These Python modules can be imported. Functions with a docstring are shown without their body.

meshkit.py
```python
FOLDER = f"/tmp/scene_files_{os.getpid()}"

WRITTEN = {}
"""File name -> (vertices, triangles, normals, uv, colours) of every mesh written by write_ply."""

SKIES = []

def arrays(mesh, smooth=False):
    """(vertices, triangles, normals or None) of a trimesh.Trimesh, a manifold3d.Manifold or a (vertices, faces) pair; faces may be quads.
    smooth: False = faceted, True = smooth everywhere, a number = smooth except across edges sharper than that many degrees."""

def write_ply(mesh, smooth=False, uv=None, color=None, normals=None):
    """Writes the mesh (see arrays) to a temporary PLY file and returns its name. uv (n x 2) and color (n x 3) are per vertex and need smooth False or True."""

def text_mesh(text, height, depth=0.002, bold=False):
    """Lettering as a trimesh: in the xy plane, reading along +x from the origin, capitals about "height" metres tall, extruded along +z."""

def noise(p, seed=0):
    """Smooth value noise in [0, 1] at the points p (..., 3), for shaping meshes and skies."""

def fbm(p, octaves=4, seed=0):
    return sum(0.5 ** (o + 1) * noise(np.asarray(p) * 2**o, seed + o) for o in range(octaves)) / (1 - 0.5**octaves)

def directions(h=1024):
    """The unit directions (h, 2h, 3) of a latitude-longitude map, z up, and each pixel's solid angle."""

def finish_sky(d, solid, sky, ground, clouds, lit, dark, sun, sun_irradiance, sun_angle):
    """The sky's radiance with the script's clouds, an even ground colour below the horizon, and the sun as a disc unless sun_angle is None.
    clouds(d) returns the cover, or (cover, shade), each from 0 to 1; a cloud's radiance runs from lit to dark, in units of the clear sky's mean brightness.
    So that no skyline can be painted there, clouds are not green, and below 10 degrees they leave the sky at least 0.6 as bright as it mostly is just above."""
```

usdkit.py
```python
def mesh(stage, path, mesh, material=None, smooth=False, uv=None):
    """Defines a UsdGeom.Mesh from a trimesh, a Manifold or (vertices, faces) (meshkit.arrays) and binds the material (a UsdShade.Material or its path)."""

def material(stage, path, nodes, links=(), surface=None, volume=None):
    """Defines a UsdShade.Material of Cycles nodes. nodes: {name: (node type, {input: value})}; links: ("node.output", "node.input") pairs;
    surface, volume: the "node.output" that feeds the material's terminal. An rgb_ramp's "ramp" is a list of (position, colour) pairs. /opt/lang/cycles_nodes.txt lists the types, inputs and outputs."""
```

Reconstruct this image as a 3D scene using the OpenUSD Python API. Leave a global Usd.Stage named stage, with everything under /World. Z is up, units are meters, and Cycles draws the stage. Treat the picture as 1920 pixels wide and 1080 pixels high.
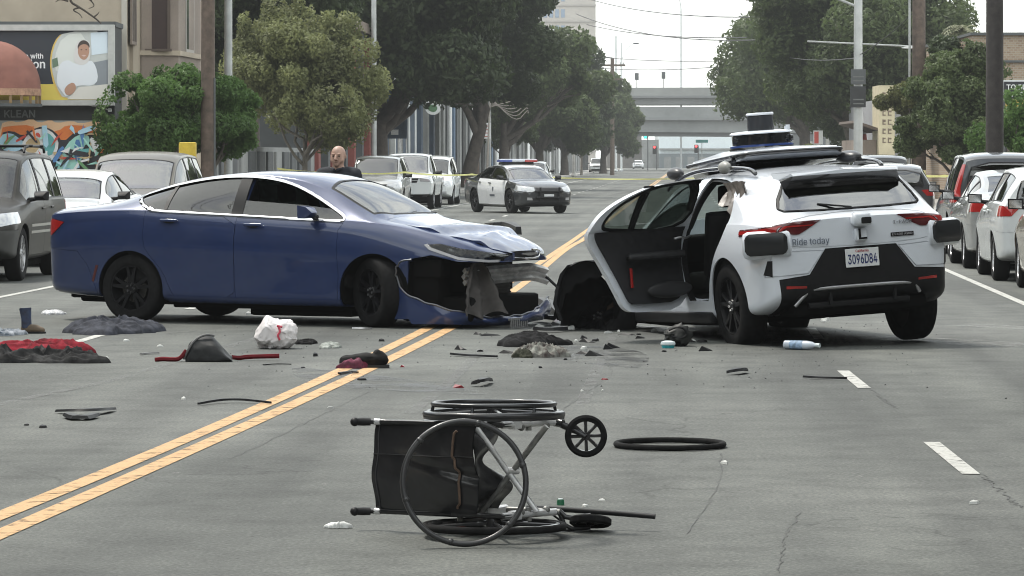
import math, random
import numpy as np
import trimesh
import manifold3d as m3
from manifold3d import Manifold, CrossSection
import shapely.geometry as sg
import shapely.affinity as sa
from shapely.ops import unary_union
import usdkit, meshkit
from pxr import Usd, UsdGeom, UsdLux, UsdShade, Gf, Sdf, Vt

stage = Usd.Stage.CreateInMemory()
UsdGeom.SetStageUpAxis(stage, 'Z')
UsdGeom.SetStageMetersPerUnit(stage, 1.0)
UsdGeom.Xform.Define(stage, '/World')
UsdGeom.Scope.Define(stage, '/World/Looks')

# ---------------------------------------------------------------- camera, sky, sun, exposure
EYE = 1.62            # a shoulder camera with a long lens, held level and shifted
FPX = 7000.0          # focal length in photograph pixels (1920 wide)
HORIZON = 298.0       # row of the level horizon
EXPOSURE = 1.24
SKY_STRENGTH = 0.09
SUN_INTENSITY = 0.40
SUN_ELEV, SUN_ROT = math.radians(63), math.radians(-48)     # high and hazy, ahead of the camera to the left

cam = UsdGeom.Camera.Define(stage, '/World/camera')
cam.CreateHorizontalApertureAttr(36.0)
cam.CreateVerticalApertureAttr(36.0 * 9 / 16)
cam.CreateFocalLengthAttr(36.0 * FPX / 1920)
cam.CreateVerticalApertureOffsetAttr((HORIZON - 540) / 1920 * 36.0)
cam.CreateClippingRangeAttr(Gf.Vec2f(0.5, 5000))
cam.CreateExposureAttr(EXPOSURE)
cam.AddTranslateOp().Set(Gf.Vec3d(0, 0, EYE))
cam.AddRotateXOp().Set(90.0)

sky = UsdLux.DomeLight.Define(stage, '/World/sky')
sky.GetPrim().SetCustomDataByKey('kind', 'structure')
sky_mat = usdkit.material(stage, '/World/Looks/overcast_sky', {
    'tc': ('texture_coordinate', {}),
    'map': ('mapping', {'scale': (1.0, 1.0, 2.4)}),
    'n': ('noise_texture', {'scale': 3.2, 'detail': 7.0, 'roughness': 0.6}),
    'r': ('rgb_ramp', {'ramp': [(0.36, (0.30, 0.30, 0.30)), (0.56, (0.97, 0.97, 0.97))]}),
    's': ('sky_texture', {'sky_type': 'single_scattering', 'sun_disc': False, 'sun_elevation': SUN_ELEV, 'sun_rotation': SUN_ROT,
                          'air_density': 1.0, 'aerosol_density': 2.0}),
    'm': ('mix', {'color2': (8.5, 8.8, 8.45)}),
    'b': ('background_shader', {'strength': SKY_STRENGTH}),
}, [('tc.generated', 'map.vector'), ('map.vector', 'n.vector'), ('n.fac', 'r.fac'), ('r.color', 'm.fac'), ('s.color', 'm.color1'),
    ('m.color', 'b.color')], surface='b.background')
UsdShade.MaterialBindingAPI.Apply(sky.GetPrim()).Bind(sky_mat)

sun = UsdLux.DistantLight.Define(stage, '/World/sun')
sun.CreateIntensityAttr(SUN_INTENSITY)
sun.CreateAngleAttr(11.0)
sun.CreateColorAttr(Gf.Vec3f(1.0, 0.95, 0.87))
sun.GetPrim().CreateAttribute('inputs:normalize', Sdf.ValueTypeNames.Bool).Set(True)
sun.AddRotateZOp().Set(-math.degrees(SUN_ROT))
sun.AddRotateXOp().Set(-(90.0 - math.degrees(SUN_ELEV)))

# ---------------------------------------------------------------- helpers
_used = {}
_PRIM = {}

def unique(parent, name):
    key = (parent, name)
    n = _used.get(key, 0)
    _used[key] = n + 1
    return name if n == 0 else '%s_%03d' % (name, n)

def ppath(p):
    if p is None:
        return '/World'
    return str(p.GetPath()) if hasattr(p, 'GetPath') else str(p)

def meta(prim, label=None, cat=None, group=None, kind=None):
    prim = prim.GetPrim() if hasattr(prim, 'GetPrim') else prim
    for k, v in (('label', label), ('category', cat), ('group', group), ('kind', kind)):
        if v:
            prim.SetCustomDataByKey(k, v)
    return prim

def thing(name, label=None, cat=None, loc=(0, 0, 0), rz=0.0, group=None, kind=None, mat4=None):
    x = UsdGeom.Xform.Define(stage, '/World/' + unique('/World', name))
    if mat4 is not None:
        x.AddTransformOp().Set(Gf.Matrix4d(np.asarray(mat4).T.tolist()))
    else:
        x.AddTranslateOp().Set(Gf.Vec3d(*map(float, loc)))
        x.AddRotateZOp().Set(float(math.degrees(rz)))
    return meta(x, label, cat, group, kind)

def copy_of(proto, name, label, loc, rz=0.0, cat=None, group=None):
    d = proto.GetCustomData()
    x = thing(name, label, cat or d.get('category'), loc, rz, group or d.get('group'))
    x.GetReferences().AddInternalReference(proto.GetPath())
    x.SetInstanceable(True)
    return x

def part(parent, name, mesh, mat, smooth=32, label=None):
    """One mesh prim under a thing or a part (or /World when parent is None)."""
    pp = ppath(parent)
    if isinstance(mesh, (list,)):
        mesh = merge(mesh)
    if hasattr(mesh, 'to_mesh') and mesh.num_tri() == 0:
        return None
    p = usdkit.mesh(stage, pp + '/' + unique(pp, name), mesh, mat, smooth=smooth).GetPrim()
    if label:
        p.SetCustomDataByKey('label', label)
    return p

def parts(parent, name, meshes, mat, smooth=32):
    return [part(parent, name, m, mat, smooth) for m in meshes]

def solo(name, mesh, mat, label=None, cat=None, group=None, kind=None, smooth=32):
    p = part(None, name, mesh, mat, smooth)
    return meta(p, label, cat, group, kind)

def tm(m):
    if hasattr(m, 'to_mesh'):
        q = m.to_mesh()
        return trimesh.Trimesh(np.array(q.vert_properties[:, :3], float), np.array(q.tri_verts), process=False)
    if isinstance(m, tuple):
        v, f = np.asarray(m[0], float), np.asarray(m[1], int)
        if f.shape[1] == 4:
            f = np.vstack([f[:, [0, 1, 2]], f[:, [0, 2, 3]]])
        return trimesh.Trimesh(v, f, process=False)
    return m

def merge(ms):
    ms = [tm(m) for m in ms if m is not None]
    vs, fs, n = [], [], 0
    for m in ms:
        vs.append(np.asarray(m.vertices)); fs.append(np.asarray(m.faces) + n); n += len(m.vertices)
    return trimesh.Trimesh(np.vstack(vs), np.vstack(fs), process=False)

def mani(m):
    m = tm(m)
    return Manifold(m3.Mesh(np.asarray(m.vertices, np.float32), np.asarray(m.faces, np.uint32)))

def move(m, x=0, y=0, z=0, rz=0, rx=0, ry=0):
    m = tm(m).copy()
    T = trimesh.transformations
    M = T.translation_matrix((x, y, z)) @ T.rotation_matrix(rz, (0, 0, 1)) @ T.rotation_matrix(ry, (0, 1, 0)) @ T.rotation_matrix(rx, (1, 0, 0))
    m.apply_transform(M)
    return m

def box(x0, x1, y0, y1, z0, z1, bev=0.0):
    if bev <= 0:
        m = trimesh.creation.box((x1 - x0, y1 - y0, z1 - z0))
        m.apply_translation(((x0 + x1) / 2, (y0 + y1) / 2, (z0 + z1) / 2))
        return m
    pts = []
    for sx in (0, 1):
        for sy in (0, 1):
            for sz in (0, 1):
                c = np.array([x1 if sx else x0, y1 if sy else y0, z1 if sz else z0], float)
                d = np.array([-1 if sx else 1, -1 if sy else 1, -1 if sz else 1]) * bev
                for k in range(3):
                    q = c + d; q[k] -= d[k]
                    pts.append(q)
                pts.append(c + d * 0.36)
    return tm(Manifold.hull_points(np.array(pts)))

def frame_of(t):
    a = np.cross(t, [0, 0, 1.0])
    if np.linalg.norm(a) < 1e-3:
        a = np.cross(t, [1.0, 0, 0])
    a /= np.linalg.norm(a)
    return a, np.cross(t, a)

def tube(points, r, sides=8, closed=False, caps=True):
    p = np.asarray(points, float)
    n = len(p)
    r = np.broadcast_to(np.asarray(r, float), (n,))
    if closed:
        t = np.roll(p, -1, 0) - np.roll(p, 1, 0)
    else:
        t = np.gradient(p, axis=0)
    t = t / (np.linalg.norm(t, axis=1, keepdims=True) + 1e-12)
    a, b = frame_of(t[0])
    A, B = [], []
    for i in range(n):
        a = a - t[i] * (a @ t[i]); a = a / np.linalg.norm(a)
        A.append(a); B.append(np.cross(t[i], a))
    A, B = np.array(A), np.array(B)
    ang = np.arange(sides) * 2 * np.pi / sides
    v = p[:, None] + r[:, None, None] * (np.cos(ang)[None, :, None] * A[:, None] + np.sin(ang)[None, :, None] * B[:, None])
    v = v.reshape(-1, 3)
    f = []
    m = n if closed else n - 1
    for i in range(m):
        for j in range(sides):
            i2, j2 = (i + 1) % n, (j + 1) % sides
            f.append((i * sides + j, i * sides + j2, i2 * sides + j2)); f.append((i * sides + j, i2 * sides + j2, i2 * sides + j))
    if caps and not closed:
        v = np.vstack([v, p[:1], p[-1:]])
        c0, c1 = n * sides, n * sides + 1
        for j in range(sides):
            j2 = (j + 1) % sides
            f.append((c0, j2, j)); f.append((c1, (n - 1) * sides + j, (n - 1) * sides + j2))
    return trimesh.Trimesh(v, np.array(f), process=False)

def bar(p0, p1, r0, r1=None, sides=8):
    return tube([p0, p1], [r0, r0 if r1 is None else r1], sides)

def ring(c, R, r, axis='y', n=40, sides=8, a0=0.0, a1=2 * math.pi):
    full = abs(a1 - a0 - 2 * math.pi) < 1e-6
    a = np.linspace(a0, a1, n, endpoint=not full)
    z = np.zeros_like(a)
    P = {'x': np.stack([z, np.cos(a), np.sin(a)], 1), 'y': np.stack([np.cos(a), z, np.sin(a)], 1), 'z': np.stack([np.cos(a), np.sin(a), z], 1)}[axis]
    return tube(P * R + np.asarray(c), r, sides, closed=full)

def lathe(profile, axis='z', n=32, c=(0, 0, 0)):
    """profile: list of (radius, height) from one end to the other."""
    pr = np.asarray(profile, float)
    a = np.arange(n) * 2 * np.pi / n
    v = np.stack([pr[:, None, 0] * np.cos(a)[None], pr[:, None, 0] * np.sin(a)[None], np.broadcast_to(pr[:, None, 1], (len(pr), n))], -1).reshape(-1, 3)
    f = []
    for i in range(len(pr) - 1):
        for j in range(n):
            j2 = (j + 1) % n
            f += [(i * n + j, i * n + j2, (i + 1) * n + j2), (i * n + j, (i + 1) * n + j2, (i + 1) * n + j)]
    if axis == 'y':
        v = v[:, [0, 2, 1]] * [1, 1, 1]; f = [x[::-1] for x in f]
    elif axis == 'x':
        v = v[:, [2, 0, 1]]
    return trimesh.Trimesh(v + np.asarray(c), np.array(f), process=False)

def poly(pts):
    p = sg.Polygon(pts)
    return p if p.is_valid else p.buffer(0)

def extrude(p, h0, h1, plane='xy'):
    """Extrude a shapely polygon between h0 and h1 along the axis normal to plane (xy, xz, yz)."""
    gs = [g for g in getattr(p, 'geoms', [p]) if g.area > 1e-9]
    out = []
    for g in gs:
        rings = [np.array(g.exterior.coords)[:-1]] + [np.array(i.coords)[:-1] for i in g.interiors]
        rings = [r.astype(np.float64) for r in rings]
        out.append(Manifold.extrude(CrossSection(rings, m3.FillRule.EvenOdd), float(h1 - h0)))
    M = out[0]
    for o in out[1:]:
        M = M + o
    M = M.translate((0, 0, float(h0)))
    if plane == 'xz':      # (a,b,h) -> (a,h,b), mirrored to keep the winding
        M = M.transform(np.array([[1, 0, 0, 0], [0, 0, 1, 0], [0, 1, 0, 0]], float))
    elif plane == 'yz':    # (a,b,h) -> (h,a,b)
        M = M.transform(np.array([[0, 0, 1, 0], [1, 0, 0, 0], [0, 1, 0, 0]], float))
    return M

def chaikin(p, k=2, closed=False):
    p = np.asarray(p, float)
    for _ in range(k):
        if closed:
            q = np.roll(p, -1, 0)
            p = np.stack([0.75 * p + 0.25 * q, 0.25 * p + 0.75 * q], 1).reshape(-1, p.shape[1])
        else:
            a, b = p[:-1], p[1:]
            p = np.vstack([p[:1], np.stack([0.75 * a + 0.25 * b, 0.25 * a + 0.75 * b], 1).reshape(-1, p.shape[1])[1:-1], p[-1:]])
    return p

def text_on(text, height, depth=0.002, bold=False):
    m = meshkit.text_mesh(text, height, depth, bold)
    w = m.bounds[1][0] - m.bounds[0][0]
    m.apply_translation((-m.bounds[0][0] - w / 2, 0, 0))
    return m, w

def fnoise(p, seed=0, octaves=3):
    return meshkit.fbm(np.asarray(p, float), octaves, seed)

def wire(name, pts, r, mat, sides=5):
    return tube(pts, r, sides)

# ground positions: the street runs along +y, bent 2.7 degrees to the right of the camera's axis
SL = 0.0471
def R(o, y, z=0.0):
    """street offset o (right of the middle vanishing line), distance y"""
    return np.array([o + SL * y, y, z])
RZ = -math.atan(SL)      # rotation of things that follow the street

def G(px, py, z=0.0):
    """ground point seen at a photograph pixel"""
    y = FPX * (EYE - z) / (py - HORIZON)
    return np.array([(px - 960) / FPX * y, y, z])

def D(px, py, y):
    return np.array([(px - 960) / FPX * y, y, EYE - (py - HORIZON) / FPX * y])

# ---------------------------------------------------------------- materials
_mats = {}
def M(name, col=(0.5, 0.5, 0.5), rough=0.6, metal=0.0, var=0.0, scale=6.0, bump=0.0, bscale=40.0, coat=0.0, col2=None, spec=0.5, emit=None, estr=0.0,
      trans=0.0, dirt=0.0):
    if name in _mats:
        return _mats[name]
    n = {'p': ('principled_bsdf', {'base_color': col, 'roughness': rough, 'metallic': metal, 'specular_ior_level': spec})}
    L = []
    if coat:
        n['p'][1].update(coat_weight=coat, coat_roughness=0.04)
    if emit:
        n['p'][1].update(emission_color=emit, emission_strength=estr)
    if var or col2 is not None or bump or dirt:
        n['g'] = ('geometry', {})
        n['tc'] = ('texture_coordinate', {})
    if var or col2 is not None:
        n['n'] = ('noise_texture', {'scale': scale, 'detail': 5.0, 'roughness': 0.6})
        c2 = col2 if col2 is not None else tuple(max(0, c * (1 - var)) for c in col)
        c1 = col if col2 is not None else tuple(min(1, c * (1 + var)) for c in col)
        n['r'] = ('rgb_ramp', {'ramp': [(0.32, c2), (0.68, c1)]})
        L += [('tc.object', 'n.vector'), ('n.fac', 'r.fac'), ('r.color', 'p.base_color')]
    if bump:
        n['bn'] = ('noise_texture', {'scale': bscale, 'detail': 4.0})
        n['b'] = ('bump', {'strength': bump, 'distance': 0.02})
        L += [('tc.object', 'bn.vector'), ('bn.fac', 'b.height'), ('b.normal', 'p.normal')]
    _mats[name] = usdkit.material(stage, '/World/Looks/' + name, n, L, surface='p.BSDF')
    return _mats[name]

def paint(name, col, metal=0.25, rough=0.38, dust=0.10, coat=1.0):
    """Car paint under clear coat with a thin uneven film of road dust."""
    if name in _mats:
        return _mats[name]
    n = {'tc': ('texture_coordinate', {}),
         'n': ('noise_texture', {'scale': 2.2, 'detail': 6.0, 'roughness': 0.65}),
         'r': ('rgb_ramp', {'ramp': [(0.40, (0, 0, 0)), (0.75, (dust, dust, dust))]}),
         'm': ('mix', {'color1': col, 'color2': (0.22, 0.21, 0.19)}),
         'rr': ('map_range', {'from_min': 0.0, 'from_max': 1.0, 'to_min': 0.0, 'to_max': 0.09}),
         'p': ('principled_bsdf', {'metallic': metal, 'roughness': rough, 'coat_weight': coat, 'specular_ior_level': .5 if coat > .5 else .2})}
    _mats[name] = usdkit.material(stage, '/World/Looks/' + name, n, [('tc.object', 'n.vector'), ('n.fac', 'r.fac'), ('r.color', 'm.fac'), ('m.color', 'p.base_color'),
                                  ('n.fac', 'rr.value'), ('rr.result', 'p.coat_roughness')], surface='p.BSDF')
    return _mats[name]

def glass(name, tint, ior=1.6, rough=0.0):
    if name in _mats:
        return _mats[name]
    _mats[name] = usdkit.material(stage, '/World/Looks/' + name, {
        't': ('transparent_bsdf', {'color': tint}), 'g': ('glossy_bsdf', {'color': (1, 1, 1), 'roughness': rough}), 'f': ('fresnel', {'IOR': ior}),
        'ge': ('geometry', {}), 'i': ('math', {'math_type': 'subtract', 'value1': 1.0}), 'x': ('math', {'math_type': 'multiply'}),
        'm': ('mix_closure', {})}, [('ge.backfacing', 'i.value2'), ('i.value', 'x.value1'), ('f.fac', 'x.value2'), ('x.value', 'm.fac'), ('t.BSDF', 'm.closure1'), ('g.BSDF', 'm.closure2')], surface='m.closure')
    return _mats[name]
# ---------------------------------------------------------------- ground, road, pavements, markings
def strip(pts, w, z):
    """flat ribbon along a ground polyline"""
    p = np.asarray(pts, float)[:, :2]
    t = np.gradient(p, axis=0); t /= np.linalg.norm(t, axis=1, keepdims=True)
    n = np.column_stack([t[:, 1], -t[:, 0]])
    w = np.broadcast_to(np.asarray(w, float), (len(p),))[:, None]
    a, b = p - n * w / 2, p + n * w / 2
    V = np.vstack([np.column_stack([a, np.full(len(p), z)]), np.column_stack([b, np.full(len(p), z)])])
    k = len(p)
    F = [q for i in range(k - 1) for q in ((i, i + k, i + k + 1), (i, i + k + 1, i + 1))]
    return trimesh.Trimesh(V, np.array(F), process=False)

def slab(o0, o1, y0, y1, z0, z1, n=1):
    c = [R(o0, y0), R(o1, y0), R(o1, y1), R(o0, y1)]
    return tm(extrude(poly([(p[0], p[1]) for p in c]), z0, z1))

road_nodes = {
    'g': ('geometry', {}),
    'rot': ('vector_rotate', {'rotate_type': 'z_axis', 'angle': math.atan(SL)}),
    'mstreak': ('mapping', {'scale': (1.0, 0.045, 1.0)}),
    'nstreak': ('noise_texture', {'scale': 1.15, 'detail': 4.0, 'roughness': 0.55}),
    'nbig': ('noise_texture', {'scale': 0.16, 'detail': 5.0, 'roughness': 0.55}),
    'nmid': ('noise_texture', {'scale': 2.3, 'detail': 6.0, 'roughness': 0.65}),
    'nfine': ('noise_texture', {'scale': 48.0, 'detail': 4.0, 'roughness': 0.8}),
    'vag': ('voronoi_texture', {'scale': 42.0}),
    'rbig': ('rgb_ramp', {'ramp': [(0.30, (0.062, 0.066, 0.062)), (0.5, (0.094, 0.099, 0.093)), (0.70, (0.130, 0.135, 0.127))]}),
    'rstreak': ('rgb_ramp', {'ramp': [(0.32, (0.68, 0.68, 0.69)), (0.50, (1, 1, 1)), (0.68, (1.22, 1.22, 1.20))]}),
    'rmid': ('rgb_ramp', {'ramp': [(0.28, (0.70, 0.70, 0.70)), (0.5, (1, 1, 1)), (0.74, (1.26, 1.26, 1.25))]}),
    'rfine': ('rgb_ramp', {'ramp': [(0.32, (0.50, 0.50, 0.50)), (0.5, (0.97, 0.97, 0.97)), (0.70, (1.75, 1.75, 1.70))]}),
    'm1': ('mix', {'mix_type': 'multiply', 'fac': 1.0}), 'm2': ('mix', {'mix_type': 'multiply', 'fac': 1.0}), 'm3': ('mix', {'mix_type': 'multiply', 'fac': 1.0}),
    # fine branching cracks
    'nw': ('noise_texture', {'scale': 1.3, 'detail': 5.0}),
    'sc': ('vector_math', {'math_type': 'scale', 'scale': 0.55}),
    'wv': ('vector_math', {'math_type': 'add'}),
    'mcr': ('mapping', {'scale': (0.30, 0.12, 1.0)}),
    'vc': ('voronoi_texture', {'feature': 'distance_to_edge', 'scale': 1.0}),
    'rc': ('rgb_ramp', {'ramp': [(0.0, (0.55, 0.55, 0.55)), (0.0022, (0.62, 0.62, 0.62)), (0.0045, (1, 1, 1))]}),
    'ncm': ('noise_texture', {'scale': 0.35, 'detail': 3.0}),
    'rcm': ('rgb_ramp', {'ramp': [(0.50, (0, 0, 0)), (0.60, (1, 1, 1))]}),
    'm4': ('mix', {'mix_type': 'multiply'}),
    # pale scuffs, short and stretched along the street
    'msc': ('mapping', {'scale': (2.4, 1.1, 1.0)}),
    'nsc': ('noise_texture', {'scale': 3.1, 'detail': 7.0, 'roughness': 0.72}),
    'rsc': ('rgb_ramp', {'ramp': [(0.665, (0, 0, 0)), (0.73, (0.6, 0.6, 0.6))]}),
    'm5': ('mix', {'color2': (0.36, 0.36, 0.35)}),
    'bn': ('bump', {'strength': 0.35, 'distance': 0.006}),
    'p': ('principled_bsdf', {'roughness': 0.80, 'specular_ior_level': 0.36}),
}
road_links = [('g.position', 'rot.vector'), ('rot.vector', 'mstreak.vector'), ('mstreak.vector', 'nstreak.vector'), ('g.position', 'nbig.vector'), ('g.position', 'nmid.vector'),
    ('g.position', 'nfine.vector'), ('g.position', 'vag.vector'), ('nbig.fac', 'rbig.fac'), ('nstreak.fac', 'rstreak.fac'), ('nmid.fac', 'rmid.fac'), ('nfine.fac', 'rfine.fac'),
    ('rbig.color', 'm1.color1'), ('rstreak.color', 'm1.color2'), ('m1.color', 'm2.color1'), ('rmid.color', 'm2.color2'), ('m2.color', 'm3.color1'), ('rfine.color', 'm3.color2'),
    ('g.position', 'nw.vector'), ('nw.color', 'sc.vector1'), ('rot.vector', 'wv.vector1'), ('sc.vector', 'wv.vector2'), ('wv.vector', 'mcr.vector'), ('mcr.vector', 'vc.vector'), ('vc.distance', 'rc.fac'),
    ('g.position', 'ncm.vector'), ('ncm.fac', 'rcm.fac'), ('m3.color', 'm4.color1'), ('rc.color', 'm4.color2'), ('rcm.color', 'm4.fac'),
    ('rot.vector', 'msc.vector'), ('msc.vector', 'nsc.vector'), ('nsc.fac', 'rsc.fac'), ('rsc.color', 'm5.fac'), ('m4.color', 'm5.color1'),
    ('vag.distance', 'bn.height'), ('bn.normal', 'p.normal'), ('m5.color', 'p.base_color')]
ASPHALT = usdkit.material(stage, '/World/Looks/worn_asphalt', road_nodes, road_links, surface='p.BSDF')

def worn(name, col, lo=0.36, hi=0.46, scale=9.0):
    """road paint, chipped away in places so that the asphalt shows through the sheet"""
    return usdkit.material(stage, '/World/Looks/' + name, {
        'g': ('geometry', {}), 'n': ('noise_texture', {'scale': scale, 'detail': 8.0, 'roughness': 0.7}), 'n2': ('noise_texture', {'scale': 60.0, 'detail': 3.0}),
        'r': ('rgb_ramp', {'ramp': [(lo, (0, 0, 0)), (hi, (1, 1, 1))]}), 'r2': ('rgb_ramp', {'ramp': [(0.3, tuple(c * .72 for c in col)), (0.7, col)]}),
        'p': ('principled_bsdf', {'roughness': 0.7}), 't': ('transparent_bsdf', {}), 'm': ('mix_closure', {})},
        [('g.position', 'n.vector'), ('g.position', 'n2.vector'), ('n.fac', 'r.fac'), ('n2.fac', 'r2.fac'), ('r2.color', 'p.base_color'), ('r.color', 'm.fac'), ('t.BSDF', 'm.closure1'), ('p.BSDF', 'm.closure2')], surface='m.closure')
YELLOW = worn('yellow_road_paint', (0.58, 0.36, 0.17), .35, .47)
YELLOW2 = worn('worn_yellow_road_paint', (0.70, 0.43, 0.20), .40, .56)
WHITEP = worn('white_road_paint', (0.50, 0.50, 0.47), .35, .46)
FADED = worn('faded_white_paint', (0.28, 0.28, 0.27), .46, .78, 4.0)
CONC = M('pavement_concrete', (0.30, 0.29, 0.27), 0.85, var=.25, scale=1.3, bump=.2, bscale=30)
KERB = M('kerb_concrete', (0.33, 0.32, 0.30), 0.8, var=.3, scale=2)
DIRT = M('ground_dirt', (0.16, 0.15, 0.13), 0.95, var=.3, scale=.2)

L0, L1, R0_, R1_ = -10.8, -13.5, 6.2, 9.5
solo('ground', box(-900, 900, -200, 1900, -.6, -.012), DIRT, kind='structure')
g = [R(L0, -160), R(R0_, -160), R(R0_, 900), R(L0, 900)]
solo('road', tm(extrude(poly([(p[0], p[1]) for p in g]), -.5, 0.0)), ASPHALT, kind='structure')
solo('cross_road', box(-300, 300, 545, 575, -.2, .004), ASPHALT, kind='structure')
for nm, a, b in (('pavement_left', L1, L0 - .15), ('pavement_right', R0_ + .15, R1_)):
    solo(nm, slab(min(a, b), max(a, b), -160, 540, -.2, .13), CONC, kind='structure')
for nm, a, b in (('kerb_left', L0 - .15, L0), ('kerb_right', R0_, R0_ + .15)):
    solo(nm, slab(a, b, -160, 540, -.2, .137), KERB, kind='structure')

Yl = [G(-60, 993), G(0, 968), G(435, 785), G(560, 732), G(625, 702), G(732, 650), G(810, 614.5), G(930, 543), G(1003, 500), G(1073, 452)]
Yr = [G(-60, 1029), G(0, 1004), G(470, 793), G(560, 754), G(640, 715), G(770, 657), G(848, 616.5), G(950, 550), G(1013, 509), G(1090, 452)]
def smoothpath(P, n=80):
    P = np.asarray(P)
    from scipy.interpolate import PchipInterpolator
    y = np.linspace(P[0, 1], P[-1, 1], n)
    x = np.polyval(np.polyfit(P[:, 1], P[:, 0], 4), y)
    return np.column_stack([x, y])
for nm, P in (('yellow_centre_line', Yl), ('yellow_centre_line', Yr)):
    q = smoothpath(P)
    far = np.column_stack([np.linspace(q[-1, 0], R(q[-1, 0] - SL * q[-1, 1], 420)[0], 40), np.linspace(q[-1, 1], 420, 40)])
    solo(nm, strip(np.vstack([q, far[1:]]), .115, .004), YELLOW, kind='structure')
dash_y = [19.16 + 7.2 * k for k in range(-1, 40)]
for y0 in dash_y:
    o = lambda y: 1.454 + (1.186 - 1.454) * min(1, (y - 19.16) / 9.3) - .0012 * max(0, y - 28.5)
    P = [R(o(y), y) for y in np.linspace(y0, y0 + 2.16, 5)]
    solo('lane_dash', strip(P, .092, .004), WHITEP, kind='structure')
for k in range(0, 36):
    y0 = 33.0 + 7.2 * k
    solo('lane_dash', strip([R(-5.40 + .0035 * min(60, y - 33), y) for y in np.linspace(y0, y0 + 2.16, 3)], .10, .004), WHITEP, kind='structure')
solo('parking_line', strip([R(-8.05, y) for y in np.linspace(36, 300, 60)], .10, .004), WHITEP, kind='structure')
solo('parking_line', strip([R(3.76, y) for y in np.linspace(41, 300, 60)], .10, .004), WHITEP, kind='structure')
solo('worn_stop_line', strip([G(1345, 625), G(1480, 629), G(1640, 634), G(1800, 641), G(1935, 650)], .75, .004), FADED, kind='structure')
solo('worn_stop_line', strip([G(1788, 609), G(1860, 612), G(1945, 618)], .5, .004), FADED, kind='structure')
STAIN = usdkit.material(stage, '/World/Looks/fluid_stain', {'g': ('geometry', {}), 'n': ('noise_texture', {'scale': 2.6, 'detail': 6.0, 'roughness': .6}), 'r': ('rgb_ramp', {'ramp': [(.44, (0, 0, 0)), (.60, (.62, .62, .62))]}),
    'p': ('principled_bsdf', {'base_color': (.022, .022, .022), 'roughness': .35}), 't': ('transparent_bsdf', {}), 'm': ('mix_closure', {})},
    [('g.position', 'n.vector'), ('n.fac', 'r.fac'), ('r.color', 'm.fac'), ('t.BSDF', 'm.closure1'), ('p.BSDF', 'm.closure2')], surface='m.closure')
for k_, (pts_, w_) in enumerate((([G(700, 606), G(860, 609), G(1010, 612), G(1160, 616), G(1300, 622)], 1.5), ([G(1010, 640), G(1100, 660), G(1180, 690)], .9), ([G(560, 690), G(700, 720), G(900, 740)], .8), ([G(1400, 640), G(1560, 652)], .8))):
    q_ = np.array(pts_); t_ = np.linspace(0, 1, 30)
    q_ = np.column_stack([np.interp(t_, np.linspace(0, 1, len(q_)), q_[:, c]) for c in (0, 1)])
    solo('road_stain', strip(q_, w_ * np.sin(np.linspace(.15, math.pi - .15, 30)), .0022 + .0002 * k_), STAIN, kind='structure')
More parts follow.
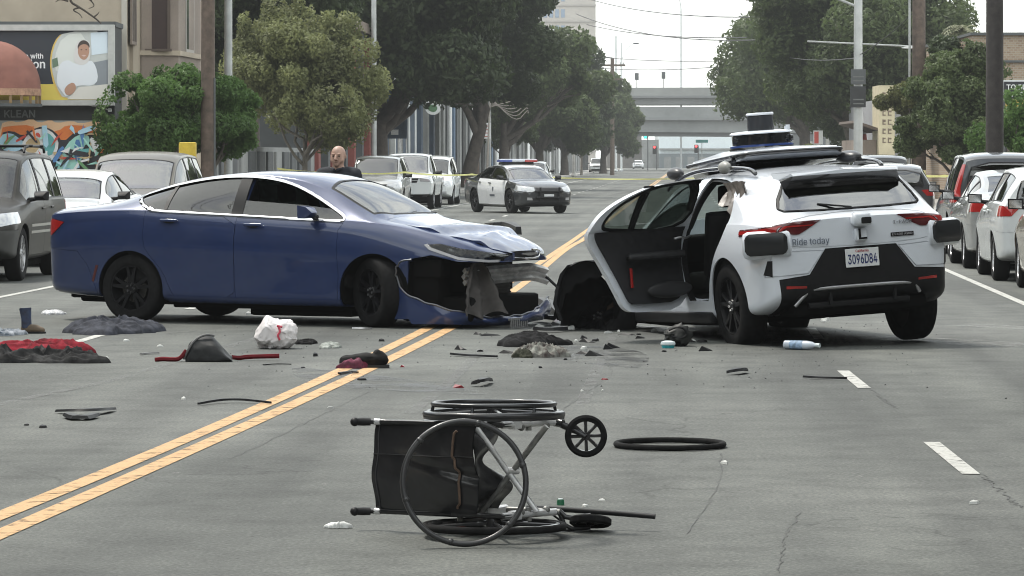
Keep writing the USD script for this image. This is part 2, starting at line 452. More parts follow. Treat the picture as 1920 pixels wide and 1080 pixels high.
# tar joints, seams and open cracks in the asphalt
TAR = M('tar_joint', (0.075, 0.077, 0.075), 0.75)
PALESEAM = worn('pale_seam', (0.17, 0.17, 0.166), .42, .78, 3.0)
rs = random.Random(5)
def crack(pts, w=.009, jit=.022, n=40):
    p = np.asarray([q[:2] for q in pts]); s = np.linspace(0, 1, len(p)); t = np.linspace(0, 1, n)
    q = np.column_stack([np.interp(t, s, p[:, 0]), np.interp(t, s, p[:, 1])])
    q[1:-1, 0] += [rs.uniform(-jit, jit) for _ in range(n - 2)]
    ww = w * (0.4 + .9 * np.array([rs.random() for _ in range(n)])); ww[-1] *= .3
    return strip(q, ww, .003)
for k_, P in enumerate(([G(1632, 731), G(1655, 748), G(1680, 766)], [G(1838, 888), G(1872, 917), G(1912, 952)], [G(1352, 850), G(1352, 890), G(1330, 940), G(1285, 1003)], [G(1500, 960), G(1470, 1010), G(1460, 1075)],
          [G(690, 735), G(640, 760), G(560, 800), G(430, 862)], [G(1120, 640), G(1150, 700), G(1040, 780)])):
    solo('road_crack', crack(P, .010 if k_ < 2 else .005, .02 if k_ < 2 else .012), TAR, kind='structure')
for P in ([G(-20, 762), G(200, 716), G(430, 650), G(560, 610)], [G(905, 655), G(840, 720), G(770, 775)], [G(1150, 628), G(1125, 680), G(1090, 760)]):
    solo('road_seam', strip(np.array([np.interp(np.linspace(0, 1, 24), np.linspace(0, 1, len(P)), np.array(P)[:, k]) for k in (0, 1)]).T, .09, .003), PALESEAM, kind='structure')

# ---------------------------------------------------------------- buildings
STUCCO = M('beige_stucco', (0.36, 0.305, 0.235), 0.9, var=.16, scale=.7, bump=.15, bscale=14)
STUCCO_D = M('brown_stucco', (0.22, 0.18, 0.15), 0.9, var=.18, scale=.7)
BLACKWALL = M('black_painted_wall', (0.022, 0.023, 0.024), 0.7, var=.3, scale=2)
GREYWALL = M('grey_render', (0.22, 0.225, 0.22), 0.9, var=.22, scale=.5)
DGREY = M('dark_grey_wall', (0.075, 0.08, 0.082), 0.85, var=.25, scale=.6)
REDWALL = M('red_painted_wall', (0.20, 0.055, 0.045), 0.8, var=.22, scale=.8)
SLATE = M('slate_blue_wall', (0.045, 0.065, 0.095), 0.8, var=.25, scale=.7)
WHITEWALL = M('white_painted_wall', (0.62, 0.63, 0.62), 0.8, var=.12, scale=.8)
CONCR = M('bridge_concrete', (0.17, 0.178, 0.175), 0.9, var=.22, scale=.12)
WGLASS = M('window_dark_glass', (0.015, 0.018, 0.02), 0.08, coat=.6)
FRAMEW = M('window_frame_paint', (0.30, 0.28, 0.25), 0.6)
ROOFM = M('flat_roof', (0.13, 0.13, 0.125), 0.9, var=.2, scale=.4)
METALP = M('galvanised_pole', (0.36, 0.37, 0.36), 0.5, 0.6, var=.15, scale=3)
WOODP = M('creosoted_wood', (0.085, 0.062, 0.048), 0.9, var=.35, scale=5, bump=.3, bscale=20)
WIREM = M('black_wire', (0.012, 0.012, 0.012), 0.6)

def street_block(root, nm, o0, o1, y0, y1, z0, z1, mat):
    return part(root, nm, slab(min(o0, o1), max(o0, o1), y0, y1, z0, z1), mat, False)

def facade_window(parent, o, y, w, z0, z1, side, mat=WGLASS, frame=FRAMEW, deep=.06):
    """window on a wall that runs along the street; side +1: the wall looks to the right (+o)"""
    f0 = o + side * .03
    fr = [slab(min(o - side * .02, f0), max(o - side * .02, f0), y, y + .08, z0, z1), slab(min(o - side * .02, f0), max(o - side * .02, f0), y + w - .08, y + w, z0, z1),
          slab(min(o - side * .02, f0), max(o - side * .02, f0), y + .08, y + w - .08, z1 - .08, z1), slab(min(o - side * .02, f0), max(o - side * .02, f0), y + .08, y + w - .08, z0, z0 + .08)]
    wn = part(parent, 'window', fr, frame, False)
    q = o + side * .012
    part(wn, 'pane', slab(min(o - .01 * side, q), max(o - .01 * side, q), y + .08, y + w - .08, z0 + .08, z1 - .08), mat, False)
    return wn

def front_window(parent, x0, x1, y, z0, z1, frame=FRAMEW, bar_=True, mat=WGLASS):
    """window on a wall that looks towards the camera"""
    fr = [box(x0, x0 + .07, y - .04, y + .02, z0, z1), box(x1 - .07, x1, y - .04, y + .02, z0, z1), box(x0 + .07, x1 - .07, y - .04, y + .02, z1 - .07, z1), box(x0 - .04, x1 + .04, y - .07, y + .02, z0 - .06, z0)]
    if bar_:
        fr.append(box(x0 + .07, x1 - .07, y - .025, y + .01, (z0 + z1) / 2 - .03, (z0 + z1) / 2 + .03))
    wn = part(parent, 'window', fr, frame, False)
    part(wn, 'pane', box(x0 + .07, x1 - .07, y - .015, y + .01, z0, z1 - .07), mat, False)
    return wn

# black corner shop with the mural and the billboard on its flank
YS = 88.0
mpp = YS / FPX
X = lambda px, y=YS: (px - 960) / FPX * y
Z = lambda py, y=YS: EYE - (py - HORIZON) / FPX * y
shop = thing('corner_shop', 'low black shop with a bright graffiti mural on its side wall', 'shop')
part(shop, 'wall', box(X(-400), X(215), YS, YS + 1.6, 0, Z(50)), BLACKWALL, False)
part(shop, 'parapet', box(X(-400), X(217), YS - .03, YS + 1.7, Z(50), Z(50) + .12), DGREY, False)
mur = part(shop, 'mural', box(X(-400), X(214), YS - .02, YS + .01, 0, Z(226)), M('mural_ground', (.34, .36, .36), .8, var=.2, scale=2), False)
def flat(parent, name, pts, mat, y, th=.004, smooth_k=0):
    p = np.array([(X(a), Z(b)) for a, b in pts])
    if smooth_k:
        p = chaikin(p, smooth_k, True)
    return part(parent, name, extrude(poly(p), y - th, y, 'xz'), mat, False)
PC = {k: M('spray_' + k, tuple(min(.8, 1.45 * c) for c in v), .6) for k, v in dict(orange=(.50, .14, .035), red=(.36, .045, .03), peach=(.55, .36, .22), teal=(.10, .30, .30), mint=(.28, .50, .44), blue=(.06, .15, .32), sky=(.30, .46, .56), white=(.68, .70, .70), black=(.02, .02, .025), tan=(.40, .30, .17), green=(.10, .22, .10)).items()}
mural_shapes = [('peach', [(0, 232), (20, 226), (34, 230), (60, 222), (74, 231), (95, 224), (106, 231), (135, 226), (150, 232), (180, 226), (194, 232), (195, 290), (0, 290)]),
    ('orange', [(0, 240), (20, 236), (60, 234), (70, 250), (110, 246), (125, 234), (165, 236), (192, 258), (200, 262), (214, 300), (214, 330), (0, 330)]),
    ('red', [(185, 262), (205, 258), (214, 285), (214, 320), (196, 296)]),
    ('black', [(0, 250), (22, 244), (44, 256), (58, 244), (80, 236), (104, 246), (118, 268), (142, 246), (170, 248), (206, 268), (214, 302), (210, 335), (0, 335)]),
    ('sky', [(0, 254), (20, 248), (40, 262), (52, 272), (30, 286), (0, 280)]),
    ('white', [(44, 262), (62, 244), (86, 240), (104, 252), (112, 272), (100, 300), (70, 330), (46, 322), (60, 300), (40, 280)]),
    ('tan', [(50, 262), (70, 256), (78, 272), (64, 290), (46, 282)]),
    ('teal', [(84, 246), (98, 254), (106, 270), (96, 296), (80, 280)]),
    ('mint', [(112, 300), (124, 272), (146, 252), (166, 252), (170, 268), (156, 274), (156, 300), (126, 330), (104, 332)]),
    ('blue', [(140, 262), (152, 262), (152, 300), (140, 304)]),
    ('white', [(168, 256), (182, 262), (196, 300), (188, 306), (172, 276)]),
    ('mint', [(184, 268), (200, 270), (210, 306), (206, 328), (188, 322), (176, 300)]),
    ('blue', [(196, 284), (204, 300), (200, 322), (190, 310)]),
    ('sky', [(66, 300), (84, 310), (100, 308), (96, 332), (60, 334)]),
    ('blue', [(10, 284), (30, 290), (52, 300), (40, 318), (14, 312)]),
    ('green', [(0, 284), (12, 290), (12, 314), (0, 318)]),
    ('tan', [(96, 286), (110, 284), (124, 296), (118, 302)]),
    ('white', [(90, 320), (98, 304), (106, 320), (100, 316)])]
for i, (cname, pts) in enumerate(mural_shapes):
    flat(mur, 'spray_shape', pts, PC[cname], YS - .024 - .003 * i, .003, 1)
rm = random.Random(21)
pal = ['white', 'sky', 'mint', 'teal', 'blue', 'black', 'orange', 'red', 'tan', 'white', 'sky', 'green', 'black']
for k in range(70):
    cx_, cy_ = rm.uniform(2, 210), rm.uniform(240, 330)
    L_, a_, w_ = rm.uniform(7, 24), rm.uniform(0, math.pi), rm.uniform(1.5, 5.5)
    dx, dy = math.cos(a_) * L_, math.sin(a_) * L_
    bx_, by_ = -math.sin(a_) * w_, math.cos(a_) * w_
    bow = rm.uniform(-6, 6)
    q = [(cx_ - dx, cy_ - dy), (cx_ + bx_ + bow, cy_ + by_ + bow), (cx_ + dx, cy_ + dy), (cx_ - bx_ + bow * .7, cy_ - by_ + bow * .7)]
    if rm.random() < .4:
        q = [(cx_ - dx + bx_, cy_ - dy + by_), (cx_ + dx + bx_, cy_ + dy + by_), (cx_ + dx * 1.3, cy_ + dy * 1.3), (cx_ + dx - bx_, cy_ + dy - by_), (cx_ - dx - bx_, cy_ - dy - by_)]
    q = [(min(213, a), max(231, b)) for a, b in q]
    flat(mur, 'spray_stroke', q, PC[rm.choice(pal)], YS - .080 - .001 * k, .0008, 1 if rm.random() < .6 else 0)
tmesh, tw_ = text_on('KLEAN', .17, .004, True)
tmesh.apply_transform(np.array([[1, 0, 0, X(37)], [0, 0, -1, YS - .015], [0, 1, 0, Z(220)], [0, 0, 0, 1]], float))
part(shop, 'painted_name', tmesh, M('faded_letter_grey', (.13, .14, .14), .7), False)
part(shop, 'wall_lamp', [box(X(203), X(210), YS - .12, YS, Z(210), Z(203), .02), bar((X(207), YS - .1, Z(206)), (X(160), YS - .02, Z(196)), .008)], WHITEWALL, 30)

# billboard
bb = thing('billboard', 'framed advertising billboard with a smiling woman in white, above the mural', 'billboard')
part(bb, 'backing', box(X(-400), X(205), YS - .22, YS - .03, Z(190), Z(58)), DGREY, False)
parts(bb, 'frame', [box(X(-400), X(216), YS - .30, YS - .03, Z(58), Z(47)), box(X(-400), X(216), YS - .30, YS - .03, Z(198), Z(188)), box(X(205), X(216), YS - .30, YS - .03, Z(188), Z(58))], M('billboard_frame', (.42, .42, .40), .5, .3, var=.1), False)
yb = YS - .224
pn = part(bb, 'poster', extrude(poly([(X(-400), Z(188)), (X(205), Z(188)), (X(205), Z(58)), (X(-400), Z(58))]), yb - .003, yb, 'xz'), M('poster_charcoal', (.022, .026, .034), .5), False)
PM = lambda n, c: M('poster_' + n, c, .5)
flat(pn, 'yellow_band', [(-200, 188), (205, 188), (205, 158), (-200, 158)], PM('yellow', (.62, .50, .10)), yb - .006)
flat(pn, 'photo_rim', [(118, 62), (205, 58.5), (205, 187.5), (118, 187.5), (104, 165), (96, 130), (96, 105), (104, 78)], PM('amber', (.60, .42, .10)), yb - .009, .003, 1)
flat(pn, 'photo_room', [(122, 60), (205, 59), (205, 187), (122, 187), (108, 164), (99, 130), (99, 106), (107, 78)], PM('room', (.48, .50, .48)), yb - .012, .003, 1)
flat(pn, 'photo_wall', [(120, 66), (165, 62), (165, 130), (108, 140), (103, 110)], PM('wallwhite', (.62, .64, .60)), yb - .015, .003, 1)
flat(pn, 'photo_shelf', [(176, 118), (205, 112), (205, 165), (180, 165)], PM('shelf', (.22, .24, .26)), yb - .018)
flat(pn, 'photo_window', [(172, 62), (204, 60), (204, 100), (174, 104)], PM('pane', (.60, .68, .74)), yb - .018)
flat(pn, 'photo_desk', [(128, 186.5), (204, 186.5), (204, 158), (150, 164)], PM('desk', (.62, .60, .55)), yb - .021)
flat(pn, 'photo_plant', [(100, 112), (110, 108), (112, 124), (101, 128)], PM('plant', (.12, .18, .12)), yb - .018)
flat(pn, 'woman_sweater', [(116, 118), (130, 112), (142, 120), (160, 122), (172, 112), (182, 124), (187, 150), (176, 162), (150, 160), (140, 166), (128, 184), (118, 172), (108, 158), (110, 134)], PM('sweater', (.66, .69, .72)), yb - .024, .003, 1)
flat(pn, 'woman_headscarf', [(142, 92), (148, 78), (160, 73), (171, 80), (173, 96), (170, 116), (156, 124), (140, 118)], PM('scarf', (.60, .58, .56)), yb - .027, .003, 2)
flat(pn, 'woman_hair', [(147, 88), (152, 78), (161, 75), (170, 82), (171, 92), (150, 96)], PM('hair', (.05, .035, .03)), yb - .029, .002, 2)
flat(pn, 'woman_face', [(148, 92), (154, 84), (164, 83), (170, 90), (169, 104), (163, 113), (155, 112), (149, 104)], PM('skin', (.40, .23, .16)), yb - .031, .002, 2)
for a, b in ((155, 94), (164, 94)):
    flat(pn, 'woman_eye', [(a - 2, b), (a, b - 1.2), (a + 2, b), (a, b + 1)], PM('hair', (.05, .035, .03)), yb - .033, .002)
flat(pn, 'woman_mouth', [(155, 104), (159, 103.4), (164, 104), (160, 107)], PM('mouth', (.55, .40, .36)), yb - .033, .002)
flat(pn, 'woman_hands', [(128, 160), (140, 154), (146, 164), (140, 176), (128, 180), (122, 170)], PM('skin', (.40, .23, .16)), yb - .030, .002, 1)
for txt, px, py, h in (('e with', 66, 110, .115), ('ion', 73, 128, .19)):
    q, w_ = text_on(txt, h, .003, True)
    q.apply_transform(np.array([[1, 0, 0, X(px)], [0, 0, -1, yb - .005], [0, 1, 0, Z(py)], [0, 0, 0, 1]], float))
    part(pn, 'poster_text', q, PM('white', (.72, .72, .72)), False)

# rounded red awning in front
YA = 86.4
xa = lambda px: (px - 960) / FPX * YA
za = lambda py: EYE - (py - HORIZON) / FPX * YA
aw = thing('awning', 'faded red rounded awning jutting out before the billboard', 'awning')
prof = [(1.12 * math.cos(a), (za(75) - za(166)) * math.sin(a)) for a in np.linspace(0, math.pi / 2, 12)]
dome = lathe(prof + [(0, 0)] if False else prof, 'z', 40)
dm = move(dome, xa(72) - 1.12, YA + .4, za(166))
AWN = M('awning_red', (.21, .088, .066), .85, var=.12, scale=3)
part(aw, 'canopy', merge([dm, move(lathe([(p * .985, q * .985) for p, q in prof], 'z', 40), xa(72) - 1.12, YA + .4, za(166) - .004)]), AWN, 50)
part(aw, 'valance', move(lathe([(1.12, 0), (1.13, 0), (1.13, -.16), (1.12, -.16), (1.12, 0)], 'z', 40), xa(72) - 1.12, YA + .4, za(166)), M('awning_stripe', (.34, .20, .13), .85, var=.3, scale=9), 40)
parts(aw, 'hanging_slat', [box(xa(72) - 1.12 + 1.1 * math.cos(t) - .03, xa(72) - 1.12 + 1.1 * math.cos(t) + .03, YA + .4 + 1.1 * math.sin(t) - .03, YA + .4 + 1.1 * math.sin(t) + .03, za(200), za(166) - .16) for t in np.linspace(math.pi, 2 * math.pi, 13)], M('slat_ochre', (.20, .13, .06), .7), False)
part(aw, 'lower_rail', move(lathe([(1.10, 0), (1.15, 0), (1.15, .07), (1.10, .07), (1.10, 0)], 'z', 40), xa(72) - 1.12, YA + .4, za(200)), DGREY, 40)
parts(aw, 'wall_arm', [bar((xa(72) - 1.9, YA + .5, za(170)), (xa(72) - 1.9, YS, za(170)), .03), bar((xa(72) - .4, YA + .5, za(170)), (xa(72) - .4, YS, za(170)), .03)], DGREY, 30)

# beige house with a bay
hs = thing('stucco_house', 'beige stucco house with a canted bay, behind the billboard', 'house')
part(hs, 'wall', box(X(-500, 90), X(235, 90), 90, 91.0, 0, 9.2), STUCCO, False)
street_block(hs, 'wall', -13.52, -19, 91.0, 104, 0, 9.2, STUCCO)
part(hs, 'roof', slab(-19.3, -13.2, 89.8, 104.2, 9.2, 9.45), ROOFM, False)
bay_pts = [R(-13.5, 92.2), R(-12.62, 92.5), R(-12.55, 96.2), R(-13.5, 96.9)]
bay = part(hs, 'bay', extrude(poly([(p[0], p[1]) for p in bay_pts]), 3.45, 8.9), STUCCO_D, False)
part(hs, 'bay_sill', extrude(poly([(p[0], p[1]) for p in bay_pts]).buffer(.05, join_style=2), 4.18, 4.30), STUCCO, False)
x0b, x1b = X(268, 92.3), X(320, 92.4)
front_window(hs, x0b, x1b, 92.30, 4.34, 7.4, M('bay_frame', (.10, .075, .06), .7), True, M('bay_pane', (.05, .035, .032), .15, coat=.3))
facade_window(hs, -12.60, 93.6, 1.5, 4.3, 7.2, 1)
facade_window(hs, -13.50, 90.5, .8, 4.4, 7.2, 1, frame=STUCCO_D)
facade_window(hs, -13.50, 98.5, 1.4, 4.4, 7.2, 1)
facade_window(hs, -13.50, 100.9, 1.4, 4.4, 7.2, 1)
part(hs, 'corner_trim', box(X(228, 90), X(238, 90), 89.96, 90.0, 0, 9.2), M('pale_trim', (.40, .37, .32), .8), False)
# yard wall with a pale gate, then the row of shopfronts
yard = thing('yard_wall', 'low grey yard wall with pale panels, behind the pale leafed tree', 'wall')
street_block(yard, 'wall', -13.5, -13.8, 104.2, 135, 0, 2.0, GREYWALL)
for k in range(12):
    y0 = 105 + 2.4 * k
    street_block(yard, 'panel', -13.42, -13.5, y0, y0 + 1.5, .3, 1.85, GREYWALL if k in (3, 7) else DGREY)
shop2 = thing('red_shopfront', 'red fronted shop with dark bays between red piers', 'shop')
street_block(shop2, 'wall', -13.8, -20, 135, 158, 0, 7.5, DGREY)
for k in range(7):
    y0 = 135 + 3.6 * k
    street_block(shop2, 'pier', -13.35, -13.8, y0, y0 + .8, 0, 6.8, REDWALL if k % 2 == 0 else DGREY)
    if k < 6:
        street_block(shop2, 'shop_window', -13.70, -13.8, y0 + 1.2, y0 + 3.5, .5, 3.2, WGLASS)
        street_block(shop2, 'fascia', -13.45, -13.8, y0 + .8, y0 + 3.6, 3.4, 4.4, DGREY if k % 2 else REDWALL)
street_block(shop2, 'cornice', -13.2, -13.8, 134.9, 158.1, 6.8, 7.2, STUCCO_D)
shop3 = thing('slate_shopfront', 'slate blue shopfront with orange lettering, beyond the red shop', 'shop')
street_block(shop3, 'wall', -13.6, -20, 158.2, 186, 0, 8, SLATE)
for k in range(5):
    y0 = 160 + 5 * k
    facade_window(shop3, -13.6, y0, 2.6, 1.0, 3.0, 1)
    facade_window(shop3, -13.6, y0, 2.6, 4.6, 6.4, 1)
street_block(shop3, 'pipe', -13.40, -13.6, 171, 171.4, 0, 7, WHITEWALL)
YC = 162.0
xc, zc_ = (lambda px: (px - 960) / FPX * YC), (lambda py: EYE - (py - HORIZON) / FPX * YC)
bs = thing('hanging_sign', 'dark projecting shop sign with orange CITY lettering', 'sign')
part(bs, 'board', box(xc(715), xc(763), YC, YC + .1, zc_(260), zc_(166), .01), M('sign_slate', (.04, .06, .09), .6), False)
part(bs, 'top_panel', box(xc(724), xc(761), YC - .015, YC, zc_(190), zc_(169)), M('sign_blue', (.06, .12, .24), .5), False)
q, w_ = text_on('CITY', .24, .006, True)
q.apply_transform(np.array([[.75, 0, 0, xc(739)], [0, 0, -1, YC - .004], [0, 1, 0, zc_(203)], [0, 0, 0, 1]], float))
part(bs, 'lettering', q, M('orange_letter', (.55, .16, .04), .5), False)
part(bs, 'notice', box(xc(733), xc(747), YC - .012, YC, zc_(253), zc_(243)), WHITEWALL, False)
part(bs, 'bracket', bar((xc(763), YC + .05, zc_(168)), (xc(700), YC + .05, zc_(168)), .04), METALP, 30)
shop4 = thing('muralled_building', 'grey building with a round white and green painting on its front', 'building')
street_block(shop4, 'wall', -13.6, -20, 186.2, 205, 0, 6.5, GREYWALL)
for k in range(4):
    street_block(shop4, 'pier', -13.35, -13.6, 187 + 4.5 * k, 188.2 + 4.5 * k, 0, 6, GREYWALL if k % 2 else SLATE)
    street_block(shop4, 'window', -13.54, -13.6, 188.6 + 4.5 * k, 190.8 + 4.5 * k, .6, 3.4, WGLASS)
YD = 190.0
xd, zd = (lambda px: (px - 960) / FPX * YD), (lambda py: EYE - (py - HORIZON) / FPX * YD)
rd = thing('round_sign', 'round white sign with green leaf painting hung from a blue shopfront', 'sign')
part(rd, 'disc', lathe([(0, -.06), (.42, -.06), (.42, 0), (0, 0)], 'y', 32, (xd(812), YD, zd(200))), WHITEWALL, 30)
part(rd, 'leaf', extrude(poly(chaikin([(xd(800), zd(206)), (xd(808), zd(194)), (xd(822), zd(200)), (xd(816), zd(212))], 2, True)), YD - .075, YD - .062, 'xz'), M('sign_leaf', (.07, .15, .07), .6), False)
part(rd, 'bracket', bar((xd(812), YD, zd(190)), (xd(770), YD, zd(190)), .04), METALP, 30)
shop5 = thing('striped_building', 'pale building with white, blue and dark vertical stripes', 'building')
street_block(shop5, 'wall', -13.6, -20, 205.2, 262, 0, 6, GREYWALL)
for k in range(19):
    y0 = 205.5 + 3 * k
    street_block(shop5, 'stripe', -13.45, -13.6, y0, y0 + 1.5, 0, 5.6, (GREYWALL, DGREY, WHITEWALL, M('stripe_blue', (.06, .11, .18), .7), DGREY, GREYWALL, BLACKWALL)[k % 7])
far_row = thing('grey_warehouse', 'long dim grey warehouse front under the far left street trees', 'building')
street_block(far_row, 'wall', -13.6, -22, 262.5, 470, 0, 5.2, DGREY)
for k in range(24):
    y0 = 264 + 8.5 * k
    street_block(far_row, 'shutter', -13.5, -13.6, y0, y0 + 4.2, 0, 3.1, GREYWALL if k % 3 else WHITEWALL)

# right hand side
YH = 165.0
xh, zh = (lambda px: (px - 960) / FPX * YH), (lambda py: EYE - (py - HORIZON) / FPX * YH)
hb = thing('painted_corner_building', 'low grey corner building with a cream lettered pier', 'building')
part(hb, 'wall', box(xh(1676), xh(1676) + 7, YH + .1, YH + 22, 0, zh(182)), M('lilac_grey_wall', (.27, .27, .28), .85, var=.15, scale=.6), False)
pr = part(hb, 'pier', box(xh(1648), xh(1677), YH - .15, YH + 3, 0, zh(160)), M('cream_paint', (.50, .44, .30), .8, var=.12, scale=1.5), False)
rr = random.Random(9)
for k in range(6):
    z1 = zh(172 + 17 * k)
    for (a, b) in ((1654, 1660), (1664, 1671)):
        parts(pr, 'painted_letter_stroke', [box(xh(a), xh(b), YH - .162, YH - .15, z1 - .26, z1 - .26 + .05), box(xh(a), xh(a) + .05, YH - .164, YH - .15, z1 - .26, z1 - .02), box(xh(a), xh(b), YH - .160, YH - .15, z1 - .08 - .06 * rr.random(), z1 - .03)], M('letter_brown', (.16, .12, .09), .7), False)
parts(hb, 'dripping_paint', [box(xh(1680 + 7 * k), xh(1684 + 7 * k), YH + .085, YH + .1, zh(285 + 8 * (k % 2)), zh(278)) for k in range(4)], M('drip_dark', (.10, .095, .09), .8), False)
part(hb, 'slanted_roof', move(box(-1.1, .2, 0, 8, 0, .12), xh(1648), YH + .5, zh(245), ry=.32), M('roof_brown', (.10, .075, .06), .8), False)
part(hb, 'side_room', box(xh(1612), xh(1647), YH + 1, YH + 9, 0, zh(262)), STUCCO_D, False)
bt = thing('brick_building', 'brown brick building behind the right hand trees', 'building')
BRICKM = usdkit.material(stage, '/World/Looks/far_brick', {'g': ('texture_coordinate', {}), 'mp': ('mapping', {'rotation': (math.pi / 2, 0, 0)}), 'b': ('brick_texture', {'color1': (.22, .15, .10), 'color2': (.30, .23, .16), 'mortar': (.30, .27, .23), 'scale': 3.2, 'mortar_size': .03}),
                         'p': ('principled_bsdf', {'roughness': .9})}, [('g.object', 'mp.vector'), ('mp.vector', 'b.vector'), ('b.color', 'p.base_color')], surface='p.BSDF')
YB = 128.0
xb, zb_ = (lambda px: (px - 960) / FPX * YB), (lambda py: EYE - (py - HORIZON) / FPX * YB)
part(bt, 'wall', box(xb(1822), xb(2150), YB, YB + 14, 0, zb_(66)), BRICKM, False)
part(bt, 'band', box(xb(1820), xb(2152), YB - .08, YB, zb_(117), zb_(113)), DGREY, False)
part(bt, 'coping', box(xb(1819), xb(2153), YB - .12, YB + 14.1, zb_(66), zb_(61)), DGREY, False)
part(bt, 'lower_render', box(xb(1822), xb(2150), YB - .03, YB, 0, zb_(148)), STUCCO, False)
YG = 112.0
xg, zg = (lambda px: (px - 960) / FPX * YG), (lambda py: EYE - (py - HORIZON) / FPX * YG)
sg_ = thing('shop_sign', 'black shop sign with white lettering at the right edge', 'sign')
part(sg_, 'board', box(xg(1883), xg(1990), YG, YG + .12, zg(184), zg(153), .01), M('sign_black', (.012, .012, .016), .5), False)
part(sg_, 'backing_frame', box(xg(1881), xg(1992), YG + .12, YG + .2, zg(190), zg(150)), WHITEWALL, False)
for txt, px, py, h, bold in (('TO BUY', 1915, 168, .15, True), ('AND', 1906, 181, .125, True)):
    q, w_ = text_on(txt, h, .006, bold)
    q.apply_transform(np.array([[1, 0, 0, xg(1887) + w_ / 2 if txt != 'AND' else xg(1908)], [0, 0, -1, YG - .004], [0, 1, 0, zg(py)], [0, 0, 0, 1]], float))
    part(sg_, 'lettering', q, WHITEWALL, False)
part(sg_, 'small_board', box(xg(1886), xg(1935), YG + .02, YG + .1, zg(214), zg(186)), M('ochre_board', (.35, .25, .06), .6), False)
parts(sg_, 'post', [bar((xg(1886), YG + .16, 0), (xg(1886), YG + .16, zg(186)), .05), bar((xg(1985), YG + .16, 0), (xg(1985), YG + .16, zg(186)), .05)], DGREY, 30)
fw_ = thing('yard_fence', 'dark board fence behind the right hand pavement', 'fence')
for k in range(60):
    y0 = 96 + 1.1 * k
    part(fw_, 'board', slab(9.6, 9.66, y0, y0 + 1.06, .1, 1.9 + .06 * (k % 3)), (DGREY, STUCCO_D, M('fence_umber', (.075, .06, .048), .9, var=.3, scale=4))[k % 3], False)
fw2 = thing('slatted_fence', 'pale grey slatted fence beneath the large right hand ficus', 'fence')
for k in range(70):
    y0 = 188 + 1.7 * k
    part(fw2, 'board', slab(9.6, 9.68, y0, y0 + 1.3, .1, 2.3), GREYWALL, False)
    if k % 10 == 0:
        part(fw2, 'post', slab(9.5, 9.75, y0 + 1.32, y0 + 1.62, .1, 3.0), CONC, False)

# ---------------------------------------------------------------- overpass and what stands beyond
ov = thing('lower_overpass', 'grey concrete freeway overpass crossing the street', 'bridge')
def span(root, nm, y0, y1, z0l, z0r, z1l, z1r, mat, xl=-70, xr=120):
    v = [(xl, y0, z0l), (xr, y0, z0r), (xr, y1, z0r), (xl, y1, z0l), (xl, y0, z1l), (xr, y0, z1r), (xr, y1, z1r), (xl, y1, z1l)]
    return part(root, nm, tm(Manifold.hull_points(np.array(v, float))), mat, False)
span(ov, 'girder', 500, 514, 5.75, 4.6, 7.0, 6.6, CONCR)
span(ov, 'deck_edge', 499.3, 514.7, 7.0, 6.6, 7.35, 6.95, M('bridge_edge', (.16, .165, .165), .9))
span(ov, 'parapet', 499.5, 499.8, 7.35, 6.95, 8.75, 8.45, CONCR)
span(ov, 'soffit_beam', 500.6, 502, 5.2, 4.0, 5.75, 4.6, M('bridge_soffit', (.11, .115, .115), .9))
for x in (8.5, 9.9, 32, 50):
    part(ov, 'column', move(lathe([(.45, 0), (.45, 5.6)], 'z', 16), x, 507, 0), CONCR, 40)
part(ov, 'abutment', box(-40, 7.0, 498, 516, 0, 5.6), DGREY, False)
part(ov, 'abutment', box(36, 90, 498, 516, 0, 4.9), DGREY, False)
uv = thing('upper_overpass', 'second concrete overpass rising above the first', 'bridge')
span(uv, 'girder', 540, 552, 9.4, 9.6, 10.6, 10.9, CONCR)
span(uv, 'parapet', 539.6, 539.9, 10.6, 10.9, 11.7, 12.2, M('bridge_parapet', (.23, .235, .225), .9, var=.15, scale=.2))
span(uv, 'upper_deck_edge', 539.3, 552.4, 10.3, 10.6, 10.6, 10.9, M('bridge_edge', (.16, .165, .165), .9))  # projecting deck edge in slightly darker concrete than the girder
for x in (6, 44):
    part(uv, 'column', move(lathe([(.8, 0), (.8, 9.5)], 'z', 16), x, 546, 0), CONCR, 40)
YF = 660.0
xf, zf = (lambda px: (px - 960) / FPX * YF), (lambda py: EYE - (py - HORIZON) / FPX * YF)
wb_ = thing('white_warehouse', 'white warehouse with a dark base seen beneath the overpass', 'building')
part(wb_, 'wall', box(xf(1236), xf(1420), YF, YF + 20, zf(288), zf(236)), M('warehouse_white', (.62, .68, .70), .8), False)
part(wb_, 'base', box(xf(1236), xf(1420), YF - .4, YF + 20, 0, zf(288)), M('warehouse_base', (.13, .15, .16), .8), False)
part(wb_, 'ledge', box(xf(1236), xf(1420), YF - .8, YF, zf(281), zf(278)), GREYWALL, False)
for k in range(6):
    part(wb_, 'roller_door', box(xf(1245 + 22 * k), xf(1258 + 22 * k), YF - .45, YF - .4, 0, zf(294)), GREYWALL, False)
gb = thing('dim_building', 'dim brown building beneath the overpass left of the white warehouse', 'building')
part(gb, 'wall', box(xf(1140), xf(1205), YF + 5, YF + 25, 0, zf(232)), M('dim_brown', (.13, .12, .11), .9), False)
part(gb, 'pale_front', box(xf(1205), xf(1236), YF + 2, YF + 25, 0, zf(262)), GREYWALL, False)
for k in range(4):
    part(gb, 'window', box(xf(1146 + 14 * k), xf(1154 + 14 * k), YF + 4.9, YF + 5, zf(284), zf(270)), WGLASS, False)
tower = thing('concrete_tower', 'tall pale concrete tower block behind the left trees', 'tower block')
YT = 760.0
xt, zt_ = (lambda px: (px - 960) / FPX * YT), (lambda py: EYE - (py - HORIZON) / FPX * YT)
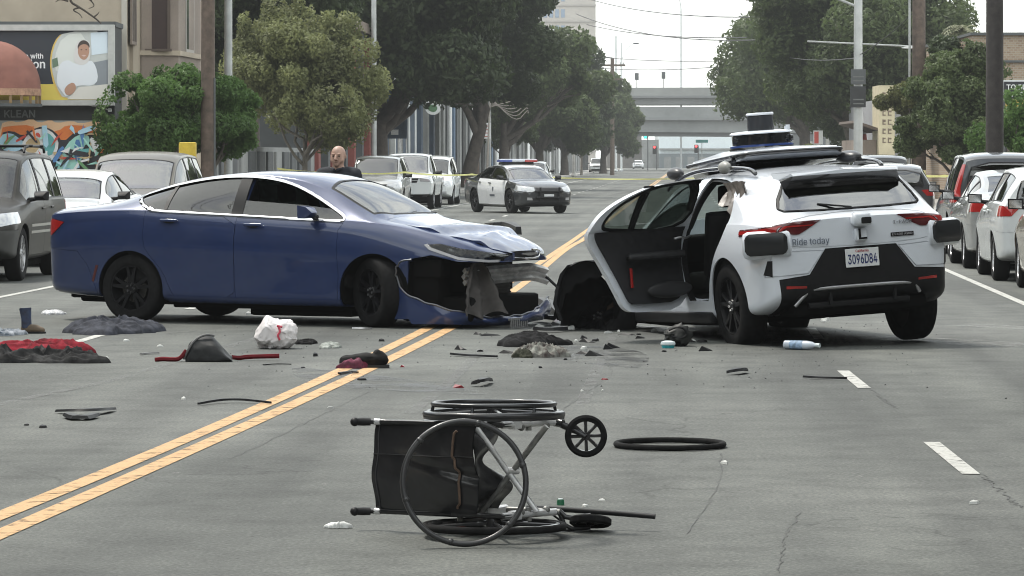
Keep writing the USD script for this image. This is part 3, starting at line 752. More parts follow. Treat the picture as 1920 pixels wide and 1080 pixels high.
part(tower, 'wall', box(xt(1004), xt(1117), YT, YT + 26, 0, 62), M('tower_concrete', (.40, .37, .335), .9, var=.08, scale=.1), False)
for k in range(18):
    z0 = 3 + 3.3 * k
    part(tower, 'floor_band', box(xt(1003.5), xt(1117.6), YT - .18, YT, z0, z0 + .35), M('tower_band', (.31, .29, .265), .9), False)
    for j in range(5):
        wpx = 1008 + 11 * j
        part(tower, 'window', box(xt(wpx), xt(wpx + 7), YT - .08, YT, z0 + 1.0, z0 + 2.7), M('tower_glass', (.16, .22, .30), .15, coat=.3), False)
# ---------------------------------------------------------------- trees
def leaf_mat(name, c1, c2, tr=0.35):
    return usdkit.material(stage, '/World/Looks/' + name, {
        'g': ('geometry', {}), 'r': ('rgb_ramp', {'ramp': [(0.0, c1), (1.0, c2)]}), 'n': ('noise_texture', {'scale': .8, 'detail': 3.0}), 'mx': ('mix', {'mix_type': 'multiply', 'fac': 1.0}),
        'r2': ('rgb_ramp', {'ramp': [(.35, (.70, .70, .70)), (.65, (1.25, 1.25, 1.2))]}),
        'd': ('principled_bsdf', {'roughness': .55, 'specular_ior_level': .35}), 't': ('translucent_bsdf', {}), 'm': ('mix_closure', {'fac': tr})},
        [('g.random_per_island', 'r.fac'), ('g.position', 'n.vector'), ('n.fac', 'r2.fac'), ('r.color', 'mx.color1'), ('r2.color', 'mx.color2'), ('mx.color', 'd.base_color'), ('mx.color', 't.color'), ('d.BSDF', 'm.closure1'), ('t.BSDF', 'm.closure2')], surface='m.closure')
LEAF_FICUS = leaf_mat('ficus_leaves', (.040, .058, .023), (.095, .125, .048), .30)
LEAF_FICUS2 = leaf_mat('ficus_leaves_light', (.078, .106, .040), (.18, .22, .085), .38)
LEAF_PALE = leaf_mat('pale_leaves', (.17, .185, .080), (.46, .46, .23), .42)
LEAF_GREEN = leaf_mat('fresh_leaves', (.085, .155, .042), (.22, .33, .095), .45)
LEAF_OLIVE = leaf_mat('olive_leaves', (.12, .13, .045), (.25, .25, .09), .4)
LEAF_PALM = leaf_mat('palm_fronds', (.20, .21, .12), (.34, .33, .20), .3)
BARK = M('grey_bark', (.13, .115, .095), .9, var=.3, scale=4, bump=.4, bscale=12)
BARKD = M('dark_bark', (.075, .062, .052), .9, var=.3, scale=4, bump=.4, bscale=12)

def leaves(P, Nn, size, rng, aspect=.55):
    """folded leaf-shaped cards: two triangles each, at the points P with rough normals Nn"""
    n = len(P)
    d = rng.normal(size=(n, 3)); d[:, 2] -= .35
    nn = Nn + rng.normal(scale=.75, size=(n, 3))
    nn /= np.linalg.norm(nn, axis=1, keepdims=True) + 1e-9
    d -= nn * (d * nn).sum(1, keepdims=True); d /= np.linalg.norm(d, axis=1, keepdims=True) + 1e-9
    s = np.cross(nn, d)
    L = size * rng.uniform(.65, 1.35, size=(n, 1))
    a = P - d * L * .5; b = P + d * L * .5
    c = P + s * L * aspect * .5 - nn * L * .08; e = P - s * L * aspect * .5 - nn * L * .08
    V = np.stack([a, c, b, e], 1).reshape(-1, 3)
    i = np.arange(n)[:, None] * 4
    F = np.concatenate([i + [0, 1, 2], i + [0, 2, 3]], 1).reshape(-1, 3)
    return V, F

def crown_points(clumps, n, rng, hollow=.40):
    """clumps: rows (x,y,z,rx,ry,rz). Points sit mostly near the clumps' skins, thinned by noise so that gaps open."""
    c = np.asarray(clumps, float)
    wgt = (c[:, 3] * c[:, 4] + c[:, 3] * c[:, 5] + c[:, 4] * c[:, 5]); wgt /= wgt.sum()
    k = rng.choice(len(c), size=int(n * 1.5), p=wgt)
    d = rng.normal(size=(len(k), 3)); d /= np.linalg.norm(d, axis=1, keepdims=True)
    r = hollow + (1.06 - hollow) * rng.random(len(k)) ** .55
    P = c[k, :3] + d * c[k, 3:6] * r[:, None]
    keep = fnoise(P * 1.1, 17) + .35 * fnoise(P * 3.1, 5) > .575
    P, d = P[keep], d[keep]
    return P[:n], d[:n]

def limb(p0, p1, r0, r1, rng, wob=.12, n=7):
    t = np.linspace(0, 1, n)[:, None]
    P = np.asarray(p0) * (1 - t) + np.asarray(p1) * t
    L = np.linalg.norm(np.asarray(p1) - np.asarray(p0))
    P[1:-1] += rng.normal(scale=wob * L * .25, size=(n - 2, 3))
    return tube(P, np.linspace(r0, r1, n), 8)

def tree(name, label, o, y, trunk_h, trunk_r, centre_h, rad, clump_n, leaf_n, leaf_size, mat, seed, bark=BARK, group=None, squash=1.0, clump_r=(.26, .42), lean=(0, 0), cat='tree', along=1.0, forks=5, extra=None, flat_low=.85):
    """rad = (across, along, up) half sizes of the crown; centre_h its centre above the ground"""
    rng = np.random.default_rng(seed)
    base = R(o, y, .1)
    t = thing(name, label, cat, loc=base, group=group)
    top = np.array([lean[0], lean[1], trunk_h])
    ms = [tube([(0, 0, -.2), (lean[0] * .15, lean[1] * .15, trunk_h * .25), (lean[0] * .55, lean[1] * .5, trunk_h * .62), tuple(top)], [trunk_r * 1.35, trunk_r, trunk_r * .9, trunk_r * .78], 10)]
    cl = []
    for k in range(clump_n):
        d = rng.normal(size=3); d /= np.linalg.norm(d)
        if d[2] < -flat_low: d[2] *= -.4
        q = np.array([0, 0, centre_h]) + d * np.array(rad) * (.30 + .72 * rng.random() ** .8)
        s = rng.uniform(*clump_r)
        cl.append((*q, rad[0] * s * 1.05, rad[1] * s * 1.05, rad[2] * s * squash))
    cl.append((0, 0, centre_h, rad[0] * .5, rad[1] * .5, rad[2] * .5))
    if extra:
        cl += extra
    idx = rng.choice(len(cl), size=min(forks + 3, len(cl)), replace=False)
    for i, k in enumerate(idx):
        q = np.array(cl[k][:3])
        ms.append(limb(top * (.75 + .25 * rng.random()), q, trunk_r * .55, trunk_r * .12, rng))
        for _ in range(2):
            ms.append(limb(top + (q - top) * .55, q + rng.normal(scale=.3, size=3) * np.array(cl[k][3:6]) * 2, trunk_r * .2, trunk_r * .05, rng))
    part(t, 'trunk', ms, bark, 60)
    P, N = crown_points(cl, leaf_n, rng)
    V, F = leaves(P, N, leaf_size, rng)
    part(t, 'crown', (V, F), mat, False)
    return t

G1 = 'street trees along the left pavement'
tree('leafy_tree', 'fresh green low tree in front of the beige stucco house', -12.1, 87.0, 1.3, .09, 2.6, (1.0, 1.2, 1.05), 44, 42000, .105, LEAF_GREEN, 11, clump_r=(.20, .40), extra=[(-1.0, 0, 2.3, .75, .7, 1.0), (-.95, 0, 3.0, .5, .5, .55)], group='street trees along the left pavement')
tree('leafy_tree', 'fresh green low tree beside the wooden pole', -11.75, 92.0, 1.2, .09, 2.45, (1.30, 1.2, 1.0), 44, 42000, .105, LEAF_GREEN, 12, clump_r=(.20, .40), group='street trees along the left pavement')
tree('pale_tree', 'pale green leafy street tree with a loose pointed top', -12.0, 117.0, 1.7, .10, 3.85, (2.3, 2.2, 2.3), 80, 80000, .125, LEAF_PALE, 13, clump_r=(.18, .36), extra=[(-.9, 0, 5.7, .55, .55, .9), (.2, 0, 5.5, .6, .6, .8), (-1.7, 0, 4.9, .6, .6, .7), (1.3, 0, 4.5, .55, .55, .7), (-1.1, .2, 6.3, .3, .3, .5), (-.2, 0, 6.4, .22, .22, .5), (.7, .1, 5.9, .25, .25, .5), (1.7, 0, 5.2, .25, .25, .45), (-1.9, 0, 5.7, .25, .25, .45), (2.1, 0, 4.4, .3, .3, .4), (2.35, 0, 3.6, .3, .3, .35)], group='street trees along the left pavement')
tree('ficus_tree', 'huge dark ficus looming behind the pale leafy tree', -13.2, 160, 3.2, .40, 8.9, (6.6, 6.2, 5.2), 76, 95000, .30, LEAF_FICUS, 14, BARKD, clump_r=(.15, .32), group='street trees along the left pavement')
tree('ficus_tree', 'dark ficus in the yard behind the pale leafy tree and the steel lamp post', -15.2, 130, 3.0, .36, 8.2, (4.6, 4.6, 5.4), 56, 70000, .25, LEAF_FICUS, 33, BARKD, clump_r=(.15, .32), group='street trees along the left pavement')
tree('ficus_tree', 'huge dark ficus overhanging the slate shopfront', -11.6, 196, 3.4, .40, 8.9, (4.9, 6.0, 4.9), 70, 90000, .30, LEAF_FICUS, 15, BARKD, clump_r=(.15, .32), lean=(.8, 0), group='street trees along the left pavement')
tree('ficus_tree', 'dark ficus above the striped building', -12.0, 244, 3.0, .40, 7.2, (5.0, 5.0, 5.0), 60, 55000, .34, LEAF_FICUS2, 16, BARKD, clump_r=(.15, .32), group='street trees along the left pavement')
tree('ficus_tree', 'ficus in the middle of the far left row behind the police car', -11.6, 292, 2.4, .38, 6.6, (5.0, 5.0, 5.2), 56, 44000, .38, LEAF_FICUS2, 17, BARKD, clump_r=(.15, .32), group='street trees along the left pavement')
tree('ficus_tree', 'tall ficus below the concrete tower block', -11.4, 345, 2.2, .38, 6.8, (5.4, 5.0, 5.6), 56, 40000, .42, LEAF_FICUS, 18, BARKD, clump_r=(.15, .32), group='street trees along the left pavement')
tree('ficus_tree', 'last ficus before the overpass on the left', -9.4, 415, 2.2, .38, 6.6, (5.2, 5.0, 4.9), 50, 32000, .46, LEAF_FICUS2, 19, BARKD, clump_r=(.15, .32), group='street trees along the left pavement')
tree('young_tree', 'small olive tree under the far left ficus row', -12.2, 252, 1.6, .12, 3.6, (2.0, 2.0, 1.6), 18, 8000, .22, LEAF_FICUS2, 20)
tree('young_tree', 'small pale tree at the foot of the tall left ficus', -10.6, 372, 1.6, .12, 4.0, (1.6, 2.0, 1.5), 18, 5000, .28, LEAF_OLIVE, 21)
tree('ficus_tree', 'giant ficus on the right nearest the overpass gap', 8.2, 262, 3.4, .45, 8.9, (6.4, 6.5, 6.2), 76, 85000, .34, LEAF_FICUS2, 22, BARKD, clump_r=(.18, .36), extra=[(-5.0, 0, 5.3, 1.4, 1.4, 1.2), (-5.6, 0, 6.6, .8, .8, .7)], group='street trees on the right')
tree('ficus_tree', 'giant ficus behind the steel lamp post on the right', 8.9, 190, 3.6, .30, 8.3, (5.2, 5.5, 5.0), 66, 85000, .28, LEAF_FICUS2, 23, BARK, clump_r=(.18, .36), lean=(-.9, 0), group='street trees on the right')
tree('ficus_tree', 'dark ficus beyond the right hand utility poles', 11.2, 205, 3.4, .40, 7.2, (4.1, 5.0, 5.2), 56, 60000, .31, LEAF_FICUS, 24, BARKD, clump_r=(.2, .34), group='street trees on the right')
tree('bushy_tree', 'dense dark green tree behind the right hand parked cars', 9.0, 124, 1.1, .12, 2.7, (1.9, 1.9, 1.75), 66, 60000, .14, LEAF_FICUS2, 25, BARKD, clump_r=(.14, .30), extra=[(-.5, 0, 4.5, .7, .7, .6), (.6, 0, 4.8, .6, .6, .6), (1.2, 0, 4.2, .7, .6, .7), (-1.3, 0, 3.9, .6, .6, .5), (.2, 0, 5.1, .4, .4, .4)])
tree('bushy_tree', 'dark tree with a pointed top between the palm and the brick building', 9.7, 131, 2.2, .14, 4.3, (1.2, 1.4, 1.5), 18, 18000, .15, LEAF_FICUS, 26, BARKD)
tree('bushy_tree', 'yellowish loose tree beside the cream pier', 8.3, 140, 1.7, .09, 3.55, (1.1, 1.2, .9), 14, 11000, .14, LEAF_OLIVE, 27)
tree('bushy_tree', 'green shrub tree at the right edge below the shop sign', 9.3, 104, .8, .10, 2.3, (1.2, 1.2, 1.2), 16, 13000, .12, LEAF_GREEN, 28)
tree('low_shrub', 'yellow green shrub by the slatted fence', 6.9, 214, .5, .06, 1.5, (1.3, 1.3, 1.0), 10, 5000, .17, LEAF_OLIVE, 29, cat='shrub')

def palm(name, label, o, y, h, r, n, L, seed):
    rng = np.random.default_rng(seed)
    t = thing(name, label, 'palm tree', loc=R(o, y, .1))
    part(t, 'trunk', tube([(0, 0, -.2), (.05, 0, h * .5), (0, 0, h)], [r * 1.25, r, r * .9], 10), BARK, 60)
    skirt = []
    V, F, k0 = [], [], 0
    for k in range(n):
        a = rng.uniform(0, 2 * math.pi); el = rng.uniform(-.9, 1.3)
        d = np.array([math.cos(a), math.sin(a), 0])
        for s in range(9):
            u0, u1 = s / 9, (s + 1) / 9
            pt = lambda u: d * L * (u * math.cos(el * .7)) + np.array([0, 0, h + L * (u * math.sin(el) - .75 * u * u)])
            p0, p1 = pt(u0), pt(u1)
            sd = np.cross(p1 - p0, [0, 0, 1]); sd /= np.linalg.norm(sd) + 1e-9
            for sg2 in (-1, 1):
                tip = p0 + sd * sg2 * L * .26 * math.sin(math.pi * (.12 + .8 * u0)) + (p1 - p0) * 1.2 + [0, 0, -.06 * L]
                V += [p0, p1, tip]; F.append((k0, k0 + 1, k0 + 2)); k0 += 3
    part(t, 'fronds', (np.array(V), np.array(F)), LEAF_PALM, False)
    V, F, k0 = [], [], 0
    for k in range(60):
        a = rng.uniform(0, 2 * math.pi); z = h - rng.uniform(0, L * .9)
        d = np.array([math.cos(a), math.sin(a), 0])
        V += [d * r + [0, 0, z], d * (r * 2.6) + [.08, 0, z - .5], d * (r * 2.6) + [-.08, .05, z - .6]]; F.append((k0, k0 + 1, k0 + 2)); k0 += 3
    part(t, 'dead_skirt', (np.array(V), np.array(F)), M('dead_fronds', (.26, .20, .13), .9), False)
palm('fan_palm', 'short fan palm rising behind the right hand trees', 11.6, 158, 6.9, .22, 60, 1.0, 3)
palm('tall_palm', 'tall palm with a thin trunk before the tower block, on the left', -15.8, 330, 17, .22, 40, 1.8, 4)
palm('tall_palm', 'tall palm with a thin trunk just right of the other tall palm', -14.3, 332, 19, .22, 40, 1.8, 5)
# dead twigs seen against the left trees
tw = thing('bare_branches', 'bare pale twigs hanging out over the left pavement', 'branch', loc=R(-11.2, 215, 0))
rngb = np.random.default_rng(7)
part(tw, 'twigs', [tube(chaikin([(-.2, 0, 4.6 + .12 * k), (.8 + .1 * k, 0, 4.9 - .25 * k), (1.5 + .1 * k, .2, 5.0 - .1 * k), (2.0, .1, 5.5 - .25 * k)], 2), np.linspace(.035, .008, 14) if False else .022, 5) for k in range(6)] + [tube([(-.4, 0, .0), (-.3, 0, 2.4), (-.2, 0, 5.2)], [.08, .07, .03], 6)], M('bare_twig', (.30, .27, .24), .9), 50)

# leafless street trees over the parked cars on the left; only a drooping branch end enters the picture
def bare_tree(name, label, o, y, h, seed, droop=None):
    rng = np.random.default_rng(seed)
    base = R(o, y, .1)
    t = thing(name, label, 'tree', loc=base, group='leafless street trees on the left')
    segs = []
    def grow(p, d, L, r, depth):
        n = 4
        P = [p]
        for _ in range(n):
            d = d + rng.normal(scale=.16, size=3) + np.array([0, 0, .04]); d = d / np.linalg.norm(d)
            P.append(P[-1] + d * L / n)
        segs.append(tube(P, np.linspace(r, r * .62, n + 1), 6 if depth < 2 else 4))
        if depth < 4:
            for k in range(3 if depth < 3 else 2):
                nd = d + rng.normal(scale=.62, size=3) + np.array([.10, 0, .0]); nd /= np.linalg.norm(nd)
                grow(P[-1 - (k % 2)], nd, L * rng.uniform(.62, .85), r * .58, depth + 1)
    segs.append(tube([(0, 0, -.2), (0, 0, h * .5), (.05, 0, h)], [.17, .14, .12], 8))
    for k in range(5):
        a = k * 1.26 + rng.uniform(-.3, .3)
        d = np.array([math.cos(a) * .9 + .35, math.sin(a) * .9, .75]); d /= np.linalg.norm(d)
        grow(np.array([.05, 0, h]), d, 2.1, .075, 0)
    part(t, 'trunk', segs, BARKD, 50)
    if droop is not None:
        tw2 = [tube(chaikin(np.array(q) - base, 2), np.linspace(r0, r0 * .35, len(chaikin(np.array(q), 2))), 5) for q, r0 in droop]
        part(t, 'drooping_branch', tw2, BARKD, 50)
yb_ = 62.0
DD = lambda a, b, dy=0: tuple(D(a, b, yb_ + dy))
bare_tree('bare_tree', 'leafless street tree whose branch end droops in over the billboard', -16.6, 61, 2.6, 51, [
    ([DD(-120, -160), DD(-20, -90), DD(90, -60), DD(140, -30), DD(128, 2), DD(150, 14), DD(176, 32), DD(190, 44)], .035), ([DD(128, 2), DD(112, -2), DD(104, 4)], .018), ([DD(150, 14), DD(134, 18), DD(150, 26), DD(154, 34)], .016), ([DD(140, -18), DD(160, -6), DD(172, 2), DD(178, 12), DD(166, 16)], .018), ([DD(176, 32), DD(184, 26), DD(186, 22)], .014), ([DD(172, 2), DD(166, -8)], .014)])
bare_tree('bare_tree', 'leafless street tree standing left of the view beside the parked olive SUV', -12.7, 45, 2.6, 52)
bare_tree('bare_tree', 'leafless street tree standing left of the view before the parked cars', -12.7, 36, 2.6, 53)
# rest of the street out of view, added for reflections and shade: fronts and ficus
def added_house_row(name, label, o, y0, y1, h, mat, side):
    t = thing(name, label, 'building')
    a, b = (o, o + side * -12)
    street_block(t, 'wall', a, b, y0, y1, 0, h, mat)
    n = int((y1 - y0) / 4)
    for fl in range(max(1, int(h / 3.6))):
        for k in range(n):
            facade_window(t, o, y0 + .9 + k * (y1 - y0 - .5) / n, 1.9, .9 + 3.4 * fl, 2.7 + 3.4 * fl, side)
    street_block(t, 'cornice', o + side * .25, o, y0, y1, h, h + .3, ROOFM)
added_house_row('added_corner_house', 'added unseen dark house front on the left, before the corner shop', -13.6, 24, 71, 7.5, DGREY, 1)
added_house_row('added_brown_house', 'added unseen brown house front on the left, behind the camera', -13.6, -60, 20, 8, STUCCO_D, 1)
added_house_row('added_grey_house', 'added unseen dark grey house front on the right, before the fence', 9.7, 10, 84, 8, DGREY, -1)
added_house_row('added_brown_house', 'added unseen brown house front on the right, behind the camera', 9.7, -80, 4, 7.5, STUCCO_D, -1)
added_house_row('added_end_house', 'added unseen grey house closing the street far behind the camera', -40, -158, -150, 9, GREYWALL, -1)
part(thing('added_end_terrace', 'added unseen brown terrace across the far end of the street behind the camera', 'building'), 'wall', box(-45, 45, -150, -140, 0, 9), STUCCO_D, False)
pro = stage.GetPrimAtPath('/World/ficus_tree')
for k, (o, y, a) in enumerate([(-12.2, 12, 1), (-12.2, -14, 2), (-12.0, -46, 3), (7.9, 20, 4), (8.0, -10, 5), (8.0, -40, 6), (-12.2, -84, 2.5), (8.0, -76, 1.5), (-2, -130, .4), (-9, -128, 2.2), (5, -132, 3.3)]):
    copy_of(pro, 'ficus_tree', 'large ficus added out of view beside and behind the camera', R(o, y, .1), a, group='added ficus trees out of view')
# ---------------------------------------------------------------- cars: a lofted skin, cut into panels, panes and lamps
TYRE = M('tyre_rubber', (0.009, 0.009, 0.0095), 0.9, var=0.5, scale=30, spec=.2)
BLACK = M('black_plastic', (0.007, 0.007, 0.008), 0.5, spec=.3)
UNDER = M('underbody_black', (0.004, 0.004, 0.004), 0.9, spec=.1)
CHROME = M('bright_chrome', (0.75, 0.75, 0.76), 0.12, 1.0)
SATIN = M('satin_silver', (0.5, 0.5, 0.51), 0.35, 1.0)
SILVERW = M('silver_wheel', (0.45, 0.45, 0.46), 0.35, 0.9)
BLACKW = M('black_wheel', (0.005, 0.005, 0.006), 0.35, 0.1, spec=.35)
SEATM = M('seat_cloth', (0.013, 0.013, 0.014), 0.9, spec=.2)
REDLAMP = M('red_lamp', (0.30, 0.012, 0.010), 0.15, coat=.6)
DARKRED = M('dark_red_lamp', (0.055, 0.008, 0.009), 0.15, coat=.6)
CLEARLAMP = M('clear_lamp', (0.42, 0.43, 0.44), 0.12, 0.5, coat=1.0)
AMBER = M('amber_lamp', (0.6, 0.2, 0.02), 0.15, coat=1.0)
PLATE = M('plate_white', (0.72, 0.73, 0.74), 0.4)
PLATETXT = M('plate_blue', (0.03, 0.04, 0.13), 0.5)
G_DARK = glass('dark_tint_glass', (0.10, 0.115, 0.11), 2.3)
G_SIDE = glass('grey_side_glass', (0.12, 0.145, 0.14), 1.95)
G_MID = glass('mid_tint_glass', (0.40, 0.44, 0.42), 1.9)
G_CLEAR = glass('clear_glass', (0.72, 0.76, 0.74), 3.0)
G_LENS = glass('lamp_lens_glass', (0.70, 0.72, 0.72), 1.45)
G_REAR = glass('rear_tint_glass', (0.12, 0.13, 0.13), 3.2)

from scipy.interpolate import PchipInterpolator
def pchip(xs, ys, x):
    return PchipInterpolator(xs, ys)(x)

class Skin:
    """Outer skin of a car. table rows: x, zb, w, zs, ws, wr, zre, zr  (front = +x, origin on the ground under the rear axle)."""
    def __init__(self, table, n=90, deform=None, fine=2, tuck=0.02, waist=0.0):
        self.t = np.array(sorted(table), float)
        self.n, self.deform, self.fine, self.tuck, self.waist = n, deform, fine, tuck, waist
        self.x0, self.x1 = self.t[0, 0], self.t[-1, 0]
        self.cache = {}
        self.base = self.solid(0.0)

    def at(self, x):
        if not hasattr(self, 'ip'):
            self.ip = PchipInterpolator(self.t[:, 0], self.t[:, 1:], axis=0)
        q = self.ip(x)
        return [q[..., k] for k in range(7)]

    def solid(self, d, x0=None, x1=None, zmin=None):
        k = (round(d, 4), x0, x1, zmin)
        if k not in self.cache:
            self.cache[k] = self._solid(d, x0, x1, zmin)
        return self.cache[k]

    def layer(self, a, b):
        k = ('layer', round(a, 4), round(b, 4))
        if k not in self.cache:
            self.cache[k] = self.solid(a) - self.solid(b)
            self.cache[k].num_tri()
        return self.cache[k]

    def _solid(self, d, x0=None, x1=None, zmin=None):
        lo = self.x0 + d if x0 is None else x0
        hi = self.x1 - d if x1 is None else x1
        u = np.linspace(0, math.pi, self.n)
        e = (1 - np.cos(u)) / 2
        X = lo + (hi - lo) * (0.35 * e + 0.65 * np.linspace(0, 1, self.n))
        zb, w, zs, ws, wr, zre, zr = self.at(np.clip(X, self.x0, self.x1))
        zb = zb + d if zmin is None else np.full_like(X, zmin)
        w, ws, wr = np.maximum(w - d, 0.02), np.maximum(ws - d, 0.02), np.maximum(wr - d, 0.02)
        zre, zr = zre - d, zr - d
        zs = np.minimum(zs, zre - 0.004)
        zs = np.maximum(zs, zb + 0.03); zre = np.maximum(zre, zs + 0.004); zr = np.maximum(zr, zre + 0.002)
        rings = []
        for i in range(self.n):
            h = zs[i] - zb[i]
            tk = min(self.tuck, 0.3 * ws[i])
            gy, gz = ws[i] - tk, zs[i] + min(0.02, 0.3 * (zre[i] - zs[i]))
            my, mz = 0.5 * (gy + wr[i]) + 0.10 * max(0, gy - wr[i]), 0.5 * (gz + zre[i])
            c = [(0, zb[i]), (w[i] * 0.80, zb[i]), (w[i] * 0.95, zb[i] + 0.03 * h), (w[i] * (0.985 - self.waist), zb[i] + 0.22 * h), (w[i] * (1 - self.waist), zb[i] + 0.42 * h), (w[i], zb[i] + 0.66 * h),
                 (0.55 * w[i] + 0.45 * ws[i], zb[i] + 0.90 * h), (ws[i], zs[i]), (ws[i], zs[i]), (gy, gz), (my, mz), (wr[i], zre[i]), (wr[i], zre[i]), (wr[i] * 0.80, zre[i] + 0.62 * (zr[i] - zre[i])),
                 (wr[i] * 0.45, zre[i] + 0.93 * (zr[i] - zre[i])), (0, zr[i])]
            c = chaikin(np.array(c), self.fine)
            full = np.vstack([c, (c[1:-1] * [-1, 1])[::-1]])
            rings.append(np.column_stack([np.full(len(full), X[i]), full]))
        m = len(rings[0])
        V = np.vstack(rings)
        a = np.arange(self.n - 1)[:, None] * m; j = np.arange(m)[None]; j2 = (j + 1) % m
        F = np.concatenate([np.stack([a + j, a + m + j, a + m + j2], -1).reshape(-1, 3), np.stack([a + j, a + m + j2, a + j2], -1).reshape(-1, 3)])
        c0, c1 = len(V), len(V) + 1
        V = np.vstack([V, rings[0].mean(0), rings[-1].mean(0)])
        k, k2 = np.arange(m), (np.arange(m) + 1) % m
        F = np.vstack([F, np.column_stack([np.full(m, c0), k, k2]), np.column_stack([np.full(m, c1), (self.n - 1) * m + k2, (self.n - 1) * m + k])])
        if self.deform is not None:
            V = self.deform(V)
        s = mani((V, F[:, ::-1]))
        if s.volume() < 0:
            s = mani((V, F))
        return s

BIG = 9.0
def prism_side(p, sign=0, y0=0.25):
    """polygon in (x,z) pushed through the right side (-1), left side (+1) or both (0)."""
    if sign == 0:
        return extrude(p, -BIG, BIG, 'xz')
    return extrude(p, y0, BIG, 'xz') if sign > 0 else extrude(p, -BIG, -y0, 'xz')

def prism_top(p, z0=0.0):
    return extrude(p, z0, BIG, 'xy')

def prism_front(p, x0, x1):
    return extrude(p, x0, x1, 'yz')

def wheel(parent, c, R, w, rim_mat, side=-1, steer=0.0, spokes=5, camber=0.0, rim=0.68, twin=True, cap=SATIN, tilt=None):
    """Tyre and a spoked rim; side = -1 faces the car's right."""
    def place(m):
        return move(move(m, rz=0, rx=camber), *c, rz=steer) if tilt is None else move(move(m, rx=tilt), *c, rz=steer)
    s = side
    h = w / 2
    r1 = R * rim
    prof = [(r1, -h * 0.86), (r1 + 0.012, -h * 0.95), (R * 0.88, -h), (R * 0.955, -h * 0.90), (R * 0.99, -h * 0.72), (R, -h * 0.45), (R, h * 0.45), (R * 0.99, h * 0.72), (R * 0.955, h * 0.90), (R * 0.88, h), (r1 + 0.012, h * 0.95), (r1, h * 0.86), (r1, -h * 0.86)]
    wh = part(parent, 'wheel', place(lathe(prof, 'y', 44)), TYRE, 40)
    # rim barrel, lip and disc behind the spokes
    barrel = lathe([(r1, h * 0.84), (r1 - 0.014, h * 0.84), (r1 - 0.03, h * 0.3), (r1 - 0.035, -h * 0.55), (0.02, -h * 0.6), (0.02, -h * 0.62), (r1, -h * 0.66)], 'y', 36)
    disc = lathe([(0.0, 0.0), (R * 0.42, 0.0), (R * 0.42, 0.02), (0.0, 0.02)], 'y', 24)
    if s < 0:
        barrel = move(barrel, rz=math.pi)
    bm = [place(barrel)]
    sp = []
    for k in range(spokes):
        for q in ((-1, 1) if twin else (0,)):
            a = 2 * math.pi * k / spokes + 0.3
            a0, a1 = a + q * 0.10, a + q * 0.20
            y0, y1 = s * h * 0.72, s * h * 0.80
            p0 = np.array([0.05 * math.cos(a0), y0, 0.05 * math.sin(a0)]); p1 = np.array([(r1 - 0.012) * math.cos(a1), y1, (r1 - 0.012) * math.sin(a1)])
            d = p1 - p0; n = np.cross(d, [0, 1, 0]); n /= np.linalg.norm(n)
            wa, wb = (0.020, 0.015) if twin else (0.042, 0.030)
            pts = [p0 + n * wa, p0 - n * wa, p1 + n * wb, p1 - n * wb]
            pts += [x - np.array([0, s * 0.03, 0]) for x in pts]
            sp.append(place(tm(Manifold.hull_points(np.array(pts)))))
    hub = lathe([(0.0, 0.0), (0.058, 0.0), (0.072, -0.02), (0.072, -0.05), (0, -0.05)], 'y', 24)
    hub = move(hub, y=0) if s > 0 else move(hub, rz=math.pi)
    hub = move(hub, y=s * h * 0.80)
    part(wh, 'rim', bm, rim_mat, 40)
    part(wh, 'spokes', sp + [place(hub)], rim_mat, 35)
    part(wh, 'brake_disc', place(move(disc, y=-0.01)), M('brake_steel', (0.12, 0.115, 0.11), 0.5, 0.8), 35)
    nuts = [place(move(lathe([(0, 0.012), (0.010, 0.012), (0.012, 0)], 'y' if s > 0 else 'y', 8), x=0.04 * math.cos(t), z=0.04 * math.sin(t), y=s * h * 0.80 - (0.012 if s < 0 else 0))) for t in np.arange(5) * 2 * math.pi / 5]
    part(wh, 'wheel_nuts', nuts, cap, 30)
    return wh

def seat(x, y, z=0.42, head=True):
    ms = [box(x, x + 0.50, y - 0.25, y + 0.25, z, z + 0.18, 0.05), move(box(-0.07, 0.09, -0.24, 0.24, 0, 0.62, 0.05), x + 0.02, y, z + 0.12, ry=-0.28)]
    if head:
        ms.append(move(box(-0.05, 0.06, -0.13, 0.13, 0, 0.2, 0.04), x - 0.18, y, z + 0.76, ry=-0.15))
    return ms

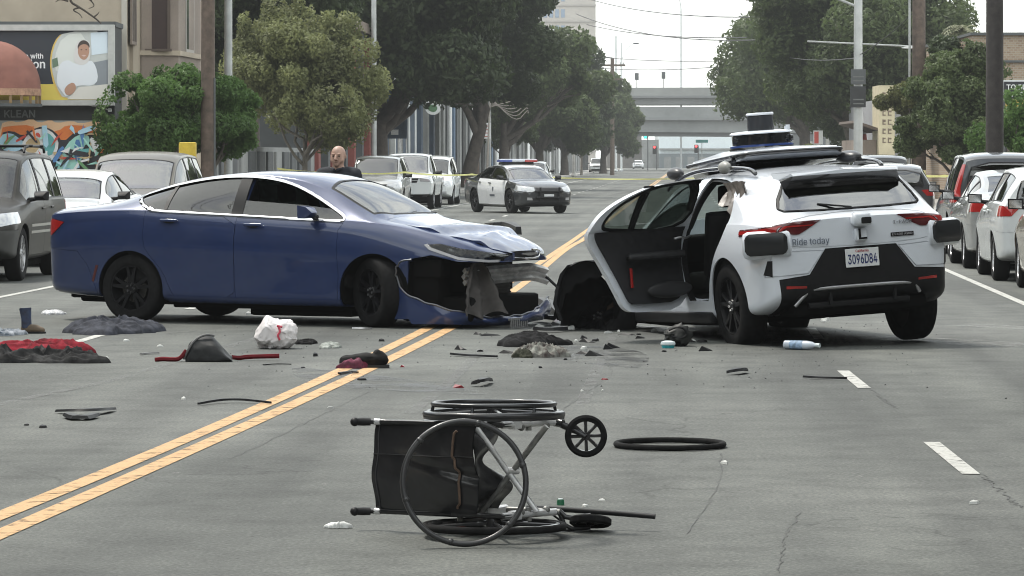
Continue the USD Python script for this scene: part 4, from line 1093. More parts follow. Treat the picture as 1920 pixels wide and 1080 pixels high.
class Car:
    def __init__(self, root, skin, body_mat, wb, R, track, gw=None, cav=(0, 2.2), cavz=0.36, archr=None, detail=True):
        self.root, self.skin, self.mat, self.wb, self.R, self.track = root, skin, body_mat, wb, R, track
        self.shell = skin.layer(0.0, 0.028)
        self.proud = skin.layer(-0.005, 0.03)
        self.pane = skin.layer(0.006, 0.012)
        self.body = skin.base
        cavity = skin.solid(0.045, cav[0], cav[1], cavz)
        self.body = self.body - cavity
        self.cav, self.cavz, self.wins = cav, cavz, None
        self.archr = archr or R + 0.045
        self.panels = []

    def arches(self, centers=None, inner=0.52, zlift=0.0, flat=None):
        for (x, z) in (centers or [(0, self.R), (self.wb, self.R)]):
            c = Manifold.cylinder(2.6, self.archr, self.archr, 56, True).rotate((90, 0, 0)).translate((x, 0, z + zlift))
            low = m3.Manifold.cube((2 * self.archr, 2.6, 0.6), True).translate((x, 0, z + zlift - 0.3))
            cut = (c + low)
            keep = m3.Manifold.cube((9, 2 * inner, 9), True)
            self.cutall(cut - keep)
            liner = c - Manifold.cylinder(2.7, self.archr - 0.010, self.archr - 0.010, 56, True).rotate((90, 0, 0)).translate((x, 0, z + zlift))
            liner = liner - m3.Manifold.cube((9, 2 * inner - 0.004, 9), True)
            disc = Manifold.cylinder(0.012, self.archr, self.archr, 40, True).rotate((90, 0, 0)).translate((x, 0, z + zlift))
            for sgn in (-1, 1):
                liner = liner + disc.translate((0, sgn * (inner - 0.008), 0))
            liner = (liner ^ self.skin.solid(0.012)) ^ m3.Manifold.cube((9, 9, 2.0), True).translate((0, 0, 1.0 + z - 0.12))
            for sgn in (-1, 1):
                part(self.root, 'wheel_well', liner ^ m3.Manifold.cube((9, 3, 9), True).translate((0, sgn * 1.5, 0)), UNDER, 32)
        return self

    def cutall(self, solid):
        self.body = self.body - solid
        self.shell = self.shell - solid
        self.proud = self.proud - solid

    def prism(self, p, view):
        """view: R or L one side (x,z), S both sides (x,z), T from above (x,y), F from the front (y,z) with the polygon's x range in view[1:]."""
        if isinstance(view, tuple):
            if view[0] == 'T':
                return extrude(p, view[1], view[2], 'xy')
            return extrude(p, view[1], view[2], 'yz')
        if view == 'T':
            return extrude(p, 0.5, BIG, 'xy')
        return prism_side(p, {'R': -1, 'L': 1, 'S': 0}[view])

    def panel(self, name, p, view, mat=None, gap=0.0035, smooth=32, deep=0.026, label=None, parent=None, proud=False, make=True, warp=None):
        """Take the outline's piece of the outer shell as a part of its own, with a fine open joint around it."""
        big = self.prism(p, view)
        small = self.prism(p.buffer(-gap, join_style=1), view) if gap else big
        piece = (self.proud if proud else self.shell) ^ small
        self.body = self.body - (self.skin.layer(-0.02, deep) ^ big)
        self.shell = self.shell - big
        self.proud = self.proud - big
        if not make:
            return piece
        if warp is not None:
            piece = warp(piece)
        return part(parent or self.root, name, piece, mat or self.mat, smooth, label)

    def pane_of(self, name, p, view, mat, parent=None, cut=None):
        pr = self.prism(p, view)
        piece = self.pane ^ (pr if cut is None else self.prism(p.intersection(cut), view))
        self.body = self.body - pr
        self.shell = self.shell - pr
        self.proud = self.proud - pr
        self.wins = self.wins + pr if self.wins is not None else pr
        return part(parent or self.root, name, piece, mat, 40)

    def overlay(self, name, p, view, mat, off=0.003, deep=0.012, parent=None, smooth=32, label=None):
        piece = self.skin.layer(-off, deep) ^ self.prism(p, view)
        return part(parent or self.root, name, piece, mat, smooth, label)

    def cabin(self, mat=None):
        a, b = self.cav
        lin = self.skin.solid(0.046, a + 0.001, b - 0.001, self.cavz + 0.001) - self.skin.solid(0.054, a + 0.012, b - 0.012, self.cavz + 0.012)
        if self.wins is not None:
            lin = lin - self.wins
        part(self.root, 'cabin_lining', lin, mat or SEATM, 32)

    def finish(self, name='body', smooth=32):
        return part(self.root, name, self.body, self.mat, smooth)

def mirror_part(root, x, y, z, s, mat, glassy=None, sc=1.0, face=-1):
    """Door mirror at the car's side s; face -1: glass looks backwards."""
    p = [(-0.055, 0.03, -0.055), (-0.055, 0.03, 0.06), (-0.055, 0.20, -0.05), (-0.055, 0.205, 0.065), (0.03, 0.035, -0.045), (0.03, 0.035, 0.045), (0.02, 0.17, -0.04), (0.02, 0.18, 0.05), (0.07, 0.06, 0.0), (0.06, 0.14, 0.0)]
    p = np.array(p) * sc * np.array([1, s, 1]) + [x, y, z]
    m = part(root, 'door_mirror', tm(Manifold.hull_points(p)), mat, 50)
    q = np.array([(-0.058, 0.045, -0.042), (-0.058, 0.045, 0.048), (-0.058, 0.19, -0.038), (-0.058, 0.19, 0.052), (-0.052, 0.045, -0.042), (-0.052, 0.045, 0.048), (-0.052, 0.19, -0.038), (-0.052, 0.19, 0.052)]) * sc * np.array([1, s, 1]) + [x, y, z]
    part(m, 'mirror_glass', tm(Manifold.hull_points(q)), CHROME, 20)
    part(m, 'mirror_stalk', tube([(x, y - s * 0.06, z - 0.045 * sc), (x + 0.01, y + s * 0.05 * sc, z - 0.03 * sc)], [0.03 * sc, 0.022 * sc], 8), BLACK, 40)
    return m
# ---------------------------------------------------------------- the crashed blue sedan
BLUE = paint('blue_car_paint', (0.0095, 0.0225, 0.080), 0.25, 0.34, 0.05)
def build_sedan():
    al = math.radians(26.0)
    root = thing('crashed_sedan', 'dark blue four door sedan with torn off front bumper, standing across the yellow lines', 'car', (-3.40, 37.9, 0), -al)
    T = [(-1.13, .42, .50, .97, .46, .36, 1.03, 1.05), (-1.08, .33, .68, 1.03, .66, .52, 1.085, 1.105), (-.95, .275, .83, 1.06, .79, .62, 1.115, 1.135),
         (-.7, .25, .90, 1.085, .84, .63, 1.14, 1.158), (-.4, .235, .925, 1.10, .855, .60, 1.175, 1.205), (0, .22, .932, 1.11, .858, .545, 1.275, 1.31),
         (.35, .205, .935, 1.10, .855, .55, 1.375, 1.41), (.8, .19, .935, 1.085, .85, .575, 1.44, 1.475), (1.25, .185, .935, 1.068, .845, .59, 1.462, 1.505),
         (1.7, .18, .935, 1.05, .842, .59, 1.425, 1.48), (2.1, .18, .935, 1.038, .838, .60, 1.315, 1.40), (2.5, .18, .932, 1.018, .832, .64, 1.135, 1.225),
         (2.74, .18, .93, 1.0, .82, .68, 1.03, 1.075), (3.0, .19, .925, .965, .80, .66, .985, 1.02), (3.3, .20, .91, .90, .775, .62, .925, .96),
         (3.6, .22, .86, .81, .735, .55, .845, .872), (3.8, .26, .74, .735, .64, .46, .765, .79), (3.92, .34, .50, .665, .44, .32, .69, .708)]
    sk = Skin(T, 100, waist=0.022)
    c = Car(root, sk, BLUE, 2.742, .335, 1.59, cav=(-.05, 2.42), archr=.375)
    # torn away nose: everything below the lamps ahead of the front wheels is open
    nose = extrude(poly([(3.08, -.2), (5, -.2), (5, .60), (3.62, .64), (3.36, .70), (3.12, .66)]), -BIG, BIG, 'xz')
    keep = m3.Manifold.cube((9, .9, 9), True) ^ m3.Manifold.cube((6.5, 9, 9), True)
    c.cutall(nose)
    c.arches()
    # panes
    side = chaikin([(-.02, 1.247), (.03, 1.21), (.19, 1.13), (.30, 1.122), (1.16, 1.082), (2.30, 1.036), (2.385, 1.036), (2.30, 1.09), (1.886, 1.30), (1.58, 1.40), (1.207, 1.440), (.8, 1.424), (.4, 1.362), (.14, 1.296)], 2, True)
    full = poly(side)
    def xr(a, b):
        return full.intersection(sg.box(a, 0, b, 2))
    trim = full.buffer(.026, join_style=1).difference(full.buffer(.004))
    black = full.buffer(.006).difference(unary_union([xr(-.1, .345), xr(.385, 1.12), xr(1.245, 2.50)]))
    for s, v in ((-1, 'R'), (1, 'L')):
        c.panel('window_surround', black, v, BLACK, gap=0, deep=.015)
        c.pane_of('rear_quarter_window', xr(-.1, .345), v, G_SIDE)
        c.pane_of('rear_door_window', xr(.385, 1.12), v, G_SIDE)
        c.pane_of('front_door_window', xr(1.245, 2.50), v, G_MID, cut=None if v == 'L' else poly([(1.2, .9), (2.5, .9), (2.5, 1.10), (1.9, 1.17), (1.2, 1.215)]))
        c.overlay('window_trim', trim, v, CHROME, .006, .02)
    ws = poly([(2.70, -.05), (2.685, -.4), (2.60, -.625), (2.12, -.545), (2.07, -.3), (2.06, 0)] + [(2.07, .3), (2.12, .545), (2.60, .625), (2.685, .4)])
    c.panel('windscreen_border', ws.buffer(.03).difference(ws), 'T', BLACK, gap=0, deep=.012)
    c.pane_of('windscreen', ws, ('T', .9, 3), G_CLEAR)
    rw = poly([(-.36, -.50), (-.40, 0), (-.36, .50), (.28, .465), (.30, 0), (.28, -.465)])
    c.pane_of('rear_window', rw, ('T', 1.0, 3), G_DARK)
    # doors
    rear_door = poly(chaikin([(1.19, .215), (.52, .225), (.45, .34), (.385, .50), (.20, .70), (.16, .80), (.155, 1.0), (.15, 1.128), (.16, 1.14), (1.2, 1.10), (1.2, .6)], 1, True)).difference(full.buffer(.036))
    front_door = poly([(1.20, .215), (2.34, .215), (2.36, .5), (2.345, .93), (2.385, 1.0), (1.2, 1.06)]).difference(full.buffer(.036))
    for v, s in (('R', -1), ('L', 1)):
        d = c.panel('front_door', front_door, v)
        hx = 1.44
        for (dd, hx, hz, nm) in ((d, 1.415, .975, 'f'), (c.panel('rear_door', rear_door, v), .46, 1.012, 'r')):
            w = float(pchip(sk.t[:, 0], sk.t[:, 2], hx))
            y = s * (w - .012)
            part(dd, 'door_handle', merge([box(hx - .10, hx + .10, y - .014, y + .014, hz - .015, hz + .016, .010)]), BLUE, 40)
            part(dd, 'handle_recess', tm(Manifold.sphere(1, 24).scale((.075, .012, .026)).translate((hx + .0, y - s * .006, hz - .004))), BLACK, 40)
        mirror_part(root, 2.06, s * .86, 1.10, s, BLUE, sc=1.08)
        c.overlay('side_marker', poly([(-.455, .40), (-.43, .395), (-.37, .56), (-.40, .565)]), v, DARKRED, .004, .01)
        c.overlay('sill', poly([(.42, .20), (2.38, .19), (2.38, .255), (.42, .265)]), v, BLUE, .012, .02)
    # boot, rear bumper, lamps
    c.panel('tail_lamp', poly([(-1.2, .98), (-1.2, .86), (-.98, .85), (-.86, .935), (-.80, .99), (-.98, 1.02)]), 'S', REDLAMP, proud=True)
    c.panel('rear_bumper', poly([(-1.3, .2), (-.40, .2), (-.40, .30), (-.50, .56), (-.62, .70), (-1.3, .74)]), 'S')
    c.panel('boot_lid', poly([(-1.2, -.60), (-.46, -.56), (-.50, 0), (-.46, .56), (-1.2, .60)]), ('T', .78, 3))
    LAMP = {v: c.panel('headlamp', poly([(3.27, .80), (3.34, .752), (3.62, .665), (3.86, .64), (3.92, .64), (3.92, .70), (3.80, .735), (3.62, .765), (3.42, .81)]), v, make=False, deep=.09) for v in ('R', 'L')}
    # bonnet, buckled by the blow
    def buckle(m):
        m = tm(m).subdivide_to_size(.06) if hasattr(tm(m), 'subdivide_to_size') else tm(m)
        v = m.vertices.copy()
        x, y = v[:, 0], v[:, 1]
        f = fnoise(v * [5, 4, 2], 3) - .5
        ridge = np.exp(-((x - 3.34 - .18 * y) / .09) ** 2) * .028 + np.exp(-((x - 3.58 + .25 * y) / .06) ** 2) * .022 - np.exp(-((x - 3.46 - .1 * y) / .07) ** 2) * .016
        k = np.clip((x - 2.95) / .5, 0, 1)
        v[:, 2] += k * (ridge + f * .022) + .012 * k
        v[:, 0] += k * f * .03
        m.vertices = v
        return m
    hood = poly([(2.76, -.66), (2.79, 0), (2.76, .66), (3.1, .70), (3.5, .665), (3.82, .50), (3.96, .2), (3.96, -.2), (3.82, -.50), (3.5, -.665), (3.1, -.70)])
    c.panel('bonnet', hood, 'T', warp=buckle, label='blue bonnet buckled in sharp folds at its front edge')
    c.cabin()
    part(root, 'engine_bay', [move(box(2.85, 3.30, -.62, .62, .30, .72), 0, 0, 0), box(3.30, 3.52, -.50, .55, .34, .64), box(3.15, 3.45, -.86, -.66, .48, .66, .02)] +
         [tube(chaikin([(3.35, -.5 + .15 * k, .42 + .03 * (k % 3)), (3.56, -.45 + .16 * k, .40), (3.5, -.3 + .12 * k, .56), (3.34, -.2 + .1 * k, .62)], 2), .018, 6) for k in range(5)], UNDER, 30)
    part(root, 'undertray', [box(2.98, 3.74, -.78, .72, .06, .30, .04), box(2.96, 3.12, -.90, -.5, .3, .66, .03), box(2.96, 3.12, .5, .88, .2, .66, .03), box(3.1, 3.42, -.84, -.55, .16, .62, .06)], UNDER, 30)
    part(root, 'radiator', [box(3.50, 3.54, -.42, .46, .30, .60)] + [box(3.54, 3.55, -.42, .46, .31 + .03 * k, .322 + .03 * k) for k in range(10)], M('radiator_fins', (.03, .03, .032), .5, .5), 20)
    # headlamps
    for s, v in ((-1, 'R'), (1, 'L')):
        hl = part(root, 'headlamp', LAMP[v], G_LENS, 45)
        part(hl, 'lamp_reflector', [box(3.20, 3.62, s * .66 - .06, s * .66 + .06, .66, .78, .03), box(3.55, 3.80, s * .50 - .08, s * .50 + .08, .65, .74, .03)], M('lamp_dark_chrome', (.34, .34, .35), .25, .5), 40)
        part(hl, 'lamp_lens', tm(Manifold.sphere(.050, 24).translate((3.50, .735 * s, .738))), SATIN, 60)
        part(hl, 'lamp_lens', tm(Manifold.sphere(.042, 24).translate((3.66, .62 * s, .705))), SATIN, 60)
        low = [(3.27, .80), (3.33, .752), (3.62, .660), (3.85, .632), (3.90, .632), (3.90, .655), (3.85, .655), (3.62, .683), (3.345, .772), (3.30, .81)]
        c.overlay('lamp_trim', poly(low), v, M('lamp_trim_grey', (.30, .30, .31), .35, .6), .008, .02, parent=hl)
    # grille strip with a winged emblem, hanging at the tip of the bonnet
    gp = chaikin([(3.80, -.50, .70), (3.93, -.2, .665), (3.99, 0, .655), (3.95, .26, .665), (3.90, .36, .70), (3.96, .25, .735), (4.0, 0, .745)], 2)
    gr = part(root, 'grille', tm(Manifold.hull_points(np.array([(3.84, -.46, .67), (3.97, -.1, .64), (3.98, .1, .64), (3.90, .34, .66), (3.84, -.46, .72), (3.965, -.1, .735), (3.965, .1, .735), (3.88, .34, .73), (3.7, -.4, .66), (3.7, .3, .66), (3.7, -.4, .72), (3.7, .3, .72)]))), BLACK, 30)
    part(gr, 'grille_trim', tube(gp, .010, 8), CHROME, 50)
    wing = poly([(-.15, .0), (-.03, -.014), (.03, -.014), (.15, 0), (.15, .012), (.03, .014), (-.03, .014), (-.15, .012)])
    part(gr, 'winged_emblem', move(extrude(wing, 0, .012, 'yz'), 3.975, -.02, .70, rz=-.06), CHROME, 20)
    # bumper beam, bent
    bx = np.array([(3.60, -.66, .49), (3.70, -.40, .50), (3.76, 0, .51), (3.76, .40, .515), (3.72, .66, .50), (3.78, .80, .46)])
    P = chaikin(bx, 2)
    beam = []
    for dz in (-.055, 0, .055):
        beam.append(tube(P + [0.012 * (dz == 0) * -1, 0, dz], .032, 4))
    bm = part(root, 'bumper_beam', beam, M('bare_aluminium', (.50, .50, .49), .40, .35, var=.3, scale=9), 25)
    part(bm, 'torn_beam_end', [bar((3.77, .78, .46), (3.80 + .03 * k, .86 + .05 * (k % 2), .40 - .03 * k), .016, .004, 5) for k in range(4)], BLACK, 30)
    # bumper cover sagging to the ground
    n = 60
    t = np.linspace(0, 1, n)
    pl = chaikin([(3.02, -.945), (3.16, -.965), (3.46, -.93), (3.74, -.74), (3.93, -.36), (3.99, .05), (3.93, .45), (3.86, .66)], 3)
    s_ = np.concatenate([[0], np.cumsum(np.linalg.norm(np.diff(pl, axis=0), axis=1))]); s_ /= s_[-1]
    px, py = np.interp(t, s_, pl[:, 0]), np.interp(t, s_, pl[:, 1])
    zt = pchip([0, .05, .16, .30, .45, .62, .80, .93, 1.0], [.44, .33, .24, .155, .105, .115, .18, .245, .265], t)
    zb = .035 + .05 * (t < .08) + .01 * np.sin(t * 9) + .02 * (t > .9)
    V = []
    for q in range(6):
        a = q / 5
        bul = .035 * math.sin(a * math.pi)
        z = zb + (zt - zb) * a
        V.append(np.column_stack([px - .02 * (1 - a) + bul + .01 * np.sin(t * 31 + q), py, z]))
    V = np.array(V)           # 6 x n
    V2 = V + np.array([-.012, 0.006, 0])
    ids = np.arange(6 * n).reshape(6, n)
    F = []
    for a in range(5):
        for b in range(n - 1):
            i, j, k, l = ids[a, b], ids[a, b + 1], ids[a + 1, b + 1], ids[a + 1, b]
            F += [(i, j, k), (i, k, l)]
            o = 6 * n
            F += [(i + o, k + o, j + o), (i + o, l + o, k + o)]
    bc = part(root, 'bumper_cover', trimesh.Trimesh(np.vstack([V.reshape(-1, 3), V2.reshape(-1, 3)]), np.array(F), process=False), BLUE, 40, 'blue bumper cover sagging to the road')
    edge = np.column_stack([px, py, zt])
    lead = chaikin([(3.20, -.99, .66), (3.07, -.985, .64), (3.02, -.97, .58), (3.01, -.955, .50), tuple(edge[0] + [0, 0, .04])], 2)
    part(bc, 'bumper_trim', tube(np.vstack([lead, edge[1:]]) + np.column_stack([.006 * np.sin(np.arange(len(lead) + n - 1) * 1.7), np.zeros(len(lead) + n - 1), .006 * np.sin(np.arange(len(lead) + n - 1) * 1.1)]), .009, 8), M('scuffed_chrome', (.20, .205, .225), .4, 1.0), 50)
    gq = []
    for k in range(9):
        gq.append(box(3.965, 3.98, -.42 + .043 * k, -.40 + .043 * k, .0, .085))
    gq += [box(3.955, 3.975, -.44, -.03, .07, .09), box(3.955, 3.975, -.41, -.06, .0, .012)]
    part(bc, 'lower_grille_insert', gq, M('grey_plastic', (.16, .16, .16), .6), 20)
    # wheels
    for s in (-1, 1):
        wheel(root, (0, s * .80, .335), .335, .225, BLACKW, s)
        wheel(root, (2.742, s * .80, .335), .335, .225, BLACKW, s, steer=-math.radians(32))
    part(root, 'interior_seats', seat(1.25, -.38) + seat(1.25, .38) + [box(.25, .75, -.65, .65, .42, .60, .05), move(box(-.07, .09, -.64, .64, 0, .55, .05), .28, 0, .55, ry=-.35), box(2.15, 2.40, -.68, .68, .75, .95, .04), tm(ring((0, 0, 0), .18, .014, 'x')).apply_transform(trimesh.transformations.translation_matrix((2.05, .38, .92)))], SEATM, 40)
    part(root, 'underbody', [box(.42, 2.36, -.78, .78, .15, .23, .02), box(1.25, 2.40, -.70, .70, .085, .16, .03), box(-.9, -.36, -.6, .6, .22, .32, .03), box(1.0, 1.9, -.2, .2, .10, .18, .03), bar((-.9, -.35, .22), (.3, -.35, .2), .045), box(3.0, 3.2, -.5, .5, .2, .3)], UNDER, 30)  # low front box added to deepen the shade on the road below
    part(root, 'wiper', [bar((2.74, -.45, 1.052), (2.66, .15, 1.10), .010), bar((2.75, .1, 1.06), (2.67, .55, 1.085), .010)], BLACK, 40)
    c.finish()
    return root
build_sedan()

# grey airbag cloth hanging out of the sedan's nose
def build_cloth():
    al = math.radians(26.0)
    n, m = 26, 40
    V = []
    for i in range(n):
        u = i / (n - 1)
        for j in range(m):
            v = j / (m - 1)
            wdt = .06 + .32 * v ** .8
            y = (u - .5) * wdt * 1.5 - .05 * v
            fold = .035 * math.sin(u * 15 + 2 * v) * (.3 + v) + .03 * math.sin(u * 7 + 1)
            x = .02 + .20 * v ** 1.4 + fold
            z = .66 - .54 * v + .03 * math.sin(u * 11) * v + (.10 * max(0, u - .62) / .38 * (v > .55) * (v - .55))
            V.append((x, y, z))
    V = np.array(V)
    V += (fnoise(V * 14, 8)[:, None] - .5) * .03
    f = []
    for i in range(n - 1):
        for j in range(m - 1):
            a = i * m + j
            f += [(a, a + 1, a + m + 1), (a, a + m + 1, a + m)]
    f = np.array(f)
    V2 = V + [-.012, 0, 0]
    F = np.vstack([f, f[:, ::-1] + len(V)])
    t = thing('deflated_airbag', 'grey crumpled cloth of a burst airbag draped out of the blue sedan nose', 'airbag', (-3.40, 37.9, 0), -al)
    mm = trimesh.Trimesh(np.vstack([V, V2]), F, process=False)
    part(t, 'cloth', move(mm, 3.66, -.54, 0, rz=-.45), M('grey_airbag_cloth', (.075, .070, .067), .9, spec=.1, var=.25, scale=7), 60)
build_cloth()
# ---------------------------------------------------------------- the wrecked white driverless SUV
WHITE = paint('white_car_paint', (0.67, 0.705, 0.76), 0.0, 0.35, 0.05)
SUV_POS, SUV_TH = (2.80, 33.0), math.radians(17.2)
def suv_matrix(roll=3.6, pitch=1.9, z=.03):
    T = trimesh.transformations
    a = math.pi / 2 + SUV_TH
    return T.translation_matrix((SUV_POS[0], SUV_POS[1], z)) @ T.rotation_matrix(a, (0, 0, 1)) @ T.rotation_matrix(math.radians(pitch), (0, 1, 0)) @ T.rotation_matrix(-math.radians(roll), (1, 0, 0))
def build_suv():
    mw = suv_matrix()
    inv = np.linalg.inv(mw)
    root = thing('wrecked_suv', 'white SUV with a sensor tower on its roof, crushed front and open left rear door', 'car', mat4=mw)
    T = [(-.885, .52, .62, .97, .60, .50, 1.05, 1.07), (-.85, .42, .77, 1.0, .75, .57, 1.075, 1.10), (-.78, .36, .84, 1.025, .81, .60, 1.10, 1.13), (-.62, .30, .905, 1.045, .855, .585, 1.27, 1.30),
         (-.45, .265, .932, 1.06, .878, .56, 1.425, 1.465), (0, .235, .95, 1.07, .888, .585, 1.475, 1.52), (.5, .225, .95, 1.06, .888, .60, 1.495, 1.55), (1.0, .22, .945, 1.04, .88, .61, 1.50, 1.56),
         (1.5, .22, .94, 1.02, .875, .615, 1.48, 1.545), (2.0, .22, .94, 1.0, .87, .62, 1.40, 1.48), (2.5, .22, .94, .98, .86, .64, 1.22, 1.31), (2.9, .22, .94, .96, .84, .66, 1.03, 1.09),
         (3.2, .22, .93, .92, .80, .62, .95, .99), (3.6, .24, .86, .82, .72, .50, .86, .89), (3.8, .30, .70, .72, .58, .40, .76, .78)]
    sk = Skin(T, 96, waist=0.025)
    c = Car(root, sk, WHITE, 2.99, .37, 1.66, cav=(-.52, 2.6), cavz=.40, archr=.415)
    # the struck corner: wing and bumper ahead of the left front door are gone
    crush = extrude(poly([(2.55, .25), (4.2, -.10), (4.2, 1.2), (2.55, 1.2)]), .0, .92, 'xy')
    c.cutall(crush)
    c.arches()
    T_ = trimesh.transformations
    hinge = np.array([1.125, .885, 0])
    MD = T_.translation_matrix(hinge) @ T_.rotation_matrix(-math.radians(68), (0, 0, 1)) @ T_.translation_matrix(-hinge)
    def swing(m):
        m = tm(m).copy(); m.apply_transform(MD); return m
    door_poly = poly(chaikin([(1.125, .34), (.62, .34), (.50, .40), (.44, .56), (.22, .80), (.02, .98), (-.02, 1.10), (.10, 1.28), (.42, 1.445), (.80, 1.485), (1.125, 1.49), (1.125, .9)], 2, True))
    win_poly = poly(chaikin([(1.085, 1.06), (.16, 1.10), (.08, 1.14), (.20, 1.30), (.50, 1.425), (.80, 1.455), (1.085, 1.46)], 2, True))
    door_ring = door_poly.difference(win_poly)
    leaf = poly(chaikin([(1.125, .33), (.46, .33), (.33, .37), (.26, .52), (.13, .78), (-.03, .98), (-.06, 1.10), (.06, 1.29), (.42, 1.45), (.80, 1.487), (1.125, 1.49), (1.125, .9)], 2, True))
    leaf_ring = leaf.difference(win_poly)
    # open left rear door: outer skin, black inner trim, frame, pane, all swung about the front hinge
    d = part(root, 'open_rear_door', swing((sk.solid(0) - sk.solid(.050)) ^ prism_side(leaf_ring.buffer(-.003), 1)), WHITE, 32, 'white left rear door standing wide open, black trim showing')
    trim = door_ring.buffer(-.06).intersection(sg.box(-1, .30, 2, 1.08))
    trim2 = leaf.buffer(-.075).intersection(sg.box(-1, .30, 2, 1.075))
    part(d, 'door_trim', swing((sk.solid(.049) - sk.solid(.082)) ^ prism_side(trim2, 1)), M('door_trim_black', (.012, .012, .014), .6), 32)
    part(d, 'window_frame', swing((sk.solid(-.003) - sk.solid(.054)) ^ prism_side(win_poly.buffer(.03).difference(win_poly).intersection(sg.box(-1, 1.06, 2, 2)), 1)), BLACK, 32)
    part(d, 'door_window', swing((sk.solid(.02) - sk.solid(.026)) ^ prism_side(win_poly, 1)), G_MID, 40)
    part(d, 'window_divider', swing((sk.solid(.0) - sk.solid(.05)) ^ prism_side(poly([(.44, 1.05), (.475, 1.05), (.50, 1.46), (.465, 1.46)]), 1)), BLACK, 32)
    part(d, 'arm_rest', swing(move(box(.35, 1.02, .74, .83, .80, .87, .03), 0, 0, 0)), M('arm_rest_black', (.022, .022, .024), .5), 40)
    part(d, 'door_pocket', swing(tm(Manifold.sphere(1, 32).scale((.27, .045, .075)).translate((.84, .80, .52)))), M('arm_rest_black', (.02, .02, .02), .5), 40)
    part(d, 'inner_handle', swing(tube(chaikin([(.90, .765, .97), (.98, .75, .985), (1.02, .75, .965), (1.09, .765, .985)], 2), .011, 6)), SATIN, 40)
    part(d, 'door_reflector', swing(box(.40, .425, .815, .835, .56, .74, .006)), REDLAMP, 30)
    part(d, 'door_latch', swing(box(.425, .46, .86, .885, .60, .70, .008)), SATIN, 30)
    c.cutall(prism_side(door_poly, 1, .45) ^ m3.Manifold.cube((9, 9, 9), True).translate((0, 0, 4.9)))
    part(root, 'door_seal', (sk.solid(.012) - sk.solid(.06)) ^ prism_side(door_poly.buffer(.001).difference(door_poly.buffer(-.03)), 1), BLACK, 32)
    c.wins = prism_side(door_poly, 1, .45)
    # panes of the other sides
    fw = poly(chaikin([(1.29, 1.045), (2.30, 1.01), (2.42, 1.03), (2.05, 1.30), (1.75, 1.42), (1.29, 1.46)], 2, True))
    c.pane_of('front_door_window', fw, 'L', G_MID)
    c.pane_of('front_door_window', fw, 'R', G_DARK)
    c.pane_of('rear_door_window', win_poly, 'R', G_DARK)
    ws = poly([(2.84, -.05), (2.82, -.5), (2.74, -.62), (2.02, -.57), (1.96, -.3), (1.95, 0), (1.96, .3), (2.02, .57), (2.74, .62), (2.82, .5)])
    c.pane_of('windscreen', ws, ('T', .9, 3), G_CLEAR)
    rw = poly(chaikin([(-.60, 1.155), (.60, 1.155), (.66, 1.19), (.50, 1.43), (-.50, 1.43), (-.66, 1.19)], 1, True))
    c.panel('rear_window_border', rw.buffer(.02).difference(rw), ('F', -.84, -.42), BLACK, gap=0, deep=.02)
    c.pane_of('rear_window', rw, ('F', -.84, -.42), G_REAR)
    for v in ('L', 'R'):
        c.panel('front_door', poly([(1.245, .34), (2.30, .34), (2.36, .6), (2.34, .95), (2.42, 1.0), (1.245, 1.035)]), v)
        if v == 'R':
            c.panel('rear_door', door_ring, v)
    # tail
    lamp = chaikin([(.355, 1.062), (.355, 1.066), (.62, 1.062), (.84, 1.032), (1.0, 1.0), (1.0, .965), (.80, .955), (.66, .962), (.60, .948), (.55, .955)], 1, True)
    for s in (-1, 1):
        lp = c.panel('tail_lamp', poly(np.array(lamp) * [s, 1]), ('F', -2, -.36), DARKRED, gap=0, proud=True, deep=.03)
        c.overlay('lamp_strip', poly(np.array([(.42, 1.028), (.66, 1.030), (.72, 1.036), (1.0, .992), (1.0, .972), (.72, .985), (.66, 1.018), (.44, 1.018)]) * [s, 1]), ('F', -2, -.36), REDLAMP, .009, .0, parent=lp)
    dark = poly([(-.33, .815), (.33, .815), (.49, .60), (.755, .575), (.74, .40), (.70, .1), (-.80, .1), (-.85, .40), (-.815, .575), (-.49, .60)])
    c.panel('tailgate', poly(chaikin([(-.62, .825), (.62, .825), (.68, .90), (.68, 1.12), (-.68, 1.12), (-.68, .90)], 2, True)), ('F', -2, -.66))
    c.panel('lower_bumper', dark, ('F', -2, -.34), BLACK, gap=.002)
    for s in (-1, 1):
        c.panel('bumper_corner', poly(np.array([(.345, .80), (.70, .815), (.80, .80), (.845, .60), (.50, .61)]) * [s, 1]), ('F', -2, -.40), gap=.004, proud=True)
        c.overlay('bumper_reflector', poly(np.array([(.52, .485), (.70, .49), (.70, .515), (.52, .505)]) * [s, 1]), ('F', -2, -.5), REDLAMP, .004)
        c.overlay('bumper_vent', poly(np.array([(.80, .60), (.85, .62), (.83, .74), (.80, .74)]) * [s, 1]), ('F', -2, -.35), BLACK, .007)
    df = [(.62, .335), (.50, .455), (.44, .475), (-.44, .475), (-.50, .455), (-.54, .38)]
    part(root, 'diffuser_trim', tube([(-.875 + .16 * max(0, abs(y) - .30), y, z) for y, z in chaikin(df, 2)], .017, 8), M('dull_silver', (.42, .42, .43), .4, .9), 50)
    part(root, 'diffuser_fins', [box(-.87, -.70, y - .012, y + .012, .33, .43) for y in (-.3, .3)] + [box(-.84, -.5, -.45, .5, .30, .36, .02)], BLACK, 30)
    pl = part(root, 'number_plate', box(-.905, -.893, -.155, .155, .635, .795, .004), PLATE, 20)
    def back_text(parent, name, txt, h, y, z, x, mat, bold=False, w=None):
        m, tw = text_on(txt, h, .003, bold)
        if w:
            m.apply_scale((w / tw, 1, 1))
        M4 = np.array([[0, 0, -1, x], [-1, 0, 0, y], [0, 1, 0, z], [0, 0, 0, 1]], float)
        m.apply_transform(M4)
        part(parent, name, m, mat, False)
    back_text(pl, 'plate_number', '3096D84', .078, 0, .665, -.9045, PLATETXT, True, .27)
